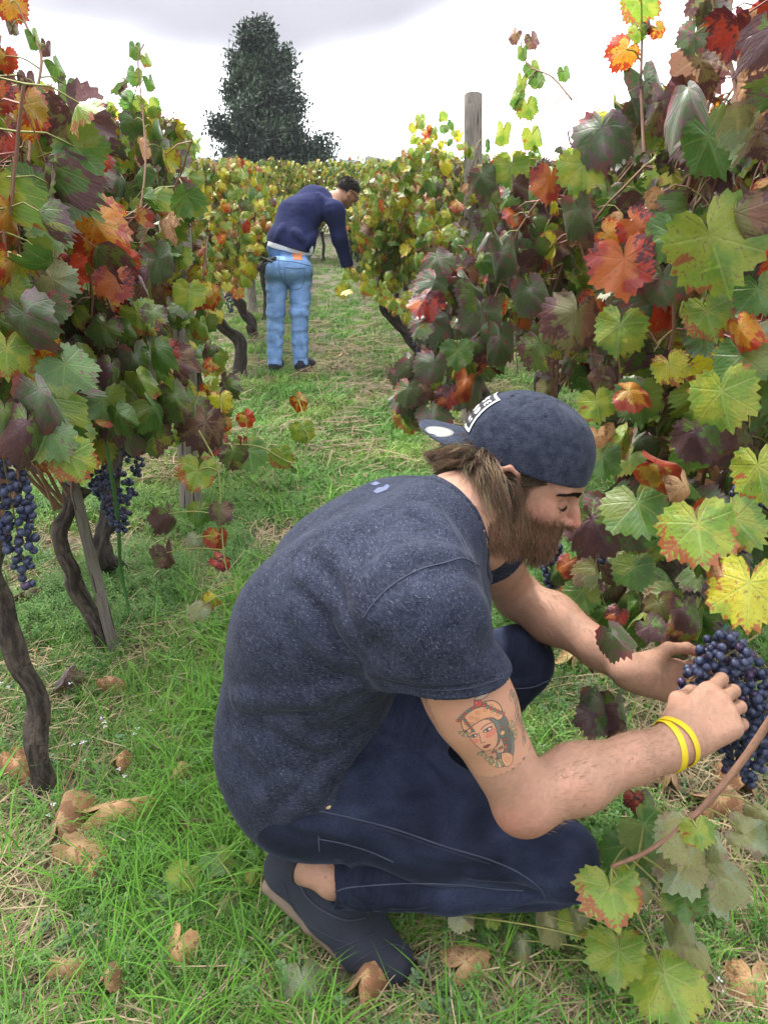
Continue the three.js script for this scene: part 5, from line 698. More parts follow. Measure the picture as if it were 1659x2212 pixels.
// the tattoo: a woman's head with a beaded headdress, inked on the outside of the upper arm
const TAT = { c: pin(bodyF, 1068, 1592), w: 0.15, h: 0.15 };
const tatTex = (() => {
  const S = 1024, cv = document.createElement('canvas'); cv.width = cv.height = S; const g = cv.getContext('2d');
  const r = rng(77); g.fillStyle = 'rgb(172,130,106)'; g.fillRect(0, 0, S, S); for (let i = 0; i < 2600; i++) { const a = 0.02 + 0.05 * r(); g.fillStyle = r() < 0.5 ? `rgba(196,120,92,${a})` : `rgba(150,104,84,${a})`; g.beginPath(); g.arc(r() * S, r() * S, 4 + 26 * r(), 0, 7); g.fill(); }
  const line = 'rgba(38,36,40,0.92)'; g.lineJoin = g.lineCap = 'round';
  const path = (pts, close) => { g.beginPath(); g.moveTo(...pts[0]); for (let i = 1; i < pts.length; i++) { const p = pts[i]; p.length === 2 ? g.lineTo(...p) : g.quadraticCurveTo(...p); } if (close) g.closePath(); };
  const shape = (pts, fill, w = 7) => { path(pts, true); g.fillStyle = fill; g.fill(); if (w) { g.strokeStyle = line; g.lineWidth = w; g.stroke(); } };
  const bead = (x, y, q, c) => { g.beginPath(); g.arc(x, y, q, 0, 7); g.fillStyle = c; g.fill(); g.strokeStyle = line; g.lineWidth = 4; g.stroke(); g.beginPath(); g.arc(x - q * 0.3, y - q * 0.3, q * 0.22, 0, 7); g.fillStyle = 'rgba(230,200,180,0.35)'; g.fill(); };
  const swirl = (x, y, q) => { g.beginPath(); for (let a = 0; a < 9; a += 0.3) { const k = q * (1 - a / 10); g.lineTo(x + Math.cos(a) * k, y + Math.sin(a) * k); } g.strokeStyle = 'rgba(150,70,40,0.85)'; g.lineWidth = 5; g.stroke(); };
  // long hair and cloak
  shape([[560, 300], [700, 360, 690, 520], [720, 700, 640, 820], [560, 920, 440, 900], [420, 760, 500, 640]], 'rgba(66,92,94,0.92)');
  for (let i = 0; i < 9; i++) { path([[600 + i * 9, 430], [640 + i * 8, 640, 540 + i * 9, 860 - i * 8]]); g.strokeStyle = 'rgba(30,34,40,0.7)'; g.lineWidth = 4; g.stroke(); }
  // face
  shape([[330, 330], [310, 440, 322, 520], [330, 600, 372, 650], [430, 690, 500, 640], [560, 570, 560, 430], [560, 330, 440, 300]], 'rgba(206,150,120,0.85)');
  g.fillStyle = 'rgba(190,72,70,0.5)'; for (const [x, y, w, h] of [[500, 490, 62, 34], [345, 500, 30, 28]]) { g.beginPath(); g.ellipse(x, y, w, h, -0.2, 0, 7); g.fill(); }
  g.strokeStyle = line; g.lineWidth = 9; path([[440, 405], [480, 372, 545, 395]]); g.stroke(); path([[330, 410], [350, 385, 385, 402]]); g.stroke();
  for (const [x, w] of [[487, 40], [358, 28]]) { g.beginPath(); g.ellipse(x, 440, w, 17, 0.05, 0, 7); g.fillStyle = 'rgba(215,200,190,0.9)'; g.fill(); g.lineWidth = 8; g.stroke(); g.beginPath(); g.arc(x - 4, 441, 14, 0, 7); g.fillStyle = 'rgb(52,66,84)'; g.fill(); path([[x - w, 436], [x, 412, x + w + 8, 432]]); g.lineWidth = 11; g.stroke(); }
  g.lineWidth = 6; path([[408, 430], [392, 500, 380, 540], [396, 556, 420, 545]]); g.stroke();
  shape([[372, 600], [392, 580, 405, 590], [425, 578, 450, 600], [415, 628, 392, 622]], 'rgba(120,28,40,0.95)', 5); g.lineWidth = 4; path([[372, 600], [410, 604, 450, 600]]); g.stroke(); path([[392, 650], [412, 660, 430, 648]]); g.stroke();
  // neck and collar
  shape([[470, 660], [560, 640, 560, 560], [580, 720, 520, 760], [460, 740, 440, 690]], 'rgba(200,146,118,0.85)', 6);
  // headdress
  shape([[300, 360], [300, 210, 420, 190], [560, 140, 650, 230], [720, 330, 660, 420], [600, 440, 580, 370], [500, 280, 330, 360]], 'rgba(196,142,104,0.95)', 9);
  for (const [x, y] of [[350, 290], [415, 250], [480, 235], [545, 250], [600, 300], [630, 365], [390, 305], [450, 285], [610, 250]]) swirl(x, y, 22);
  for (let i = 0; i < 11; i++) bead(300 + i * 27, 200 - 62 * Math.sin(i / 10 * 2.6) + 40, 17, i % 3 ? 'rgb(48,92,84)' : 'rgb(142,48,46)');
  bead(520, 160, 36, 'rgb(168,52,52)'); for (let i = 0; i < 7; i++) bead(560 + i * 20, 210 + i * 32, 17, i % 2 ? 'rgb(50,96,84)' : 'rgb(150,50,48)');
  for (let i = 0; i < 6; i++) bead(352 + i * 4, 230 + i * 30, 15, i % 2 ? 'rgb(48,92,84)' : 'rgb(142,48,46)');
  shape([[500, 120], [600, 60, 690, 110], [660, 170, 560, 150]], 'rgba(168,160,148,0.9)');
  // fans and tassels
  const fan = (x, y, q, a0) => { for (let i = 0; i < 6; i++) { const a = a0 + i * 0.32; shape([[x, y], [x + Math.cos(a - 0.16) * q, y + Math.sin(a - 0.16) * q], [x + Math.cos(a) * q * 1.15, y + Math.sin(a) * q * 1.15, x + Math.cos(a + 0.16) * q, y + Math.sin(a + 0.16) * q]], i % 2 ? 'rgba(96,132,106,0.95)' : 'rgba(206,160,112,0.95)', 5); } };
  fan(318, 360, 70, 1.4); fan(660, 590, 90, -0.9); fan(680, 660, 80, -0.4); fan(350, 640, 70, 1.2); fan(440, 780, 110, 1.1); fan(400, 740, 80, 1.5);
  shape([[500, 760], [590, 780, 600, 860], [560, 940, 480, 920], [450, 860, 500, 760]], 'rgba(196,142,104,0.95)'); swirl(530, 850, 40);
  for (let i = 0; i < 13; i++) bead(430 + 160 * Math.sin(i / 12 * 2.2), 700 + i * 5 - 120 * Math.sin(i / 12 * 3.1) * (i > 6 ? 1 : 0.2), 16, ['rgb(142,48,46)', 'rgb(48,92,84)', 'rgb(186,140,84)'][i % 3]);
  for (let i = 0; i < 8; i++) bead(610 - i * 4, 470 + i * 34, 15, i % 2 ? 'rgb(142,48,46)' : 'rgb(48,92,84)'); bead(596, 560, 24, 'rgb(196,160,110)');
  // a leafy scroll on the inner side of the arm
  g.strokeStyle = 'rgba(52,56,54,0.8)'; g.lineWidth = 10; for (let i = 0; i < 9; i++) { const y = 330 + i * 62, x = 850 + 40 * Math.sin(i * 1.3); path([[x, y], [x + 60, y - 30, x + 84, y + 26], [x + 40, y + 60, x + 6, y + 44]]); g.fillStyle = 'rgba(92,98,84,0.75)'; g.fill(); g.stroke(); path([[x - 10, y], [x - 40, y + 20, x - 20, y + 60]]); g.stroke(); }
  g.fillStyle = 'rgba(172,130,106,0.30)'; g.fillRect(0, 0, S, S);
  const t = new THREE.CanvasTexture(cv); t.colorSpace = THREE.SRGBColorSpace; return t;
})();
const M_TATTOO = PHY({ map: tatTex, roughness: 0.52, specularIntensity: 0.6 });
// along the arm and round it, measured from the middle of the tattoo
const TN = grad(bodyF, TAT.c.x, TAT.c.y, TAT.c.z), TU = armU.clone().addScaledVector(TN, -armU.dot(TN)).normalize(), TS = TU.clone().cross(TN).normalize(), tatAxis0 = J.shR, tatA0 = (() => { const q = TAT.c.clone().sub(J.shR); return Math.atan2(q.dot(armSide), q.dot(armFront)); })();
function tatUV(p) { const q = p.clone().sub(J.shR), along = q.dot(armU) - TAT.c.clone().sub(J.shR).dot(armU); let a = Math.atan2(q.dot(armSide), q.dot(armFront)) - tatA0; if (a > Math.PI) a -= 2 * Math.PI; if (a < -Math.PI) a += 2 * Math.PI; return [a * 0.052, along]; }
const TS_SIGN = (() => { const a = tatUV(pin(bodyF, 1040, 1592)), b = tatUV(pin(bodyF, 1090, 1592)); return b[0] > a[0] ? 1 : -1; })();
const tatIn = (p) => { if (p.distanceTo(TAT.c) > 0.16 || p.x < 0.05) return false; const q = p.clone().sub(J.shR), t = q.dot(armU); if (t < 0.08 || q.clone().addScaledVector(armU, -t).length() > 0.075) return false; const [a, b] = tatUV(p); return a * TS_SIGN > -0.060 && a * TS_SIGN < 0.062 && b > -0.085 && b < 0.062; };
const bodyGeo = skinGeo(bodyMeshes, { colOf: skinCol, uvOf: (p) => { if (tatIn(p)) { const [a, b] = tatUV(p); return { u: 0.5 + a * TS_SIGN / 0.135, v: 0.47 - b / 0.150, key: 0 }; } return { u: p.x * 6 + p.z * 3, v: p.y * 6 + p.z * 4, key: 0 }; }, groupOf: (p) => (tatIn(p) ? 1 : 0) });
{ const m = new THREE.Mesh(bodyGeo, [M_SKIN, M_TATTOO]); m.name = 'body'; m.castShadow = m.receiveShadow = true; man.add(m); }

// ---- cloth textures
const heather = pixTex(512, (u, v) => { const a = tfbm(u, v, 9, 121, 3), f = tnoise(u * 1, v, 60, 131) * 0.5 + 0.5 * tnoise(u, v, 128, 137), s = tnoise(u, (v * 6) % 1, 34, 151), h = hash3(Math.floor(u * 512 / 6 + Math.floor(v * 512 / 2) * 3.7), Math.floor(v * 512 / 2), 9); let c = mix3([0.011, 0.0140, 0.026], [0.032, 0.038, 0.062], clamp(f * 1.1 + (a - 0.5) * 0.9, 0, 1)); if (h > 0.975) c = mix3(c, [0.17, 0.19, 0.24], (h - 0.975) / 0.025 * 0.8); else if (h > 0.88) c = mix3(c, [0.075, 0.085, 0.12], 0.6); return c; }, { rep: 1 });
const knit = pixTex(256, (u, v) => { const c = 0.5 + 0.25 * Math.sin(u * 2 * Math.PI * 42) * Math.sin(v * 2 * Math.PI * 56) + 0.4 * (tfbm(u, v, 30, 7, 2) - 0.5); return [c, c, c]; }, { srgb: false, rep: 1 });
const M_SHIRT = PHY({ map: fit(heather, 6.5), bumpMap: fit(knit, 9), bumpScale: 0.0006, roughness: 0.95, sheen: 0.3, sheenColor: lin(0.48, 0.50, 0.58), sheenRoughness: 0.5, specularIntensity: 0.3 });
const axT = J.C7.clone().sub(hip).normalize(), axF = V(0, 0, 1).addScaledVector(axT, -axT.z).normalize(), axS = axT.clone().cross(axF);
const cyl = (o, ax, f, s, R) => (p) => { const q = p.clone().sub(o); return [Math.atan2(q.dot(s), q.dot(f)) * R, q.dot(ax), 2 * Math.PI * R]; };
const torsoCyl = cyl(hip, axT, axF, axS, 0.16), armCyl = cyl(J.shR, armU, armFront, armSide, 0.075);
const sleeveSide = (p) => { const q = p.clone().sub(J.shR), t = q.dot(armU); return p.z > -1.0 && t > -0.035 + 0.25 * Math.max(0, -(q.dot(V(1, 0, 0)) - 0.0)) && q.clone().addScaledVector(armU, -t).length() < 0.115 && q.x > -0.095; };
const shirtMesh = nets(shirtF, V(-0.30, 0.20, -1.50), V(0.30, 0.95, -0.78), 0.0040);
part('tshirt', skinGeo([shirtMesh], { uvOf: (p, n, key) => { const k = key ?? (sleeveSide(p) ? 1 : Math.abs(n.dot(axT)) > 0.72 ? 2 : 0); if (k === 2) { const q = p.clone().sub(hip); return { u: q.dot(axF), v: q.dot(axS), key: 2 }; } const [u, v, period] = k ? armCyl(p) : torsoCyl(p); return k ? { u: v, v: u, key: k } : { u, v, key: k, period }; } }), M_SHIRT, man);
const denim = pixTex(512, (u, v) => { const w = Math.sin((u * 90 + v * 90) * 2 * Math.PI), a = tfbm(u, v, 5, 201, 4), y = tnoise(u, (v * 4) % 1, 120, 205), sl = tnoise(u, v, 200, 207); return mix3([0.007, 0.0095, 0.021], [0.034, 0.043, 0.080], clamp(0.25 + 0.18 * w + 0.6 * (a - 0.5) + 0.35 * (y - 0.5) + 0.3 * (sl - 0.5), 0, 1)); }, { rep: 1 });
const twill = pixTex(256, (u, v) => { const c = 0.5 + 0.3 * Math.sin((u * 60 + v * 60) * 2 * Math.PI) + 0.3 * (tfbm(u, v, 40, 7, 2) - 0.5); return [c, c, c]; }, { srgb: false, rep: 1 });
const M_JEANS = PHY({ map: fit(denim, 5), bumpMap: fit(twill, 7), bumpScale: 0.0006, roughness: 0.9, vertexColors: true, sheen: 0.35, sheenColor: lin(0.35, 0.42, 0.6), sheenRoughness: 0.5, specularIntensity: 0.3 });
const legA = J.kneeR.clone().sub(J.hipR).normalize(), legF = V(0, 0, 1).addScaledVector(legA, -legA.z).normalize(), legS = legA.clone().cross(legF), thighCyl = cyl(J.hipR, legA, legF, legS, 0.09);
const fade = (p) => { const k = 0.75 + 0.9 * sstep(0.38, 0.70, fbm(p.x * 7, p.y * 7, p.z * 7, 3)) + 0.35 * (fbm(p.x * 30, p.y * 30, p.z * 30, 2) - 0.5) + 0.5 * Math.exp(-((p.distanceTo(J.kneeR) / 0.07) ** 2)) + 0.3 * Math.exp(-((p.distanceTo(J.kneeL) / 0.08) ** 2)); return [k, k, k]; };
part('jeans', skinGeo([nets(jeansF, V(-0.32, 0.0, -1.52), V(0.42, 0.56, -0.90), 0.0040)], { uvOf: (p, n, key) => { const [u, v, period] = thighCyl(p); return { u, v, key: 0, period }; }, colOf: fade }), M_JEANS, man);

const M_SHOE = PHY({ color: lin(0.012, 0.015, 0.026), roughness: 0.85, bumpMap: fit(knit, 20), bumpScale: 0.0008, sheen: 0.2, sheenColor: lin(0.3, 0.35, 0.5) }), M_SOLE = STD({ color: lin(0.17, 0.125, 0.09), roughness: 0.8 });
const planeUV = { uvOf: (p) => ({ u: p.x + p.z * 0.6, v: p.y + p.z * 0.5, key: 0 }) };
const shoeParts = (label, up, sole, lo, hi) => { const s = part('shoe', skinGeo([nets(up, lo, hi, 0.0035 * DETAIL)], planeUV), M_SHOE, man); part('sole', skinGeo([nets((x, y, z) => Math.max(sole(x, y, z), -0.012 - y), lo, hi, 0.0035 * DETAIL)], planeUV), M_SOLE, s); return s; };
const shoeRMesh = shoeParts('r', shoeRF, shR_.sole, V(-0.27, -0.01, -1.12), V(0.10, 0.25, -0.86));
shoeParts('l', (x, y, z) => Math.max(shL_.up(x, y, z), -cone(J.ankL, J.ankL.clone().add(V(0.03, 0.06, 0)), 0.036, 0.04).f(x, y, z)), shL_.sole, V(-0.02, -0.01, -1.46), V(0.40, 0.16, -1.27));

// ---- bands and rings that follow a body: points where a field is met going out from an axis
function ringAround(f, c, ax, lift, n = 64, r0 = 0.012, r1 = 0.2) { const A = ax.clone().normalize(), X = (Math.abs(A.y) < 0.9 ? V(0, 1, 0) : V(1, 0, 0)).cross(A).normalize(), Y = A.clone().cross(X), out = []; for (let i = 0; i < n; i++) { const a = i / n * 2 * Math.PI, d = X.clone().multiplyScalar(Math.cos(a)).addScaledVector(Y, Math.sin(a)); let t = r0; for (let k = 0; k < 200 && t < r1; k++) { const p = c.clone().addScaledVector(d, t), e = -f(p.x, p.y, p.z); if (e < 0.0003) break; t += Math.max(0.0005, e * 0.7); } out.push({ p: c.clone().addScaledVector(d, t + lift), d }); } return out; }
function bandGeo(ring, ax, width, thick, closed = true) { const A = ax.clone().normalize(), prof = []; for (let k = 0; k < 12; k++) { const a = k / 12 * 2 * Math.PI, c = Math.cos(a), s = Math.sin(a); prof.push([Math.sign(c) * Math.abs(c) ** 0.4 * width / 2, Math.sign(s) * Math.abs(s) ** 0.4 * thick / 2]); } const pos = [], idx = [], n = ring.length; for (const { p, d } of ring) for (const [w, t] of prof) { const q = p.clone().addScaledVector(A, w).addScaledVector(d, t); pos.push(q.x, q.y, q.z); } for (let i = 0; i < n; i++) for (let k = 0; k < 12; k++) { const j = (i + 1) % n, l = (k + 1) % 12; idx.push(i * 12 + k, j * 12 + k, i * 12 + l, j * 12 + k, j * 12 + l, i * 12 + l); } return geoFrom(pos, idx); }
const M_BAND = PHY({ color: lin(0.62, 0.46, 0.012), roughness: 0.45 });
{ const ax = J.wrR.clone().sub(J.elR).normalize(), c1 = lerpV(J.elR, J.wrR, 0.955), c2 = lerpV(J.elR, J.wrR, 1.0); for (const [c, t] of [[c1, V(0.05, 0.0, 0.10)], [c2, V(-0.10, 0.0, -0.16)]]) { const A = ax.clone().add(t).normalize(); part('wristband', bandGeo(ringAround(bodyF, c, A, 0.0012), A, 0.011, 0.0022), M_BAND, man); } }
// sock and its top edge inside the shoe
const M_SOCK = STD({ color: lin(0.012, 0.013, 0.018), roughness: 0.95 });
{ const leg = field(legSkin), A = cuffR.clone().sub(J.ankR).normalize(), c = lerpV(J.ankR, cuffR, -0.12); part('sock', skinGeo([nets((x, y, z) => Math.max(leg(x, y, z) - 0.0022, (x - c.x) * A.x + (y - c.y) * A.y + (z - c.z) * A.z), V(-0.25, 0.02, -1.13), V(0.02, 0.30, -0.92), 0.0035)], planeUV), M_SOCK, man); }
// seams of the jeans: a raised fold of denim, worn pale along its edge
const M_SEAM = STD({ color: lin(0.05, 0.06, 0.095), roughness: 0.95 }), M_SEAMDARK = STD({ color: lin(0.016, 0.02, 0.04), roughness: 0.95 });
const seam = (line, r = 0.0011, m = M_SEAM, f = jeansF, n = 40, lift = 0.0003) => { const p = pinLine(f, line, n, lift); if (p.length > 4) part('seam', tube(p, p.map(() => r), 6, { bump: (a, t) => 1 + 0.18 * Math.sin(t * 190) }), m, man); };
seam([[690, 1752], [740, 1762], [850, 1790], [960, 1828], [1060, 1858], [1120, 1885], [1165, 1918], [1180, 1945]]); seam([[690, 1758], [740, 1769], [850, 1798], [960, 1836], [1058, 1866]], 0.001, M_SEAMDARK);
seam([[700, 1946], [735, 1922], [800, 1913], [900, 1908], [1000, 1912], [1080, 1921], [1130, 1924]]);
seam([[688, 1812], [740, 1822], [800, 1840], [850, 1862]], 0.001); seam([[688, 1806], [690, 1838]], 0.001); seam([[744, 1640], [730, 1680], [718, 1710], [708, 1738]], 0.0012); seam([[752, 1642], [738, 1684], [726, 1716], [717, 1740]], 0.0009, M_SEAM);
seam([[1100, 1488], [1150, 1484], [1185, 1470]], 0.0012);
// armhole and shoulder seams of the shirt
const M_SHIRTSEAM = STD({ color: lin(0.03, 0.036, 0.06), roughness: 0.95 });
seam([[1035, 1222], [1000, 1206], [959, 1216], [912, 1228], [871, 1248], [835, 1274], [805, 1305], [785, 1335]], 0.0011, M_SHIRTSEAM, shirtF, 40, 0); seam([[940, 1075], [962, 1110], [985, 1150], [1006, 1190], [1022, 1215]], 0.0009, M_SHIRTSEAM, shirtF, 30, 0); seam([[858, 1478], [930, 1490], [1010, 1487], [1088, 1464]], 0.0007, M_SHIRTSEAM, shirtF, 40, 0.0002);
{ const p = pin(jeansF, 709, 1742), n = grad(jeansF, p.x, p.y, p.z), g = new THREE.LatheGeometry([[0, 0.0022], [0.0014, 0.0022], [0.0018, 0.0014], [0.0034, 0.0020], [0.0043, 0.001], [0.0045, 0]].map(([a, b]) => new THREE.Vector2(a, b)), 20); const m = part('rivet', g, STD({ color: lin(0.5, 0.38, 0.22), metalness: 1, roughness: 0.35 }), man); m.position.copy(p); m.quaternion.setFromUnitVectors(V(0, 1, 0), n); }
// a small print near the neck of the shirt, and the curved mark on the shoe
function decal(f, poly, lift, steps = 10) { // a flat mark lying on a field: polygon in pixels, filled as a fan of strips
  const c = poly.reduce((a, p) => [a[0] + p[0] / poly.length, a[1] + p[1] / poly.length], [0, 0]), pos = [], idx = [], n = poly.length; let ok = true;
  const put = (u, v) => { const p = pin(f, u, v); if (!p) { ok = false; return; } const g = grad(f, p.x, p.y, p.z); p.addScaledVector(g, lift); pos.push(p.x, p.y, p.z); };
  put(...c); for (const t of [0.5, 1]) for (const [u, v] of poly) put(mix(c[0], u, t), mix(c[1], v, t)); if (!ok) return null;
  for (let i = 0; i < n; i++) { const j = (i + 1) % n; idx.push(0, 1 + i, 1 + j, 1 + i, 1 + n + i, 1 + j, 1 + j, 1 + n + i, 1 + n + j); } return geoFrom(pos, idx); }
{ const M = STD({ color: lin(0.09, 0.11, 0.19), roughness: 0.9, side: THREE.DoubleSide }); for (const poly of [[[806, 1062], [816, 1054], [828, 1052], [836, 1046], [842, 1050], [836, 1058], [826, 1062], [814, 1066]], [[800, 1046], [812, 1040], [822, 1044], [812, 1049]]]) { const g = decal(shirtF, poly, 0.0004); if (g) part('print', g, M, man); } }
{ const g = decal(shoeRF, [[700, 2025], [706, 2018], [718, 2016], [728, 2022], [726, 2034], [714, 2046], [704, 2052], [694, 2050], [704, 2042], [708, 2034]], 0.0006); if (g) part('shoe_mark', g, STD({ color: lin(0.045, 0.052, 0.075), roughness: 0.9, side: THREE.DoubleSide }), shoeRMesh); }
// panels and rims of the shoe
{ const M_RIM = STD({ color: lin(0.022, 0.026, 0.042), roughness: 0.8 }), line = (l, r, m = M_RIM) => { const p = pinLine(shoeRF, l, 30, 0.0004); if (p.length > 4) part('shoe_seam', tube(p, [r], 6, { smooth: 40 }), m, shoeRMesh); };
  line([[612, 1905], [628, 1950], [660, 1992], [705, 2020], [760, 2040]], 0.0012); line([[690, 2072], [730, 2050], [775, 2030], [820, 2012]], 0.0012); line([[760, 2085], [800, 2058], [850, 2040], [878, 2050]], 0.0014); line([[640, 1882], [662, 1935], [700, 1968], [752, 1988], [790, 1982]], 0.0030); }
// laces
for (const [a, b] of [[[800, 1985], [850, 1968]], [[806, 2003], [856, 1986]], [[810, 2020], [862, 2003]]]) { const P = [a, [(a[0] + b[0]) / 2, (a[1] + b[1]) / 2 - 5], b].map(([u, v]) => pin(shoeRF, u, v)).filter(Boolean); if (P.length === 3) part('lace', tube(P, [0.0026], 6, { smooth: 8 }), M_SOCK, shoeRMesh); }

// ---- cap, worn back to front
const feltBump = pixTex(256, (u, v) => { const c = 0.6 * tfbm(u, v, 60, 301, 2) + 0.4 * tfbm(u, v, 18, 305, 3); return [c, c, c]; }, { srgb: false, rep: 1 });
const feltTex = pixTex(256, (u, v) => { const a = tfbm(u, v, 10, 311, 4), b = tfbm(u, v, 90, 315, 1); return mix3([0.016, 0.020, 0.034], [0.048, 0.055, 0.080], clamp(0.2 + (a - 0.5) * 1.1 + (b - 0.5) * 0.9 + 0.2, 0, 1)); }, { rep: 1 });
const M_FELT = PHY({ map: fit(feltTex, 0.12), bumpMap: fit(feltBump, 0.2), bumpScale: 0.0012, roughness: 0.98, sheen: 0.5, sheenColor: lin(0.45, 0.5, 0.6), sheenRoughness: 0.6, specularIntensity: 0.2 });
const edgeY = (x) => 2.55 + 0.085 * x;
function dome(phi, t, off = 0) { // phi 0 ahead, t 0 at the edge .. 1 at the button
  const a = t * Math.PI / 2, ca = Math.cos(a) ** 0.80, sa = Math.sin(a) ** 0.92, c = Math.cos(phi), s = Math.sin(phi); let rx = c > 0 ? 10.2 : 10.7, rz = 8.5;
  const q = (Math.abs(c) ** 2.15 + Math.abs(s) ** 2.15) ** (-1 / 2.15); let x = -0.6 + rx * c * ca * q, z = rz * s * ca * q; const front = Math.max(0, -c) * 0.7 * Math.sin(Math.min(1, t * 1.5) * Math.PI); x -= front * ca;
  const seamD = Math.min(...[0, 60, 120, 180, 240, 300].map((k) => { let d = Math.abs(phi * 180 / Math.PI - k) % 360; return Math.min(d, 360 - d); })) * Math.PI / 180 * 9 * ca, gr = -0.07 * Math.exp(-((seamD / 0.16) ** 2)) + 0.05 * Math.exp(-(((seamD - 0.5) / 0.2) ** 2)) + 0.18 * (fbm(c * 2 + 5, s * 2, t * 3, 3) - 0.5);
  const e = edgeY(x), y = e + (13.1 - e) * sa, k = 1 + (off + gr) / 10; return hd(-0.6 + (x + 0.6) * k, y + (off + gr) * sa, z * k);
}
const cap = (() => { const pos = [], uv = [], idx = [], NP = 120, NT = 40; for (let j = 0; j <= NT; j++) for (let i = 0; i <= NP; i++) { const p = dome(i / NP * 2 * Math.PI, j / NT); pos.push(p.x, p.y, p.z); uv.push(i / NP * 56, j / NT * 15); } for (let j = 0; j < NT; j++) for (let i = 0; i < NP; i++) { const a = j * (NP + 1) + i; idx.push(a, a + NP + 1, a + 1, a + 1, a + NP + 1, a + NP + 2); }
  const o = pos.length / 3; for (let i = 0; i <= NP; i++) { const p = dome(i / NP * 2 * Math.PI, 0, -0.25); pos.push(p.x, p.y, p.z); uv.push(i / NP * 56, -0.5); const q = dome(i / NP * 2 * Math.PI, 0.2, -0.3); pos.push(q.x, q.y, q.z); uv.push(i / NP * 56, 2); } for (let i = 0; i < NP; i++) { const a = o + i * 2; idx.push(i, i + 1, a, i + 1, a + 2, a, a, a + 2, a + 1, a + 2, a + 3, a + 1); }
  return part('cap', geoFrom(pos, idx, uv), M_FELT, man); })();
const brimAt = (s, t) => { const a = Math.PI + s * 1.32, c = Math.cos(a), sn = Math.sin(a), q = (Math.abs(c) ** 2.15 + Math.abs(sn) ** 2.15) ** (-1 / 2.15), ix = -0.6 + 10.6 * c * q, iz = 8.4 * sn * q, ext = 7.6 * Math.sqrt(Math.max(0, 1 - Math.abs(s) ** 2.0)), ox = ix - ext * 0.98, oz = iz * (1 + 0.035 * ext / 7.4), x = mix(ix, ox, t), z = mix(iz, oz, t); return [x, edgeY(x) + 0.15 - 0.16 * (ix - x) - 0.010 * z * z + 0.55, z]; };
{ const pos = [], uv = [], idx = [], NS = 60, NT = 12; for (const side of [0.14, -0.14]) for (let j = 0; j <= NT; j++) for (let i = 0; i <= NS; i++) { const [x, y, z] = brimAt(i / NS * 2 - 1, j / NT), p = hd(x, y + side, z); pos.push(p.x, p.y, p.z); uv.push(z, x); } const L = (NS + 1) * (NT + 1); for (let j = 0; j < NT; j++) for (let i = 0; i < NS; i++) { const a = j * (NS + 1) + i; idx.push(a, a + 1, a + NS + 1, a + 1, a + NS + 2, a + NS + 1, L + a, L + a + NS + 1, L + a + 1, L + a + 1, L + a + NS + 1, L + a + NS + 2); }
  const row = NT * (NS + 1); for (let i = 0; i < NS; i++) { const a = row + i; idx.push(a, a + 1, L + a, a + 1, L + a + 1, L + a); } part('brim', geoFrom(pos, idx, uv), M_FELT, cap);
  const rim = []; for (let i = 0; i <= NS; i++) { const [x, y, z] = brimAt(i / NS * 1.96 - 0.98, 1); rim.push(hd(x, y, z)); } part('brim_edge', tube(rim, [0.0020], 8, { smooth: 90 }), M_FELT, cap); }
{ const b = new THREE.SphereGeometry(0.0075, 16, 8, 0, 6.3, 0, 1.7), m = part('button', b, M_FELT, cap), p = dome(0, 1); m.position.copy(p).addScaledVector(HY, -0.001); m.scale.set(1, 0.6, 1); m.quaternion.setFromUnitVectors(V(0, 1, 0), HY); }
for (const [ph, t] of [[90 + 0, 0.62], [90 + 60, 0.62], [30, 0.62]]) { const p = dome(ph * Math.PI / 180, t, 0.05), q = dome(ph * Math.PI / 180, t, 1.0), m = part('eyelet', new THREE.TorusGeometry(0.0026, 0.0009, 8, 18), M_FELT, cap); m.position.copy(p); m.quaternion.setFromUnitVectors(V(0, 0, 1), q.sub(p).normalize()); }
const surfPatch = (phi0, phi1, t0, t1, off, n = 14) => { const pos = [], uv = [], idx = []; for (let j = 0; j <= n; j++) for (let i = 0; i <= n; i++) { const p = dome(mix(phi0, phi1, i / n), mix(t0, t1, j / n), off); pos.push(p.x, p.y, p.z); uv.push(i / n, j / n); } for (let j = 0; j < n; j++) for (let i = 0; i < n; i++) { const a = j * (n + 1) + i; idx.push(a, a + 1, a + n + 1, a + 1, a + n + 2, a + n + 1); } return geoFrom(pos, idx, uv); };
{ const cv = document.createElement('canvas'); cv.width = 512; cv.height = 420; const g = cv.getContext('2d'); g.fillStyle = '#10131b'; g.fillRect(0, 0, 512, 420); g.strokeStyle = '#e4e6ee'; g.lineWidth = 24; g.strokeRect(14, 14, 484, 392); g.fillStyle = '#eceef4'; g.textAlign = 'right'; g.textBaseline = 'middle'; const row = (t, y, px, x0) => { g.font = `bold ${px}px sans-serif`; let x = x0; for (const c of [...t].reverse()) { g.fillText(c, x, y); x -= px * 0.98; } }; row('OSE', 108, 104, 458); row('IND', 224, 104, 458); row('ANY', 330, 60, 452);
  const t = new THREE.CanvasTexture(cv); t.colorSpace = THREE.SRGBColorSpace; const m = part('patch', surfPatch(Math.PI + 0.42, Math.PI - 0.60, 0.09, 0.50, 0.20), STD({ map: t, roughness: 0.8, side: THREE.DoubleSide }), cap); }
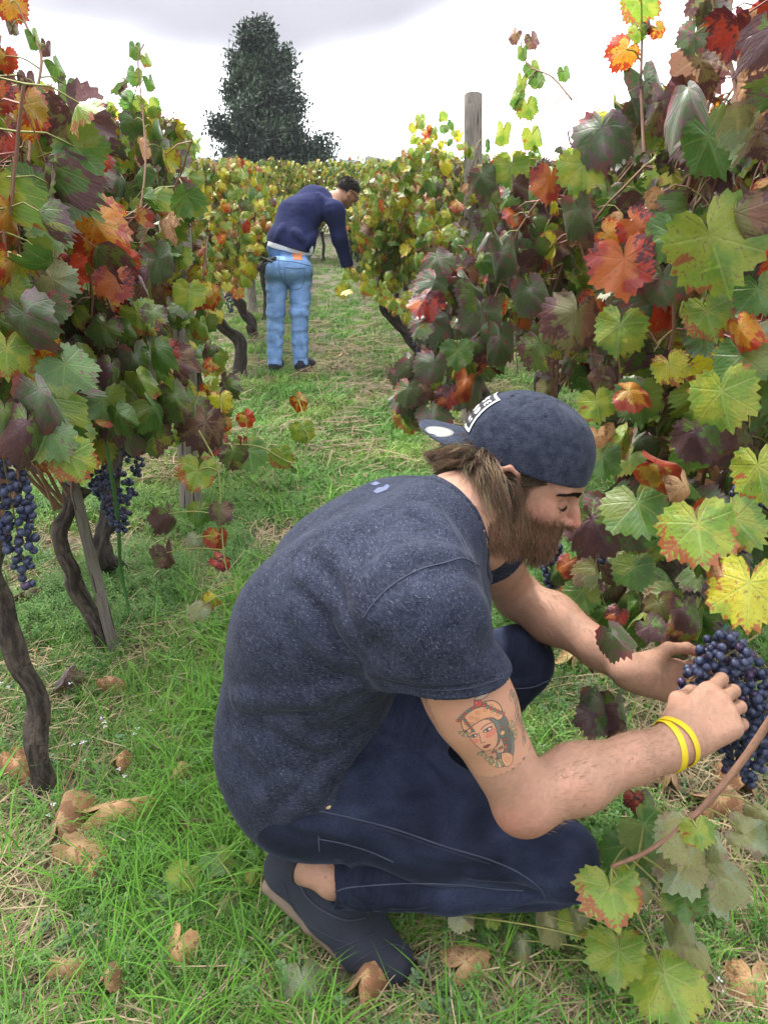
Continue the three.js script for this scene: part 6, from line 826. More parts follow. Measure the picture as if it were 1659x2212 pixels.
{ const cv = document.createElement('canvas'); cv.width = cv.height = 256; const g = cv.getContext('2d'); g.fillStyle = '#d9d8cf'; g.fillRect(0, 0, 256, 256); g.strokeStyle = '#8a8a80'; g.lineWidth = 8; for (const r of [116, 104]) { g.beginPath(); g.arc(128, 128, r, 0, 7); g.stroke(); } g.fillStyle = '#8f8f86'; g.fillRect(60, 104, 136, 12); g.fillRect(72, 128, 112, 10); g.fillRect(84, 150, 90, 8); const t = new THREE.CanvasTexture(cv); t.colorSpace = THREE.SRGBColorSpace;
  const cx = -14.6, cz = 3.6, pos = [], uv = [], idx = []; const put = (x, z) => { const ix = -0.6 - 10.6 * Math.sqrt(Math.max(0, 1 - (z / 8.6) ** 2)), p = hd(x, edgeY(x) + 0.70 - 0.16 * (ix - x) - 0.010 * z * z + 0.20, z); pos.push(p.x, p.y, p.z); uv.push((x - cx) / 4.6 + 0.5, (z - cz) / 4.6 + 0.5); }; put(cx, cz); for (const r of [1.1, 2.2]) for (let i = 0; i < 36; i++) put(cx + r * Math.cos(i / 36 * 6.2832), cz + r * Math.sin(i / 36 * 6.2832)); for (let i = 0; i < 36; i++) { const j = (i + 1) % 36; idx.push(0, 1 + i, 1 + j, 1 + i, 37 + i, 1 + j, 1 + j, 37 + i, 37 + j); } part('sticker', geoFrom(pos, idx, uv), PHY({ map: t, color: lin(0.42, 0.42, 0.40), roughness: 0.5, metalness: 0.15, side: THREE.DoubleSide }), cap); }

// ---- hair and beard: locks of strands
function strandsGeo(list, sides = 3) { // list of {pts, r, c0, c1}
  const pos = [], col = [], nor = [], idx = [];
  for (const { pts, r, c0, c1 } of list) { let N = null; const n = pts.length, o = pos.length / 3; for (let i = 0; i < n; i++) { const T = pts[Math.min(i + 1, n - 1)].clone().sub(pts[Math.max(0, i - 1)]).normalize(); if (!N) N = V(T.y, T.z, T.x).cross(T).normalize(); N.addScaledVector(T, -N.dot(T)).normalize(); const B = T.clone().cross(N), rr = r * (i === n - 1 ? 0.15 : 1 - 0.5 * i / n), c = mix3(c0, c1, i / (n - 1)); for (let s = 0; s < sides; s++) { const a = s / sides * 6.2832, ca = Math.cos(a), sa = Math.sin(a); const x = N.x * ca + B.x * sa, y = N.y * ca + B.y * sa, z = N.z * ca + B.z * sa; pos.push(pts[i].x + x * rr, pts[i].y + y * rr, pts[i].z + z * rr); nor.push(x, y, z); col.push(...c); } } for (let i = 0; i < n - 1; i++) for (let s = 0; s < sides; s++) { const a = o + i * sides + s, b = o + i * sides + (s + 1) % sides; idx.push(a, b, a + sides, b, b + sides, a + sides); } }
  return geoFrom(pos, idx, null, col, nor);
}
const M_HAIR = PHY({ vertexColors: true, roughness: 0.5, specularIntensity: 0.35 });
{
  const r = rng(4242), locks = [], solid = (p) => Math.min(bodyF(p.x, p.y, p.z), shirtF(p.x, p.y, p.z));
  const skullP = (az, y) => { const k = Math.sqrt(Math.max(0.02, 1 - ((y - 2.6) / 8.8) ** 2)); return [-1.2 + 9.5 * Math.cos(az) * k, y, 7.5 * Math.sin(az) * k]; };
  for (let i = 0; i < 640; i++) {
    const side = r() < 0.68 ? 1 : -1, az = side * mix(1.74, Math.PI, r() ** 0.95), back = Math.abs(az) / Math.PI, y = mix(2.2, -4.8 * back, r() ** 1.3), [hx, hy, hz] = skullP(az, y), p = hd(hx, hy, hz); const out = p.clone().sub(hd(-1, hy + 1.0, 0)).normalize(), L = (0.072 + 0.058 * r()) * (y > 0 ? 1.2 : 0.9) * (side < 0 ? 0.9 : 1) * (back > 0.82 ? 0.36 : back > 0.6 ? 0.62 : 1);
    const thick = 0.03 * r(); let dir = out.clone().multiplyScalar(1.0).addScaledVector(HY, -0.9).addScaledVector(HX, -0.15).normalize(); const pts = [p.clone().addScaledVector(out, 0.004)], ph = r() * 6, fr = 0.8 + r(), sway = V(r() - 0.5, 0, r() - 0.5).multiplyScalar(0.5), n = 11;
    for (let k = 0; k < n; k++) { dir.multiplyScalar(0.80).add(V(0, -0.26, 0)).addScaledVector(sway, 0.20 * Math.sin(k * fr + ph)).addScaledVector(HX, 0.035 * k / n).normalize(); const sf = (a, b, c) => Math.min(bodyF(a, b, c), shirtF(a, b, c)); let q = pts[k].clone().addScaledVector(dir, L / n); for (let z = 0; z < 3; z++) { const d = sf(q.x, q.y, q.z), lim = 0.004 + thick * Math.sin(Math.min(1, k / 5) * 1.57); if (d < lim) { const g = grad(sf, q.x, q.y, q.z, 0.004), c = dir.dot(g); if (c < 0) dir.addScaledVector(g, -c * 0.95).addScaledVector(V(0, -1, 0), 0.05).normalize(); q = z ? q.addScaledVector(g, Math.min(0.02, lim - d)) : pts[k].clone().addScaledVector(dir, L / n).addScaledVector(g, clamp(lim - d, 0, 0.008)); } } pts.push(q); }
    const tone = clamp(0.25 + 0.9 * (r() - 0.3) + 0.3 * (fbm(hx * 0.4, hy * 0.4, hz * 0.4, 2) - 0.5), 0, 1), base = mix3([0.045, 0.028, 0.017], [0.25, 0.168, 0.105], tone), w = 0.007 + 0.006 * r(), wf = 0.55 + 0.5 * r(), wa = 0.0045 * r();
    for (let s = 0; s < 18; s++) { const a = r() * 6.28, q = Math.sqrt(r()) * w, o1 = V(Math.cos(a), Math.sin(a * 1.3), Math.sin(a)).multiplyScalar(q), e = 0.6 + 0.8 * r(), wob = V(r() - 0.5, r() - 0.5, r() - 0.5).multiplyScalar(0.006), stray = r() < 0.12 ? 2.6 : 1, cut = n + 1 - Math.floor(r() * 3), c = base.map((v) => v * (0.7 + 0.6 * r())); locks.push({ pts: pts.slice(0, cut).map((p0, k) => { const t = k / n; return p0.clone().addScaledVector(o1, (1 - 0.55 * t * t) * e).addScaledVector(wob, Math.sin(k * 0.9 + a) * t * stray).addScaledVector(sway, wa * 8 * Math.sin(k * wf + ph + a * 0.25) * t); }), r: 0.00030 + 0.0002 * r(), c0: c.map((v) => v * 0.55), c1: c.map((v) => v * 1.25) }); }
  }
  // short hair swept back at the temple, in front of the ear
  for (let i = 0; i < 700; i++) { const s = i % 2 ? 1 : -1, x = mix(0.6, 4.6, r()), y = mix(0.2 + 0.45 * x, 4.0, r()), p0 = hd(x, y, s * 9); let p = p0.clone(), k = 0; const inw = HZ.clone().multiplyScalar(-s); while (bodyF(p.x, p.y, p.z) > 0.0006 && k++ < 60) p.addScaledVector(inw, Math.max(0.0005, bodyF(p.x, p.y, p.z) * 0.8)); const n = grad(bodyF, p.x, p.y, p.z), d = HX.clone().multiplyScalar(-0.9).addScaledVector(HY, -0.35 + 0.5 * (r() - 0.5)).addScaledVector(n, 0.25).normalize(), L = 0.018 + 0.022 * r(), c = [0.035, 0.024, 0.017].map((v) => v * (0.7 + 0.9 * r())); locks.push({ pts: [0, 0.35, 0.7, 1].map((t) => p.clone().addScaledVector(d, L * t).addScaledVector(n, 0.003 * Math.sin(t * 3)).add(V(0, -0.004 * t * t, 0))), r: 0.0004, c0: c, c1: c.map((v) => v * 1.6) }); }
  const under = nets((x, y, z) => { const [a, b, c] = hl(x, y, z), e = Math.hypot((a + 1.4) / 10.3, (b - 1.0) / 8.8, c / 8.0) - 1; return Math.max(e * 0.08, (b - edgeY(a) - 0.6) * 0.01, (-4.2 - b) * 0.01, (a + 2.2 + 0.0 * b) * 0.01); }, V(HO.x - 0.16, HO.y - 0.14, HO.z - 0.12), V(HO.x + 0.12, HO.y + 0.14, HO.z + 0.12), 0.006);
  const ug = skinGeo([under], { colOf: () => [0.03, 0.022, 0.017] });
  part('hair', mergeGeometries([strandsGeo(locks), ug]), M_HAIR, man);
}
{
  const r = rng(977), hairs = [], P = bodyMeshes[0].pos, Nn = bodyMeshes[0].nor;
  for (let i = 0; i < P.length; i += 3) {
    const [x, y, z] = hl(P[i], P[i + 1], P[i + 2]), az = Math.abs(z); if (x < -1.5 || x > 11 || y > 3.2 || y < -13 || y < -7.0 - 0.62 * Math.max(0, x)) continue;
    const jaw = sstep(-2.4, -4.8, y + 0.12 * Math.max(0, 7.5 - x) * -1) * sstep(-0.6, 1.2, x), sb = sstep(-0.2, 0.6, x) * (1 - sstep(1.8, 3.0, x)) * sstep(4.5, 5.6, az) * sstep(3.0, 1.5, y), mo = sstep(-3.9, -4.5, y) * sstep(7.2, 8.2, x) * sstep(-6.0, -5.3, y), lip = Math.exp(-(((x - 8.9) / 0.9) ** 2 + ((y + 6.5) / 0.8) ** 2 + (z / 1.6) ** 2)); const w = Math.max(jaw, sb, mo) * (1 - lip * 1.3);
    for (let k = 0; k < 2; k++) if (r() < w * 0.55) { const n = V(Nn[i], Nn[i + 1], Nn[i + 2]), p = V(P[i] + (r() - 0.5) * 0.002, P[i + 1] + (r() - 0.5) * 0.002, P[i + 2] + (r() - 0.5) * 0.002), d = HY.clone().multiplyScalar(-0.8).addScaledVector(HX, 0.15 + 0.5 * (r() - 0.4)).addScaledVector(HZ, (r() - 0.5) * 0.5).addScaledVector(n, 0.55).normalize(), L = (sb > 0.3 && y > -1 ? 0.008 : 0.0055 + 0.008 * sstep(-5, -9, y)) * (0.6 + 0.7 * r()), c = mix3([0.06, 0.033, 0.020], [0.30, 0.165, 0.095], r()); hairs.push({ pts: [0, 0.5, 1].map((t) => p.clone().addScaledVector(d, L * t).add(V(0, -0.003 * t * t, 0))), r: 0.00034, c0: c.map((v) => v * 0.7), c1: c }); }
  }
  part('beard', strandsGeo(hairs), M_HAIR, man);
  const brow = [], onFace = (al, y, s) => { const p = hd(3 + 11 * Math.cos(al), y, s * 11 * Math.sin(al)), d = hd(3, y, 0).sub(p).normalize(); let k = 0; while (bodyF(p.x, p.y, p.z) > 0.0005 && k++ < 120) p.addScaledVector(d, Math.max(0.0004, bodyF(p.x, p.y, p.z) * 0.7)); return p; };
  for (const s of [1, -1]) for (let i = 0; i < 420; i++) { const t = r(), p = onFace(mix(0.16, 1.0, t), 1.55 + 0.75 * Math.sin(t * 2.6) - 0.35 * t + (r() - 0.5) * (0.95 - 0.7 * t), s), n = grad(bodyF, p.x, p.y, p.z), d = HZ.clone().multiplyScalar(s * (0.9 - 0.4 * t)).addScaledVector(HX, -0.5 * t).addScaledVector(HY, 0.45 - 0.8 * t).addScaledVector(n, 0.22).normalize(), c = [0.026, 0.017, 0.012]; brow.push({ pts: [0, 0.5, 1].map((q) => p.clone().addScaledVector(d, 0.008 * q)), r: 0.00036, c0: c, c1: c }); }
  for (const s of [1, -1]) for (let i = 0; i < 44; i++) { const t = i / 43, p = onFace(mix(0.33, 0.80, t), -0.62 - 0.35 * Math.sin(t * 3.14), s), d = HX.clone().multiplyScalar(0.7).addScaledVector(HY, -0.6).addScaledVector(HZ, s * (0.3 + 0.5 * t)).normalize(); brow.push({ pts: [0, 0.5, 1].map((q) => p.clone().addScaledVector(d, 0.005 * q).addScaledVector(HY, 0.001 * q * q)), r: 0.00026, c0: [0.012, 0.009, 0.007], c1: [0.012, 0.009, 0.007] }); }
  part('eyebrow', strandsGeo(brow), M_HAIR, man);
}

// fine hair on the forearms
{ const r = rng(515), list = []; for (const [a, b, n] of [[J.elR, J.wrR, 900], [J.elL, J.wrL, 600]]) { const ax = b.clone().sub(a).normalize(), X = V(0, 1, 0).cross(ax).normalize(), Y = ax.clone().cross(X); for (let i = 0; i < n; i++) { const t = 0.05 + 0.82 * r(), c = lerpV(a, b, t), an = r() * 6.2832, d = X.clone().multiplyScalar(Math.cos(an)).addScaledVector(Y, Math.sin(an)); let q = 0.02; for (let k = 0; k < 60; k++) { const p = c.clone().addScaledVector(d, q), e = -bodyF(p.x, p.y, p.z); if (e < 0.0004) break; q += Math.max(0.0004, e * 0.8); } const p = c.clone().addScaledVector(d, q), dir = d.clone().multiplyScalar(0.35).addScaledVector(ax, 0.8).addScaledVector(X, 0.3 * (r() - 0.5)).add(V(0, -0.15, 0)).normalize(), col = mix3([0.20, 0.10, 0.05], [0.42, 0.27, 0.15], r()); list.push({ pts: [0, 0.5, 1].map((s) => p.clone().addScaledVector(dir, (0.008 + 0.007 * r()) * s)), r: 0.00020, c0: col, c1: col }); } } part('arm_hair', strandsGeo(list), M_HAIR, man); }

// ---------------------------------------------------------------- the second man, standing and bending over the vines
{
  const D = 6.5, q = (zx, zy, d = D) => W(497.7 + 0.2174 * zx, 348.4 + 0.2174 * zy, d), gy = -0.135;
  const aL = q(440, 1990, 6.46), aR = q(700, 2000, 6.48), kL = q(452, 1500, 6.44), kR = q(690, 1510, 6.46), hL = q(470, 1110, 6.46), hR = q(690, 1110, 6.50), wa = q(590, 880, 6.5);
  const t1 = q(610, 760, 6.52), t2 = q(700, 520, 6.56), t3 = q(820, 390, 6.62), nb = q(1000, 400, 6.66), sR = q(1030, 500, 6.50), sL = q(930, 470, 6.85), eR = q(1085, 770, 6.56), wR = q(1170, 1050, 6.66), hdO = q(1165, 310, 6.68);
  const hx = V(0.70, -0.60, -0.38).normalize(), hz = V(0.42, -0.05, 0.90).addScaledVector(hx, 0).normalize(), hy = hz.clone().cross(hx).normalize(), hz2 = hx.clone().cross(hy).normalize();
  const h = (x, y, z) => hdO.clone().addScaledVector(hx, x * 0.01).addScaledVector(hy, y * 0.01).addScaledVector(hz2, z * 0.01), he = (x, y, z, a, b, c, k = 0.015) => ell(h(x, y, z), hx, hy, hz2, a * 0.01, b * 0.01, c * 0.01, k);
  const L = V(0.85, 0.15, 0.5).normalize(); // across the shoulders, roughly
  const head = [he(-1, 2.5, 0, 9.4, 8.6, 7.4), he(3.6, -2.4, 0, 4.8, 7.4, 5.8, 0.03), cone(h(0, -6, 4.4), h(6.4, -9.3, 1.4), 0.017, 0.016, 0.03), cone(h(0, -6, -4.4), h(6.4, -9.3, -1.4), 0.017, 0.016, 0.03), cone(h(8.2, 1, 0), h(10.4, -3, 0), 0.008, 0.0105, 0.01), he(8.4, -6.2, 0, 1.2, 1.0, 2.2, 0.01), he(-1, -0.6, 7.4, 1.7, 3.0, 0.9, 0.004), he(-1, -0.6, -7.4, 1.7, 3.0, 0.9, 0.004), cone(h(7.6, 1.7, 3.5), h(7.6, 1.7, -3.5), 0.009, 0.009, 0.012)];
  const dR = wR.clone().sub(eR).normalize(), hnd = hand(wR, V(0.45, -0.8, -0.3), V(-0.6, -0.2, 0.7), true, { mcp: [0.3, 0.35, 0.4, 0.45], pip: [0.5, 0.55, 0.6, 0.6], dip: [0.3, 0.3, 0.3, 0.3], thumb: [[2.4, -2.6, -0.8], [5.2, -4.6, -2.4], [8.2, -4.4, -4.2], [10.2, -3.6, -5.2]] }, 1.0);
  const bodyP = field([...head, cone(h(-2.5, -4, 0), nb, 0.056, 0.06, 0.03), cone(nb, sR, 0.05, 0.05, 0.05), cone(nb, t2, 0.07, 0.10, 0.05), cone(t2, wa, 0.10, 0.08, 0.05), cone(hL, kL, 0.065, 0.048, 0.03), cone(kL, aL, 0.048, 0.035, 0.03), cone(hR, kR, 0.065, 0.048, 0.03), cone(kR, aR, 0.048, 0.035, 0.03), cone(hL, hR, 0.07, 0.07, 0.05), cone(wa, lerpV(hL, hR, 0.5), 0.08, 0.08, 0.05), cone(sR, eR, 0.045, 0.04, 0.03), cone(eR, wR, 0.04, 0.03, 0.02), ...hnd.prims]);
  const wr = (x, y, z) => 0.014 * (fbm(x * 6, y * 16, z * 6, 3) - 0.5) + 0.005 * (fbm(x * 20 + 3, y * 30, z * 20, 2) - 0.5);
  const X = V(1, 0, 0.12).normalize();
  const hips = [cone(wa.clone().addScaledVector(X, -0.085), wa.clone().addScaledVector(X, 0.085), 0.105, 0.105, 0.05), cone(hL.clone().add(V(0.005, 0.02, 0.05)), hR.clone().add(V(0, 0.02, 0.05)), 0.11, 0.115, 0.05), cone(hL, kL, 0.098, 0.072, 0.03), cone(kL, aL, 0.070, 0.060, 0.02), cone(hR, kR, 0.100, 0.074, 0.03), cone(kR, aR, 0.072, 0.062, 0.02)];
  const hipF = field(hips), up = t2.clone().sub(wa).normalize(), wa2 = q(600, 872, 6.38), jn = V(0.20, 0.97, 0.12).normalize();
  const jeans = (x, y, z) => { let d = hipF(x, y, z); if (d > 0.06) return d; const leg = sstep(0.65, 0.4, y); d += wr(x, y, z) * (0.7 + 0.8 * leg) + 0.006 * leg * Math.sin(y * 62 + 8 * fbm(x * 9, y * 5, z * 9, 2)) * fbm(x * 7, y * 9, z * 7, 2); d = Math.max(d, (x - wa2.x) * jn.x + (y - wa2.y) * jn.y + (z - wa2.z) * jn.z); return Math.max(d, gy + 0.05 - y); };
  const sw = [cone(wa.clone().addScaledVector(X, -0.078).addScaledVector(up, -0.03), wa.clone().addScaledVector(X, 0.078).addScaledVector(up, -0.03), 0.114, 0.114, 0.05), cone(wa.clone().addScaledVector(X, -0.078).addScaledVector(up, 0.06), wa.clone().addScaledVector(X, 0.078).addScaledVector(up, 0.06), 0.114, 0.114, 0.05), cone(t1.clone().addScaledVector(X, -0.07), t2.clone().addScaledVector(L, -0.07), 0.118, 0.125, 0.07), cone(t1.clone().addScaledVector(X, 0.07), t2.clone().addScaledVector(L, 0.07), 0.118, 0.12, 0.07), cone(t2.clone().addScaledVector(L, -0.07), t3.clone().addScaledVector(L, -0.06), 0.12, 0.10, 0.07), cone(t2.clone().addScaledVector(L, 0.07), t3.clone().addScaledVector(L, 0.06), 0.12, 0.105, 0.07), cone(t3, nb.clone().add(V(-0.03, 0, 0)), 0.10, 0.07, 0.06), cone(t3, sR, 0.09, 0.085, 0.06), cone(t3, sL, 0.09, 0.085, 0.06)];
  const slv = [cone(sR, eR, 0.083, 0.064, 0.04), cone(eR, lerpV(eR, wR, 0.96), 0.064, 0.048, 0.03), cone(lerpV(eR, wR, 0.78), lerpV(eR, wR, 0.92), 0.055, 0.054, 0.01)];
  for (const [pts, r] of [[[[520, 640], [470, 760]], 0.02], [[[640, 690], [720, 790]], 0.022], [[[800, 760], [760, 850]], 0.02], [[[960, 640], [900, 700], [830, 740]], 0.02], [[[880, 330], [960, 420], [1010, 560]], 0.018]]) { const P = pinLine(field([...sw, ...slv]), pts.map(([a, b]) => [497.7 + 0.2174 * a, 348.4 + 0.2174 * b]), 5, -r * 0.55); sw.push(...fold(P, r, 0.03)); }
  const swF = field(sw), slF = field(slv), nk = cone(h(-2.5, -4, 0), nb, 0.064, 0.062, 0.02), sn = V(-0.27, -0.96, 0.05).normalize(), sp = q(600, 862, 6.4);
  const sweater = (x, y, z) => { let d = smin(swF(x, y, z), slF(x, y, z), 0.05); if (d > 0.06) return d; d += wr(x, y, z) * 0.8; d = Math.max(d, (x - sp.x) * sn.x + (y - sp.y) * sn.y + (z - sp.z) * sn.z - (x > wR.x - 0.2 ? 9 : 0)); const c = (x - wR.x) * dR.x + (y - wR.y) * dR.y + (z - wR.z) * dR.z; if (x > eR.x - 0.06) d = Math.max(d, c + 0.005); return Math.max(d, -(nk.f(x, y, z) - 0.004)); };
  const man2 = thing('person', 'man in a navy sweater and light blue jeans bending over the right vine row', 'person', null, V(0, 0, 0));
  const lo = V(-1.25, -0.2, -7.1), hi = V(0.1, 1.55, -6.1), stub = (p) => { const e = p.clone().sub(hdO), x = e.dot(hx) * 100, y = e.dot(hy) * 100; const b = p.distanceTo(hdO) < 0.16 ? sstep(-1.5, -4.5, y) * sstep(-1, 1.5, x) * 0.45 : 0; const m = fbm(p.x * 30, p.y * 30, p.z * 30, 3) - 0.5; return mix3([0.40, 0.215, 0.145].map((v) => v * (1 + 0.3 * m)), [0.07, 0.045, 0.035], b); };
  const headB = [h(0, 0, 0).subScalar(0.18), h(0, 0, 0).addScalar(0.18)];
  part('body', skinGeo([piece(bodyP, headB, 0.005, []), piece(bodyP, [lo, hi], 0.010, [headB])], { colOf: stub, uvOf: (p) => ({ u: p.x * 6 + p.z * 3, v: p.y * 6, key: 0 }) }), M_SKIN, man2);
  const blue = pixTex(256, (u, v) => { const w = Math.sin((u * 60 + v * 60) * 6.283), a = tfbm(u, v, 5, 401, 4), s = tnoise(u, (v * 3) % 1, 70, 405); return mix3([0.10, 0.20, 0.42], [0.29, 0.46, 0.76], clamp(0.3 + 0.12 * w + 0.8 * (a - 0.5) + 0.3 * (s - 0.5), 0, 1)); }, { rep: 1 });
  const cylU = { uvOf: (p) => { const a = Math.atan2(p.z + 6.48, p.x + (p.x < -0.79 ? 0.9 : 0.68)) * 0.1; return { u: a, v: p.y, key: p.x < -0.79 ? 1 : 0, period: 0.2 * Math.PI }; } };
  const worn = (p) => { const k = 0.75 + 0.5 * fbm(p.x * 6, p.y * 9, p.z * 6, 3); return [k, k, k]; };
  part('jeans', skinGeo([nets(jeans, lo, hi, 0.0085)], { ...cylU, colOf: worn }), PHY({ map: fit(blue, 3), bumpMap: fit(twill, 6), bumpScale: 0.001, roughness: 0.9, vertexColors: true, sheen: 0.2 }), man2);
  part('sweater', skinGeo([nets(sweater, lo, hi, 0.0085)], { uvOf: (p) => ({ u: p.x + p.z * 0.4, v: p.y, key: 0 }) }), PHY({ color: lin(0.016, 0.021, 0.068), bumpMap: fit(knit, 5), bumpScale: 0.002, roughness: 0.95, sheen: 0.5, sheenColor: lin(0.3, 0.35, 0.6), sheenRoughness: 0.5, specularIntensity: 0.3 }), man2);
  // white undershirt between sweater and jeans
  const us = field([cone(wa.clone().addScaledVector(X, -0.083), wa.clone().addScaledVector(X, 0.083), 0.112, 0.112, 0.05), cone(wa.clone().addScaledVector(X, -0.075).addScaledVector(up, 0.05), wa.clone().addScaledVector(X, 0.075).addScaledVector(up, 0.05), 0.111, 0.111, 0.05)]);
  part('undershirt', skinGeo([nets((x, y, z) => { const d = us(x, y, z) + wr(x, y, z) * 0.3, a = (x - wa2.x) * jn.x + (y - wa2.y) * jn.y + (z - wa2.z) * jn.z; return Math.max(d, -a - 0.03, (y - wa.y) - 0.14); }, V(-1.2, 0.6, -6.8), V(-0.4, 1.1, -6.2), 0.008)]), STD({ color: lin(0.62, 0.64, 0.70), roughness: 0.9 }), man2);
  for (const [a, g] of [[aL, 'l'], [aR, 'r']]) { const to = V(a.x + (g === 'r' ? 0.075 : 0.02), gy + 0.035, a.z - 0.17), f = field([cone(V(a.x, gy + 0.045, a.z + 0.03), lerpV(a, to, 0.6).setY(gy + 0.045), 0.044, 0.045, 0.03), cone(lerpV(a, to, 0.6).setY(gy + 0.045), to, 0.045, 0.034, 0.03), cone(V(a.x, gy + 0.05, a.z), a.clone().add(V(0, 0.02, 0)), 0.05, 0.048, 0.03)]); part('shoe', skinGeo([nets(f, V(a.x - 0.12, gy - 0.02, a.z - 0.25), V(a.x + 0.16, gy + 0.16, a.z + 0.1), 0.008)], planeUV), M_SHOE, man2); }
  // hair, cropped close; glasses; the patch and pocket on the jeans; a dark cloth tucked in the pocket
  const hr = rng(31), hs = []; for (let i = 0; i < 2600; i++) { const d = V(hr() - 0.5, hr() - 0.5, hr() - 0.5).normalize(), p = h(-1 + 9.4 * d.x, 2.5 + 8.6 * d.y, 7.4 * d.z), x = 9.4 * d.x - 1, y = 2.5 + 8.6 * d.y; if (y < -3.5 || (y < 2.2 + 0.35 * (x + 1) && x > -2.5 && y < 4.5) || (x > 5.5 && y < 6.5)) continue; const n = hx.clone().multiplyScalar(d.x / 9.4).addScaledVector(hy, d.y / 8.6).addScaledVector(hz2, d.z / 7.4).normalize(), e = n.clone().multiplyScalar(0.7).addScaledVector(hx, 0.6 * (hr() - 0.2)).addScaledVector(hy, -0.2).addScaledVector(hz2, hr() - 0.5).normalize(), len = y > 2 ? 0.022 : 0.012; hs.push({ pts: [0, 0.5, 1].map((t) => p.clone().addScaledVector(e, len * t)), r: 0.0016, c0: [0.02, 0.016, 0.014], c1: [0.045, 0.036, 0.03] }); }
  const capF = field([he(-1, 2.5, 0, 9.7, 8.9, 7.7)]); const hb = nets((x, y, z) => { const e = V(x, y, z).sub(hdO), a = e.dot(hx) * 100, b = e.dot(hy) * 100; return Math.max(capF(x, y, z), (Math.min(2.2 + 0.35 * (a + 1), a > -2.5 ? 9 : -3.2) - b) * 0.01, (a - 6) * 0.01 - Math.max(0, b - 6) * 0.02); }, headB[0], headB[1], 0.006);
  part('hair', mergeGeometries([strandsGeo(hs), skinGeo([hb], { colOf: () => [0.022, 0.018, 0.016] })]), M_HAIR, man2);
  const M_FRAME = STD({ color: lin(0.012, 0.012, 0.014), roughness: 0.35 }), gl = []; for (const s of [1, -1]) { const c = []; for (let i = 0; i <= 24; i++) { const a = i / 24 * 6.2832; c.push(h(9.2 - 0.12 * Math.abs(s * 3.3 + 2.6 * Math.cos(a)), 0.1 + 2.0 * Math.sin(a), s * 3.3 + 2.6 * Math.cos(a))); } gl.push(tube(c, [0.0034], 6, { smooth: 40 }), tube([h(8.6, 0.8, s * 6.0), h(4, 1.0, s * 7.4), h(-1, 1.0, s * 8.3), h(-2.4, -0.6, s * 8.4)], [0.0034], 6, { smooth: 16 })); } gl.push(tube([h(9.3, 0.6, 0.8), h(9.7, 0.7, 0), h(9.3, 0.6, -0.8)], [0.003], 6, { smooth: 8 }));
  part('glasses', mergeGeometries(gl), M_FRAME, man2);
  const px = (list) => list.map(([a, b]) => [497.7 + 0.2174 * a, 348.4 + 0.2174 * b]);
  { const g = decal(jeans, px([[624, 898], [670, 900], [716, 904], [716, 945], [714, 985], [670, 981], [622, 976], [622, 940]]), 0.003); if (g) part('leather_patch', g, STD({ color: lin(0.44, 0.15, 0.055), roughness: 0.7, side: THREE.DoubleSide }), man2); }
  const M_BLUESEAM = STD({ color: lin(0.10, 0.18, 0.34), roughness: 0.95 }), sl = (list, r = 0.0035) => { const P = pinLine(jeans, px(list), 24, 0.001); if (P.length > 4) part('seam', tube(P, [r], 6, { smooth: 30 }), M_BLUESEAM, man2); };
  sl([[545, 1052], [640, 1066], [738, 1058]]); sl([[545, 1052], [548, 1180], [575, 1240], [650, 1275], [715, 1240], [738, 1058]], 0.003); sl([[490, 870], [480, 1000], [520, 1180], [574, 1260]]); sl([[360, 960], [480, 985], [640, 1000], [800, 1040]], 0.003); sl([[372, 850], [490, 880], [640, 925]], 0.003); sl([[800, 1060], [815, 1200], [790, 1450], [760, 1700], [765, 1950]], 0.003);
  { const a = pin(jeans, ...px([[420, 1000]])[0]) ?? q(400, 1000, 6.4), P = [a.clone().add(V(0.03, 0.02, -0.02)), q(330, 1000, 6.38), q(290, 1050, 6.36), q(245, 1100, 6.36), q(185, 1180, 6.37)], Q = [a.clone().add(V(0.03, 0.0, -0.02)), q(350, 1030, 6.36), q(345, 1090, 6.36), q(362, 1130, 6.38)]; part('glove', mergeGeometries([tube(P, [0.02, 0.022, 0.019, 0.017, 0.008], 10, { smooth: 24, bump: (t, s) => 1 + 0.25 * Math.sin(2 * t + s * 8) }), tube(Q, [0.02, 0.024, 0.02, 0.01], 10, { smooth: 18, bump: (t, s) => 1 + 0.25 * Math.sin(2 * t + s * 6) }), tube([a, q(300, 950, 6.37)], [0.012, 0.006], 8)]), STD({ color: lin(0.02, 0.024, 0.026), roughness: 0.8 }), man2); }
}

// ---------------------------------------------------------------- the leaves that stand out one by one
const CR = V(1, 0, 0), CU = V(0, CP, -SP), HERO = rng(606);
function heroLeaf(o, kind, u, v, d, px, ang = 0, nx = 0, ny = 0.2, dry = false) {
  const c = W(u, v, d), s = px / (FPX / d) / 1.72, a = ang * Math.PI / 180, tip = CR.clone().multiplyScalar(Math.sin(a)).addScaledVector(CU, -Math.cos(a)), cam = EYE.clone().sub(c).normalize(), n = cam.addScaledVector(CR, nx).addScaledVector(CU, ny);
  const set = dry ? LEAF_DRY : (kind === 'lime' || kind === 'green' || kind === 'red' || kind === 'yellow') && px > 70 ? LEAF_FLAT : LEAF_HI, mats = LEAFMAT[kind], M = leafMatrix(c.addScaledVector(tip, -0.28 * s).sub(o.position), n, tip, s);
  return putLeaf(o, set[Math.floor(HERO() * set.length)], mats[Math.floor(HERO() * mats.length)], M);
}
const heroes = (o, list) => list.forEach((a) => heroLeaf(o, ...a));
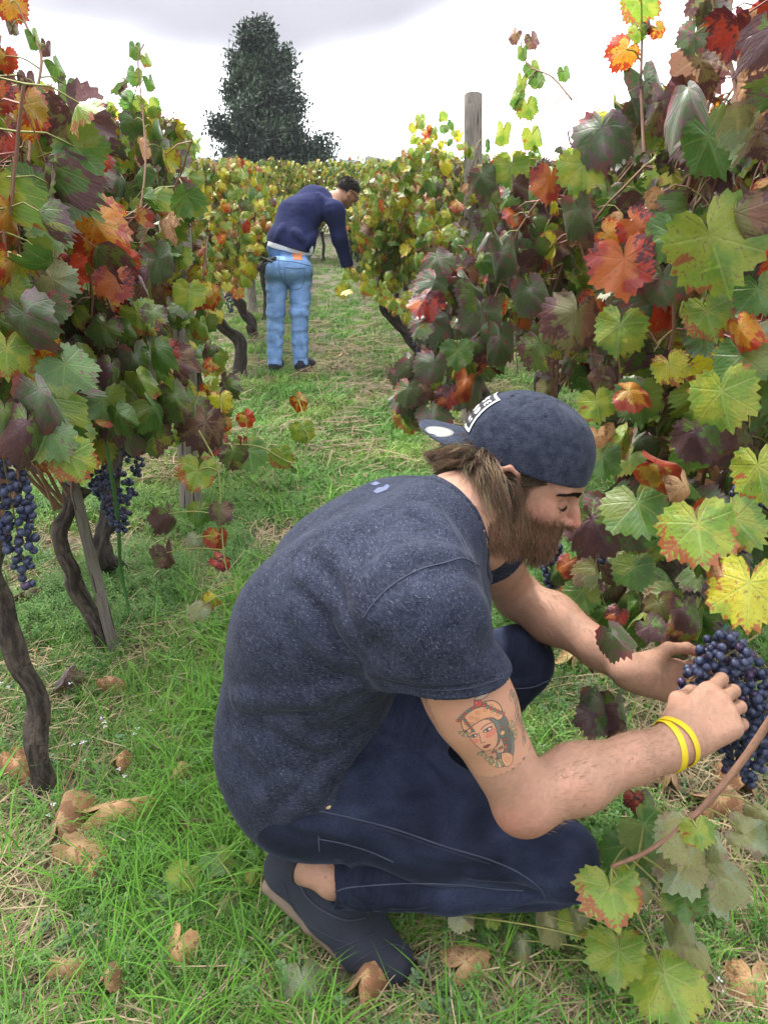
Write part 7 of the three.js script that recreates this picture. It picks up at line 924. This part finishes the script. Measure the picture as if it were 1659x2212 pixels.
heroes(vl1, [['orange', 22, 480, 1.30, 150, 10, 0.3], ['orange', 15, 585, 1.32, 120, -10, 0.4], ['orange', 62, 245, 1.45, 125, 15, 0.2], ['red', 5, 300, 1.35, 100, 0, 0.3], ['dusty', 165, 265, 1.6, 175, 25, -0.2], ['orange', 195, 345, 1.6, 95, 20], ['green', 65, 415, 1.5, 115, -20], ['green', 115, 505, 1.5, 110, 10, 0.2, 0.5], ['orange', 225, 500, 1.7, 165, 40, 0.1], ['red', 250, 618, 1.7, 95, 0], ['purple', 62, 700, 1.28, 150, 20, -0.5, 0.1, true], ['lime', 15, 770, 1.3, 120, 0], ['purple', 100, 862, 1.25, 155, 30, 0.1, 0.5], ['green', 160, 800, 1.35, 140, 50, 0, 0.6], ['mottled', 55, 935, 1.25, 150, -10, 0.2, 0.4], ['green', 120, 945, 1.3, 140, 35, 0.2, 0.6], ['lime', 160, 1000, 1.32, 115, 25], ['mottled', 10, 900, 1.25, 90, 0], ['orange', 90, 735, 1.4, 90, 20], ['pale', 130, 610, 1.5, 100, 60, -0.3], ['red', 0, 210, 1.3, 90, 10, 0.4], ['brown', 115, 660, 1.45, 60, 30, 0.3, 0, true], ['lime', 30, 640, 1.35, 100, 15, 0.2]]);
heroes(vl2, [['green', 300, 870, 1.9, 120, 10, 0, 0.5], ['mottled', 385, 870, 1.9, 110, 25, 0.1], ['purple', 350, 575, 2.0, 110, 30, 0.4, 0, true], ['lime', 410, 640, 2.1, 80, 0], ['red', 360, 760, 1.9, 60, 10], ['purple', 300, 790, 1.9, 120, 20], ['mottled', 420, 900, 2.0, 100, 10], ['dusty', 440, 930, 2.0, 120, -10, 0.2], ['lime', 310, 690, 2.0, 95, 40], ['green', 225, 880, 1.8, 110, 0], ['mottled', 330, 940, 1.95, 110, 15], ['purple', 290, 935, 1.9, 100, 50, 0, 0.4, true], ['lime', 170, 940, 1.7, 90, 30]]);
// shoots that trail out over the lane
function shoot(o, pts, d, r0, leaves, col = CANECOL) { const P = pts.map(([u, v, e]) => W(u, v, e ?? d)), L = (p) => p.clone().sub(o.position), geos = [tint(tube(P.map(L), [r0, r0 * 0.8, r0 * 0.5], 7, { smooth: 30 }), col)], c = new THREE.CatmullRomCurve3(P, false, 'centripetal'), S = c.getPoints(60); for (const a of leaves) { const q = W(a[1], a[2], a[3]), near_ = S.reduce((b, p) => (p.distanceTo(q) < b.distanceTo(q) ? p : b), S[0]); const s = a[4] / (FPX / a[3]) / 1.72, an = (a[5] ?? 0) * Math.PI / 180, base = q.clone().addScaledVector(CR, -Math.sin(an) * 0.28 * s).addScaledVector(CU, Math.cos(an) * 0.28 * s); geos.push(tint(tube([L(near_), L(near_.clone().lerp(base, 0.5).add(V(0, 0.008, 0))), L(base)], [0.0017, 0.0013], 5, { smooth: 8 }), PETCOL)); } part('cane', mergeGeometries(geos), M_CANE, o); heroes(o, leaves); }
shoot(vl2, [[380, 900, 2.05], [470, 955, 2.15], [560, 965, 2.2], [640, 1000, 2.2], [668, 950, 2.2]], 2.2, 0.0028, [['green', 540, 985, 2.2, 95, 10, 0.1, 0.4], ['lime', 612, 990, 2.2, 60, 20], ['lime', 655, 935, 2.2, 60, 10], ['orange', 650, 868, 2.25, 48, 40], ['orange', 535, 905, 2.2, 45, 30], ['red', 525, 960, 2.2, 42, 0], ['mottled', 500, 985, 2.15, 70, -20], ['yellow', 480, 870, 2.2, 60, 10]], PETCOL);
shoot(vl2, [[430, 930, 1.95], [470, 1010, 1.95], [478, 1120, 1.92], [490, 1230, 1.9], [520, 1300, 1.9]], 1.92, 0.0024, [['lime', 425, 1030, 1.95, 90, -15, 0.1], ['mottled', 372, 1120, 1.9, 80, 35, 0.5], ['dusty', 365, 1205, 1.9, 75, 20, 0.4, 0, true], ['green', 430, 1110, 1.92, 60, -10], ['dusty', 472, 1110, 1.9, 62, 0, -0.4], ['orange', 470, 1165, 1.9, 60, -5, 0.3], ['red', 480, 1215, 1.9, 55, 60, 0, 0.2, true], ['pale', 420, 1170, 1.9, 45, -20], ['yellow', 462, 1285, 1.88, 50, 50, 0, 0.9], ['pale', 430, 1318, 1.86, 55, -30, 0, 0.9]], PETCOL);
shoot(vl2, [[300, 480, 2.2], [315, 350, 2.25], [308, 230, 2.3], [300, 120, 2.3], [312, 95, 2.3]], 2.3, 0.003, [['green', 292, 110, 2.3, 42, 0], ['lime', 318, 130, 2.3, 34, 30], ['green', 290, 165, 2.3, 46, -10], ['green', 325, 180, 2.3, 40, 20], ['green', 285, 225, 2.3, 58, -20], ['lime', 325, 235, 2.3, 50, 20], ['mottled', 290, 270, 2.3, 62, 0], ['green', 335, 285, 2.3, 64, 15], ['mottled', 350, 330, 2.3, 70, 10]]);
shoot(vl1, [[60, 420, 1.6], [70, 250, 1.65], [90, 120, 1.68], [60, 60, 1.7], [40, 10, 1.7]], 1.65, 0.0035, [['orange', 25, 20, 1.7, 80, 0], ['dusty', 30, 60, 1.7, 36, 20], ['green', 75, 85, 1.68, 50, 20], ['dusty', 100, 105, 1.68, 42, 0], ['orange', 15, 130, 1.65, 60, 10], ['green', 125, 150, 1.7, 60, 30], ['dusty', 60, 180, 1.65, 60, 10], ['mottled', 145, 195, 1.7, 62, 0]]);
// right wall
heroes(vr1, [['lime', 1545, 545, 1.12, 240, 18, -0.25, 0.1], ['lime', 1560, 870, 1.18, 165, 5, -0.5, 0.1], ['green', 1600, 790, 1.2, 140, 0, -0.2, 0.4], ['lime', 1510, 1160, 1.18, 185, 10, -0.2, 0.3], ['lime', 1600, 1140, 1.22, 150, 30, 0.1, 0.3], ['yellow', 1615, 1290, 1.12, 190, -5, -0.2, 0.2], ['lime', 1640, 1030, 1.08, 150, 10, -0.3], ['orange', 1435, 1010, 1.35, 125, 65, 0, 0.3], ['brown', 1480, 1060, 1.25, 90, 20, 0.3, 0, true], ['brown', 1500, 1120, 1.2, 60, 0, 0.3, 0, true], ['brown', 1600, 210, 1.2, 190, -20, -0.3, 0.2], ['dusty', 1640, 300, 1.15, 110, 0, -0.3], ['orange', 1605, 720, 1.15, 105, 30, -0.2], ['dusty', 1590, 480, 1.1, 130, 0, -0.8], ['brown', 1560, 1250, 1.15, 75, 10, 0.2, 0, true], ['green', 1380, 1110, 1.42, 160, 10, 0, 0.5], ['mottled', 1290, 1140, 1.5, 150, 30, -0.2, 0.4], ['purple', 1332, 1380, 1.27, 100, 35, -0.1, 0.4], ['mottled', 1410, 1360, 1.3, 70, 40], ['purple', 1490, 215, 1.35, 160, 10, 0, 0.9], ['green', 1535, 320, 1.3, 165, 15, -0.4, 0.2], ['green', 1640, 640, 1.15, 110, 10], ['lime', 1530, 690, 1.2, 120, 15], ['mottled', 1480, 1330, 1.3, 95, 10], ['yellow', 1450, 800, 1.3, 90, 20], ['mottled', 1510, 950, 1.3, 130, 20]]);
heroes(vr2, [['red', 1350, 585, 1.6, 155, 5, 0, 0.3], ['green', 1440, 520, 1.55, 120, -20], ['red', 1380, 490, 1.6, 90, 50], ['dusty', 1240, 700, 1.7, 150, -10, 0.3], ['lime', 1335, 720, 1.6, 125, -10], ['purple', 1150, 640, 1.9, 110, 20], ['purple', 1300, 300, 1.7, 150, 0, 0, 0.5], ['purple', 1400, 200, 1.6, 140, 20], ['dusty', 1430, 240, 1.55, 140, 0, -0.3], ['dusty', 1520, 150, 1.5, 150, 30], ['purple', 1250, 470, 1.75, 120, 10], ['lime', 1260, 375, 1.75, 115, 0], ['red', 1190, 400, 1.8, 95, 0, 0.6], ['green', 1385, 870, 1.6, 120, 0, 0.3], ['orange', 1370, 850, 1.55, 90, 60, 0, 0.8], ['lime', 1290, 880, 1.6, 90, 10], ['pale', 1285, 1240, 1.5, 80, 0, 0.5], ['red', 1225, 1225, 1.55, 62, -20], ['green', 1260, 1290, 1.55, 90, 10], ['green', 1370, 1240, 1.45, 100, 0], ['dusty', 1330, 830, 1.65, 90, 10, 0.4, 0, true], ['purple', 1430, 620, 1.6, 110, 0], ['mottled', 1170, 760, 1.8, 110, 15], ['orange', 1320, 510, 1.65, 70, 60], ['green', 1300, 1000, 1.6, 100, 0], ['brown', 1290, 950, 1.55, 60, 0, 0.2, 0, true], ['purple', 1380, 830, 1.65, 80, 70, 0, 0.8, true]]);
heroes(vr3, [['purple', 950, 570, 2.3, 95, 20, 0, 0.6], ['purple', 935, 705, 2.2, 100, 15, 0, 0.6], ['mottled', 885, 795, 2.2, 92, -10, 0, 0.6], ['purple', 1080, 745, 2.1, 115, 0], ['purple', 1040, 690, 2.2, 110, 0], ['purple', 1090, 560, 2.1, 110, 10], ['lime', 1105, 370, 2.3, 90, 0], ['purple', 1045, 390, 2.3, 75, 20], ['green', 990, 770, 2.2, 80, 0], ['purple', 880, 850, 2.1, 75, -10], ['dusty', 1180, 850, 2.0, 80, 0], ['lime', 930, 830, 2.2, 55, 10], ['red', 965, 860, 2.15, 60, 0], ['purple', 1010, 620, 2.2, 110, 40, 0, 0.4, true]]);
shoot(vr3, [[1235, 215, 2.1], [1190, 165, 2.15], [1140, 140, 2.2], [1125, 95, 2.2]], 2.2, 0.003, [['dusty', 1110, 78, 2.2, 38, -30], ['dusty', 1150, 88, 2.2, 42, 20], ['green', 1128, 115, 2.2, 36, 0], ['green', 1150, 150, 2.2, 40, 20], ['lime', 1125, 180, 2.2, 46, -10], ['green', 1160, 175, 2.2, 40, 30], ['green', 1115, 215, 2.2, 48, -20], ['lime', 1140, 235, 2.2, 56, 10], ['green', 1218, 160, 2.15, 38, 10], ['lime', 1150, 300, 2.2, 60, 10], ['lime', 1085, 290, 2.25, 60, -10]]);
shoot(vr2, [[1390, 330, 1.6], [1384, 180, 1.62], [1386, 80, 1.62], [1384, -20, 1.62]], 1.62, 0.0036, [['lime', 1382, 15, 1.6, 95, 5, 0, 0.2], ['orange', 1345, 118, 1.6, 80, -35, 0.2], ['orange', 1421, 66, 1.6, 40, 30], ['lime', 1376, 72, 1.6, 46, -10], ['dusty', 1400, 60, 1.6, 34, 20]]);
shoot(vr1, [[1600, 330, 1.2], [1580, 150, 1.25], [1550, 60, 1.25], [1530, -30, 1.25]], 1.25, 0.004, [['purple', 1545, 45, 1.25, 105, 10], ['dusty', 1520, 10, 1.25, 90, -20], ['purple', 1495, 85, 1.25, 80, -20], ['brown', 1590, 90, 1.22, 110, 20], ['dusty', 1640, 140, 1.2, 90, 10]]);
// the bunch in his hands, and the grapes below and beside it
bunch(vr1, W(1605, 1392, 1.34), 0.135, 0.042, 21, { n: 75, axis: W(1462, 1488, 1.34).sub(W(1605, 1392, 1.34)) });
bunch(vr1, W(1622, 1430, 1.38), 0.24, 0.052, 22, { n: 120 }); bunch(vr1, W(1660, 1500, 1.33), 0.19, 0.04, 26, { n: 80 });
bunch(vr1, W(1628, 1050, 1.3), 0.12, 0.035, 23, { n: 48 }); bunch(vr1, W(1560, 1130, 1.36), 0.10, 0.03, 24, { n: 32 });
// the long cane across the lower right, its leaves turned over
shoot(vr1, [[1700, 1500, 1.10], [1590, 1660, 1.14], [1490, 1770, 1.16], [1400, 1838, 1.18], [1320, 1872, 1.2]], 1.15, 0.0062, [['pale', 1475, 1815, 1.16, 130, -15, 0.3, 0.3], ['lime', 1505, 1800, 1.14, 80, 10, 0, 0.5], ['pale', 1550, 1830, 1.15, 80, 15, 0.2, 0.2, true], ['pale', 1470, 1885, 1.2, 120, -20, 0, 0.6, true], ['pale', 1560, 1905, 1.22, 140, 40, 0.1, 0.6], ['green', 1480, 1950, 1.22, 110, 0, 0.1, 0.6], ['pale', 1470, 1990, 1.24, 100, 10, 0, 0.7], ['pale', 1490, 2040, 1.26, 125, 55, 0, 0.8], ['lime', 1322, 1940, 1.2, 150, 10, 0, 0.4], ['lime', 1335, 2075, 1.26, 140, 0, 0, 0.6], ['lime', 1440, 2130, 1.24, 185, 15, 0, 0.6], ['pale', 1380, 1925, 1.25, 60, 10], ['pale', 1620, 1810, 1.2, 110, 60, 0.1, 0.5, true], ['green', 1400, 1800, 1.3, 130, 30, 0, 0.7], ['green', 1360, 1850, 1.32, 140, 10, 0, 0.7], ['mottled', 1430, 1860, 1.34, 110, 20, 0, 0.7], ['pale', 1650, 1760, 1.22, 90, 40, 0, 0.5]]);
shoot(vr1, [[1385, 1840, 1.2], [1345, 1920, 1.22], [1340, 2000, 1.26], [1350, 2090, 1.3], [1420, 2140, 1.3]], 1.25, 0.0028, [['pale', 1190, 1995, 1.33, 95, 10, 0, 0.5], ['lime', 1240, 1998, 1.32, 75, 0, 0, 0.5], ['pale', 1250, 1985, 1.3, 60, 10, 0, 0.2, true], ['pale', 1130, 2045, 1.36, 85, 5, 0, 0.6], ['lime', 1065, 1990, 1.36, 38, 10, 0, 0.5], ['pale', 1000, 1985, 1.36, 60, 35, 0, 0.5], ['lime', 1105, 2090, 1.38, 50, 0, 0, 0.8]], PETCOL);
heroes(vr1, [['mottled', 1330, 1540, 1.5, 110, 0, 0.3, 0.3], ['purple', 1290, 1510, 1.5, 80, 10, 0.3, 0.6], ['mottled', 1280, 1560, 1.5, 90, -20, 0.3], ['dusty', 1350, 1580, 1.48, 70, 0, 0.4, 0.2, true], ['mottled', 1390, 1740, 1.45, 70, 20], ['red', 1370, 1730, 1.45, 50, 0]]);

// ---------------------------------------------------------------- on the ground
function groundPt(u, v) { let d = 0.8; for (let i = 0; i < 60; i++) { const p = W(u, v, d), g = p.y - groundY(p.x, p.z); if (Math.abs(g) < 0.0005) return p; d += g * 0.9; } return W(u, v, d); }
const fallen = (u, v, px, kind, ang, label, tilt = 0.3, dry = true, group = null) => { const p = groundPt(u, v), d = toPx(p)[2], s = px / (FPX / d) / 1.35, o = thing('fallen_leaf', label, 'leaf', group, p.add(V(0, 0.042, 0))), a = ang * Math.PI / 180, mats = LEAFMAT[kind]; const set = LEAF_HI, g = set[dry ? 7 + Math.floor(HERO() * 7) : Math.floor(HERO() * 5)], M = leafMatrix(V(0, 0.012 + 0.16 * s, 0), V(tilt * (HERO() - 0.5), 1, 0.25 + tilt * HERO()), V(Math.sin(a), 0.12, -Math.cos(a)), s); return putLeaf(o, g, mats[Math.floor(HERO() * mats.length)], M, 'blade'); };
fallen(235, 1800, 175, 'brown', 70, 'largest dry tan vine leaf, folded over on the grass beside the left trunk', 0.5);
fallen(135, 1830, 130, 'brown', 0, 'curled tan dead leaf left of the large folded tan leaf', 0.6);
fallen(168, 1885, 120, 'brown', 120, 'brown curled leaf tucked under the large folded tan leaf', 0.5);
fallen(208, 1920, 115, 'brown', 160, 'flat tan leaf with its stalk up, below the large folded leaf');
fallen(245, 1955, 70, 'dusty', 60, 'small dark red brown leaf under the flat tan leaf');
fallen(264, 1680, 48, 'brown', 20, 'small orange brown curled leaf alone in the grass right of the bare trunk');
fallen(150, 1505, 60, 'dusty', 0, 'dark red dead leaf in the grass behind the bare left trunk');
fallen(243, 1505, 58, 'brown', 100, 'tan curled leaf standing in the grass behind the bare left trunk');
fallen(392, 2092, 92, 'brown', 200, 'flat brown leaf lying by bare soil left of the shoe');
fallen(145, 2135, 80, 'brown', 90, 'tan crumpled leaf in the grass at the bottom left');
fallen(240, 2155, 72, 'brown', 10, 'brown shrivelled leaf right of the tan one at the bottom left');
fallen(655, 2165, 85, 'pale', 170, 'pale grey dead leaf just left of the tip of the shoe', 0.4, false);
fallen(785, 2165, 110, 'brown', 30, 'large brown curled leaf in front of the tip of the shoe', 0.7);
fallen(1000, 2135, 95, 'brown', 60, 'brown folded leaf on dark soil right of the shoe', 0.6);
fallen(65, 1315, 75, 'dusty', 40, 'pinkish red dead leaf in the grass at the far left edge');
fallen(45, 1690, 90, 'brown', 140, 'tan dead leaf in the grass left of the bare trunk foot');
fallen(1545, 1775, 130, 'brown', 80, 'wide brown dead leaf under the long cane at the right', 0.6);
fallen(1600, 1720, 110, 'brown', 10, 'brown dead leaf on the soil below the hanging grapes', 0.6);
fallen(1500, 2180, 90, 'brown', 10, 'tan dead leaf at the bottom edge under the trailing green leaves');
fallen(1610, 2170, 100, 'brown', 190, 'pale brown dead leaf in the bottom right corner');
fallen(390, 1710, 50, 'brown', 10, 'small tan leaf in the grass left of the crouching man, behind his seat');
fallen(410, 1820, 62, 'dusty', 80, 'reddish leaf by the round-leaved weeds, left of the shoe heel');
fallen(1235, 1455, 80, 'brown', 30, 'brown dead leaf on straw below his far forearm', 0.6);
fallen(1300, 1440, 70, 'dusty', 120, 'dark red dead leaf on straw nearest the far wrist', 0.6);
fallen(1440, 1720, 60, 'brown', 10, 'small tan leaf under the near forearm, by the long cane');
{ const r = rng(33), lab = 'small brown dead leaf lying in the grass of the lane'; for (let i = 0; i < 26; i++) { const x = -0.55 + 0.9 * r(), z = -2.6 - 5.5 * r(), p = G(x - 0.08 * (-z - 2), z), [u, v, d] = toPx(p); if (u < 480 && v > 900) continue; const o = thing('fallen_leaf', lab, 'leaf', 'dead leaves along the lane', p.add(V(0, 0.012, 0))), m = LEAFMAT[r() < 0.5 ? 'brown' : 'dusty']; putLeaf(o, LEAF_DRY[i % 8], m[i % m.length], leafMatrix(V(0, 0.008, 0), V(r() - 0.5, 1, r() - 0.3), V(r() - 0.5, 0.1, r() - 0.5), 0.035 + 0.025 * r()), 'blade'); } }
// a green shoot on the grass left of the shoe
{ const p = groundPt(490, 1935), o = thing('vine_shoot', 'cut vine shoot with yellow green leaves lying on the grass left of the shoe', 'vine shoot', null, p); shoot(o, [[600, 1880, toPx(groundPt(600, 1890))[2] - 0.05], [540, 1915, toPx(groundPt(540, 1925))[2] - 0.05], [480, 1950, toPx(groundPt(480, 1960))[2] - 0.04], [440, 1960, toPx(groundPt(440, 1965))[2] - 0.03]], 1.6, 0.003, [['lime', 395, 1895, 1.50, 82, -20, 0, 0.9], ['green', 475, 1865, 1.52, 80, 20, 0, 0.7], ['lime', 460, 1900, 1.5, 70, 0, 0, 0.9], ['pale', 335, 1935, 1.5, 50, -60, 0, 0.8], ['green', 455, 1970, 1.46, 90, 10, 0, 0.9], ['pale', 395, 1995, 1.46, 88, 0, 0, 0.9], ['lime', 595, 1875, 1.5, 70, 60, 0, 0.6], ['lime', 545, 1890, 1.5, 40, -50, 0, 0.8], ['pale', 500, 1960, 1.46, 60, 30, 0, 0.8, true]], PETCOL); }
// stalks and twigs
function stalk(name, label, cat, pts, r, col, up = 0.012) { const P = pts.map(([u, v, h]) => groundPt(u, v).add(V(0, h ?? up, 0))), o = thing(name, label, cat, null, P[0].clone()); part('stem', tube(P.map((p) => p.clone().sub(o.position)), r, 6, { smooth: 20 }), STD({ color: lin(...col), roughness: 0.85 }), o); }
stalk('dry_stalk', 'long straw coloured stalk lying diagonally left of the shoe', 'stalk', [[490, 1990], [560, 2035], [640, 2080], [705, 2118]], [0.0022, 0.002, 0.0015], [0.42, 0.32, 0.17], 0.03);
stalk('dry_stalk', 'pale green stalk lying across the bare soil right of the shoe', 'stalk', [[1060, 2062], [1180, 2078], [1290, 2105], [1360, 2130]], [0.0022, 0.002, 0.0016], [0.17, 0.21, 0.07], 0.015);
stalk('dry_stalk', 'thin yellow stalk between the far knee and the near forearm', 'stalk', [[1165, 1470], [1220, 1540], [1275, 1600]], [0.0018, 0.0012], [0.38, 0.28, 0.10], 0.03);
stalk('twig', 'dark curved twig on the soil under the hanging grapes', 'twig', [[1480, 1770], [1560, 1735], [1660, 1725]], [0.004, 0.003, 0.002], [0.07, 0.05, 0.04], 0.02);
stalk('twig', 'grey twig on straw below the far hand', 'twig', [[1280, 1420], [1340, 1500], [1400, 1540]], [0.003, 0.003, 0.002], [0.17, 0.12, 0.09], 0.02);
stalk('dry_stalk', 'reddish bare stem rising from the foot of the bare left trunk', 'stalk', [[105, 1790, 0.01], [150, 1740, 0.05], [185, 1700, 0.09]], [0.002, 0.001], [0.30, 0.13, 0.06]);
// one long arching blade in front of the blue grapes on the left
{ const P = [W(264, 1240, 2.45), W(256, 1130, 2.15), W(240, 1020, 1.93), W(222, 930, 1.88), W(203, 908, 1.88)], o = thing('grass_blade', 'long arching grass blade in front of the blue grapes on the left', 'grass blade', null, G(P[0].x, P[0].z)), c = new THREE.CatmullRomCurve3([G(P[0].x + 0.01, P[0].z).setY(groundY(P[0].x, P[0].z) - 0.01), ...P]), pos = [], idx = [], n = 40; for (let i = 0; i <= n; i++) { const t = i / n, p = c.getPoint(t).sub(o.position), w = 0.0055 * Math.sin(Math.PI * Math.min(1, 0.25 + t * 0.75)) ** 0.7; pos.push(p.x - w, p.y, p.z, p.x, p.y, p.z + 0.003, p.x + w, p.y, p.z); } for (let i = 0; i < n; i++) for (const s of [0, 1]) { const a = i * 3 + s; idx.push(a, a + 1, a + 3, a + 1, a + 4, a + 3); } part('blade', geoFrom(pos, idx), PHY({ color: lin(0.06, 0.19, 0.05), roughness: 0.5, transmission: 0.3, thickness: 0, side: THREE.DoubleSide }), o); }
// tiny white flowers in the grass
{ const r = rng(88), pos = [], idx = []; for (let k = 0; k < 6; k++) for (let q = 0; q < 4; q++) { const cx = (hash3(k, 1, 2) - 0.5) * 0.016, cz = (hash3(k, 5, 2) - 0.5) * 0.016, a = q * 1.57 + k, o = pos.length / 3; pos.push(cx, 0, cz); for (const e of [-0.5, 0, 0.5]) pos.push(cx + Math.cos(a + e) * (e ? 0.0026 : 0.0036), 0.0012, cz + Math.sin(a + e) * (e ? 0.0026 : 0.0036)); idx.push(o, o + 2, o + 1, o, o + 3, o + 2); }
  const g = geoFrom(pos, idx), at = []; for (const [u, v, n] of [[150, 1510, 2], [235, 1610, 3], [180, 1650, 3], [295, 1640, 2], [480, 1640, 2], [275, 1720, 2], [20, 1520, 2], [120, 1800, 2], [1505, 1975, 2], [1550, 2185, 2], [190, 1700, 2], [330, 1560, 1]]) for (let i = 0; i < n; i++) at.push(groundPt(u + 26 * (r() - 0.5), v + 20 * (r() - 0.5)).add(V(0, 0.045 + 0.03 * r(), 0)));
  const im = new THREE.InstancedMesh(g, STD({ color: lin(0.75, 0.75, 0.78), roughness: 0.8, side: THREE.DoubleSide }), at.length), M = new THREE.Matrix4(); at.forEach((p, i) => { M.makeRotationY(r() * 6); M.scale(V(0.65, 0.65, 0.65)); M.setPosition(p); im.setMatrixAt(i, M); }); im.name = numbered('white_flowers'); tag(im, 'tiny white flower heads in the grass', 'flowers', null, 'stuff'); scene.add(im); }

// ---------------------------------------------------------------- of each vine the 300 leaves that show largest stay single parts; the rest are one mass of foliage
for (const o of scene.children) {
  if (o.userData.category === 'grape vine') {
    const size = (m) => { const p = m.position.clone().add(o.position), [u, v, d] = toPx(p); return m.scale.x / d * (u > -80 && u < 1740 && v > -80 && v < 2290 ? 1 : 0.05); };
    const leaves = o.children.filter((m) => m.name === 'leaf').sort((a, b) => size(b) - size(a)), mass = new THREE.Group(), sets = new Map(); mass.name = 'foliage'; mass.userData.kind = 'stuff';
    for (const m of leaves.slice(300)) { o.remove(m); m.updateMatrix(); const k = m.geometry.uuid + m.material.uuid; if (!sets.has(k)) sets.set(k, { g: m.geometry, m: m.material, list: [] }); sets.get(k).list.push(m.matrix); }
    for (const im of o.children.filter((m) => m.isInstancedMesh)) { o.remove(im); im.name = 'leaves'; mass.add(im); }
    for (const { g, m, list } of sets.values()) { const im = new THREE.InstancedMesh(g, m, list.length); list.forEach((M, i) => im.setMatrixAt(i, M)); im.name = 'leaves'; im.castShadow = im.receiveShadow = true; im.userData.kind = 'stuff'; mass.add(im); }
    if (mass.children.length) o.add(mass);
  }
  if (o.userData.category === 'tree') { const mass = new THREE.Group(); mass.name = 'crown'; mass.userData.kind = 'stuff'; for (const im of o.children.filter((m) => m.isInstancedMesh)) { o.remove(im); im.name = 'leaves'; mass.add(im); } o.add(mass); }
}

renderer.render(scene, camera);
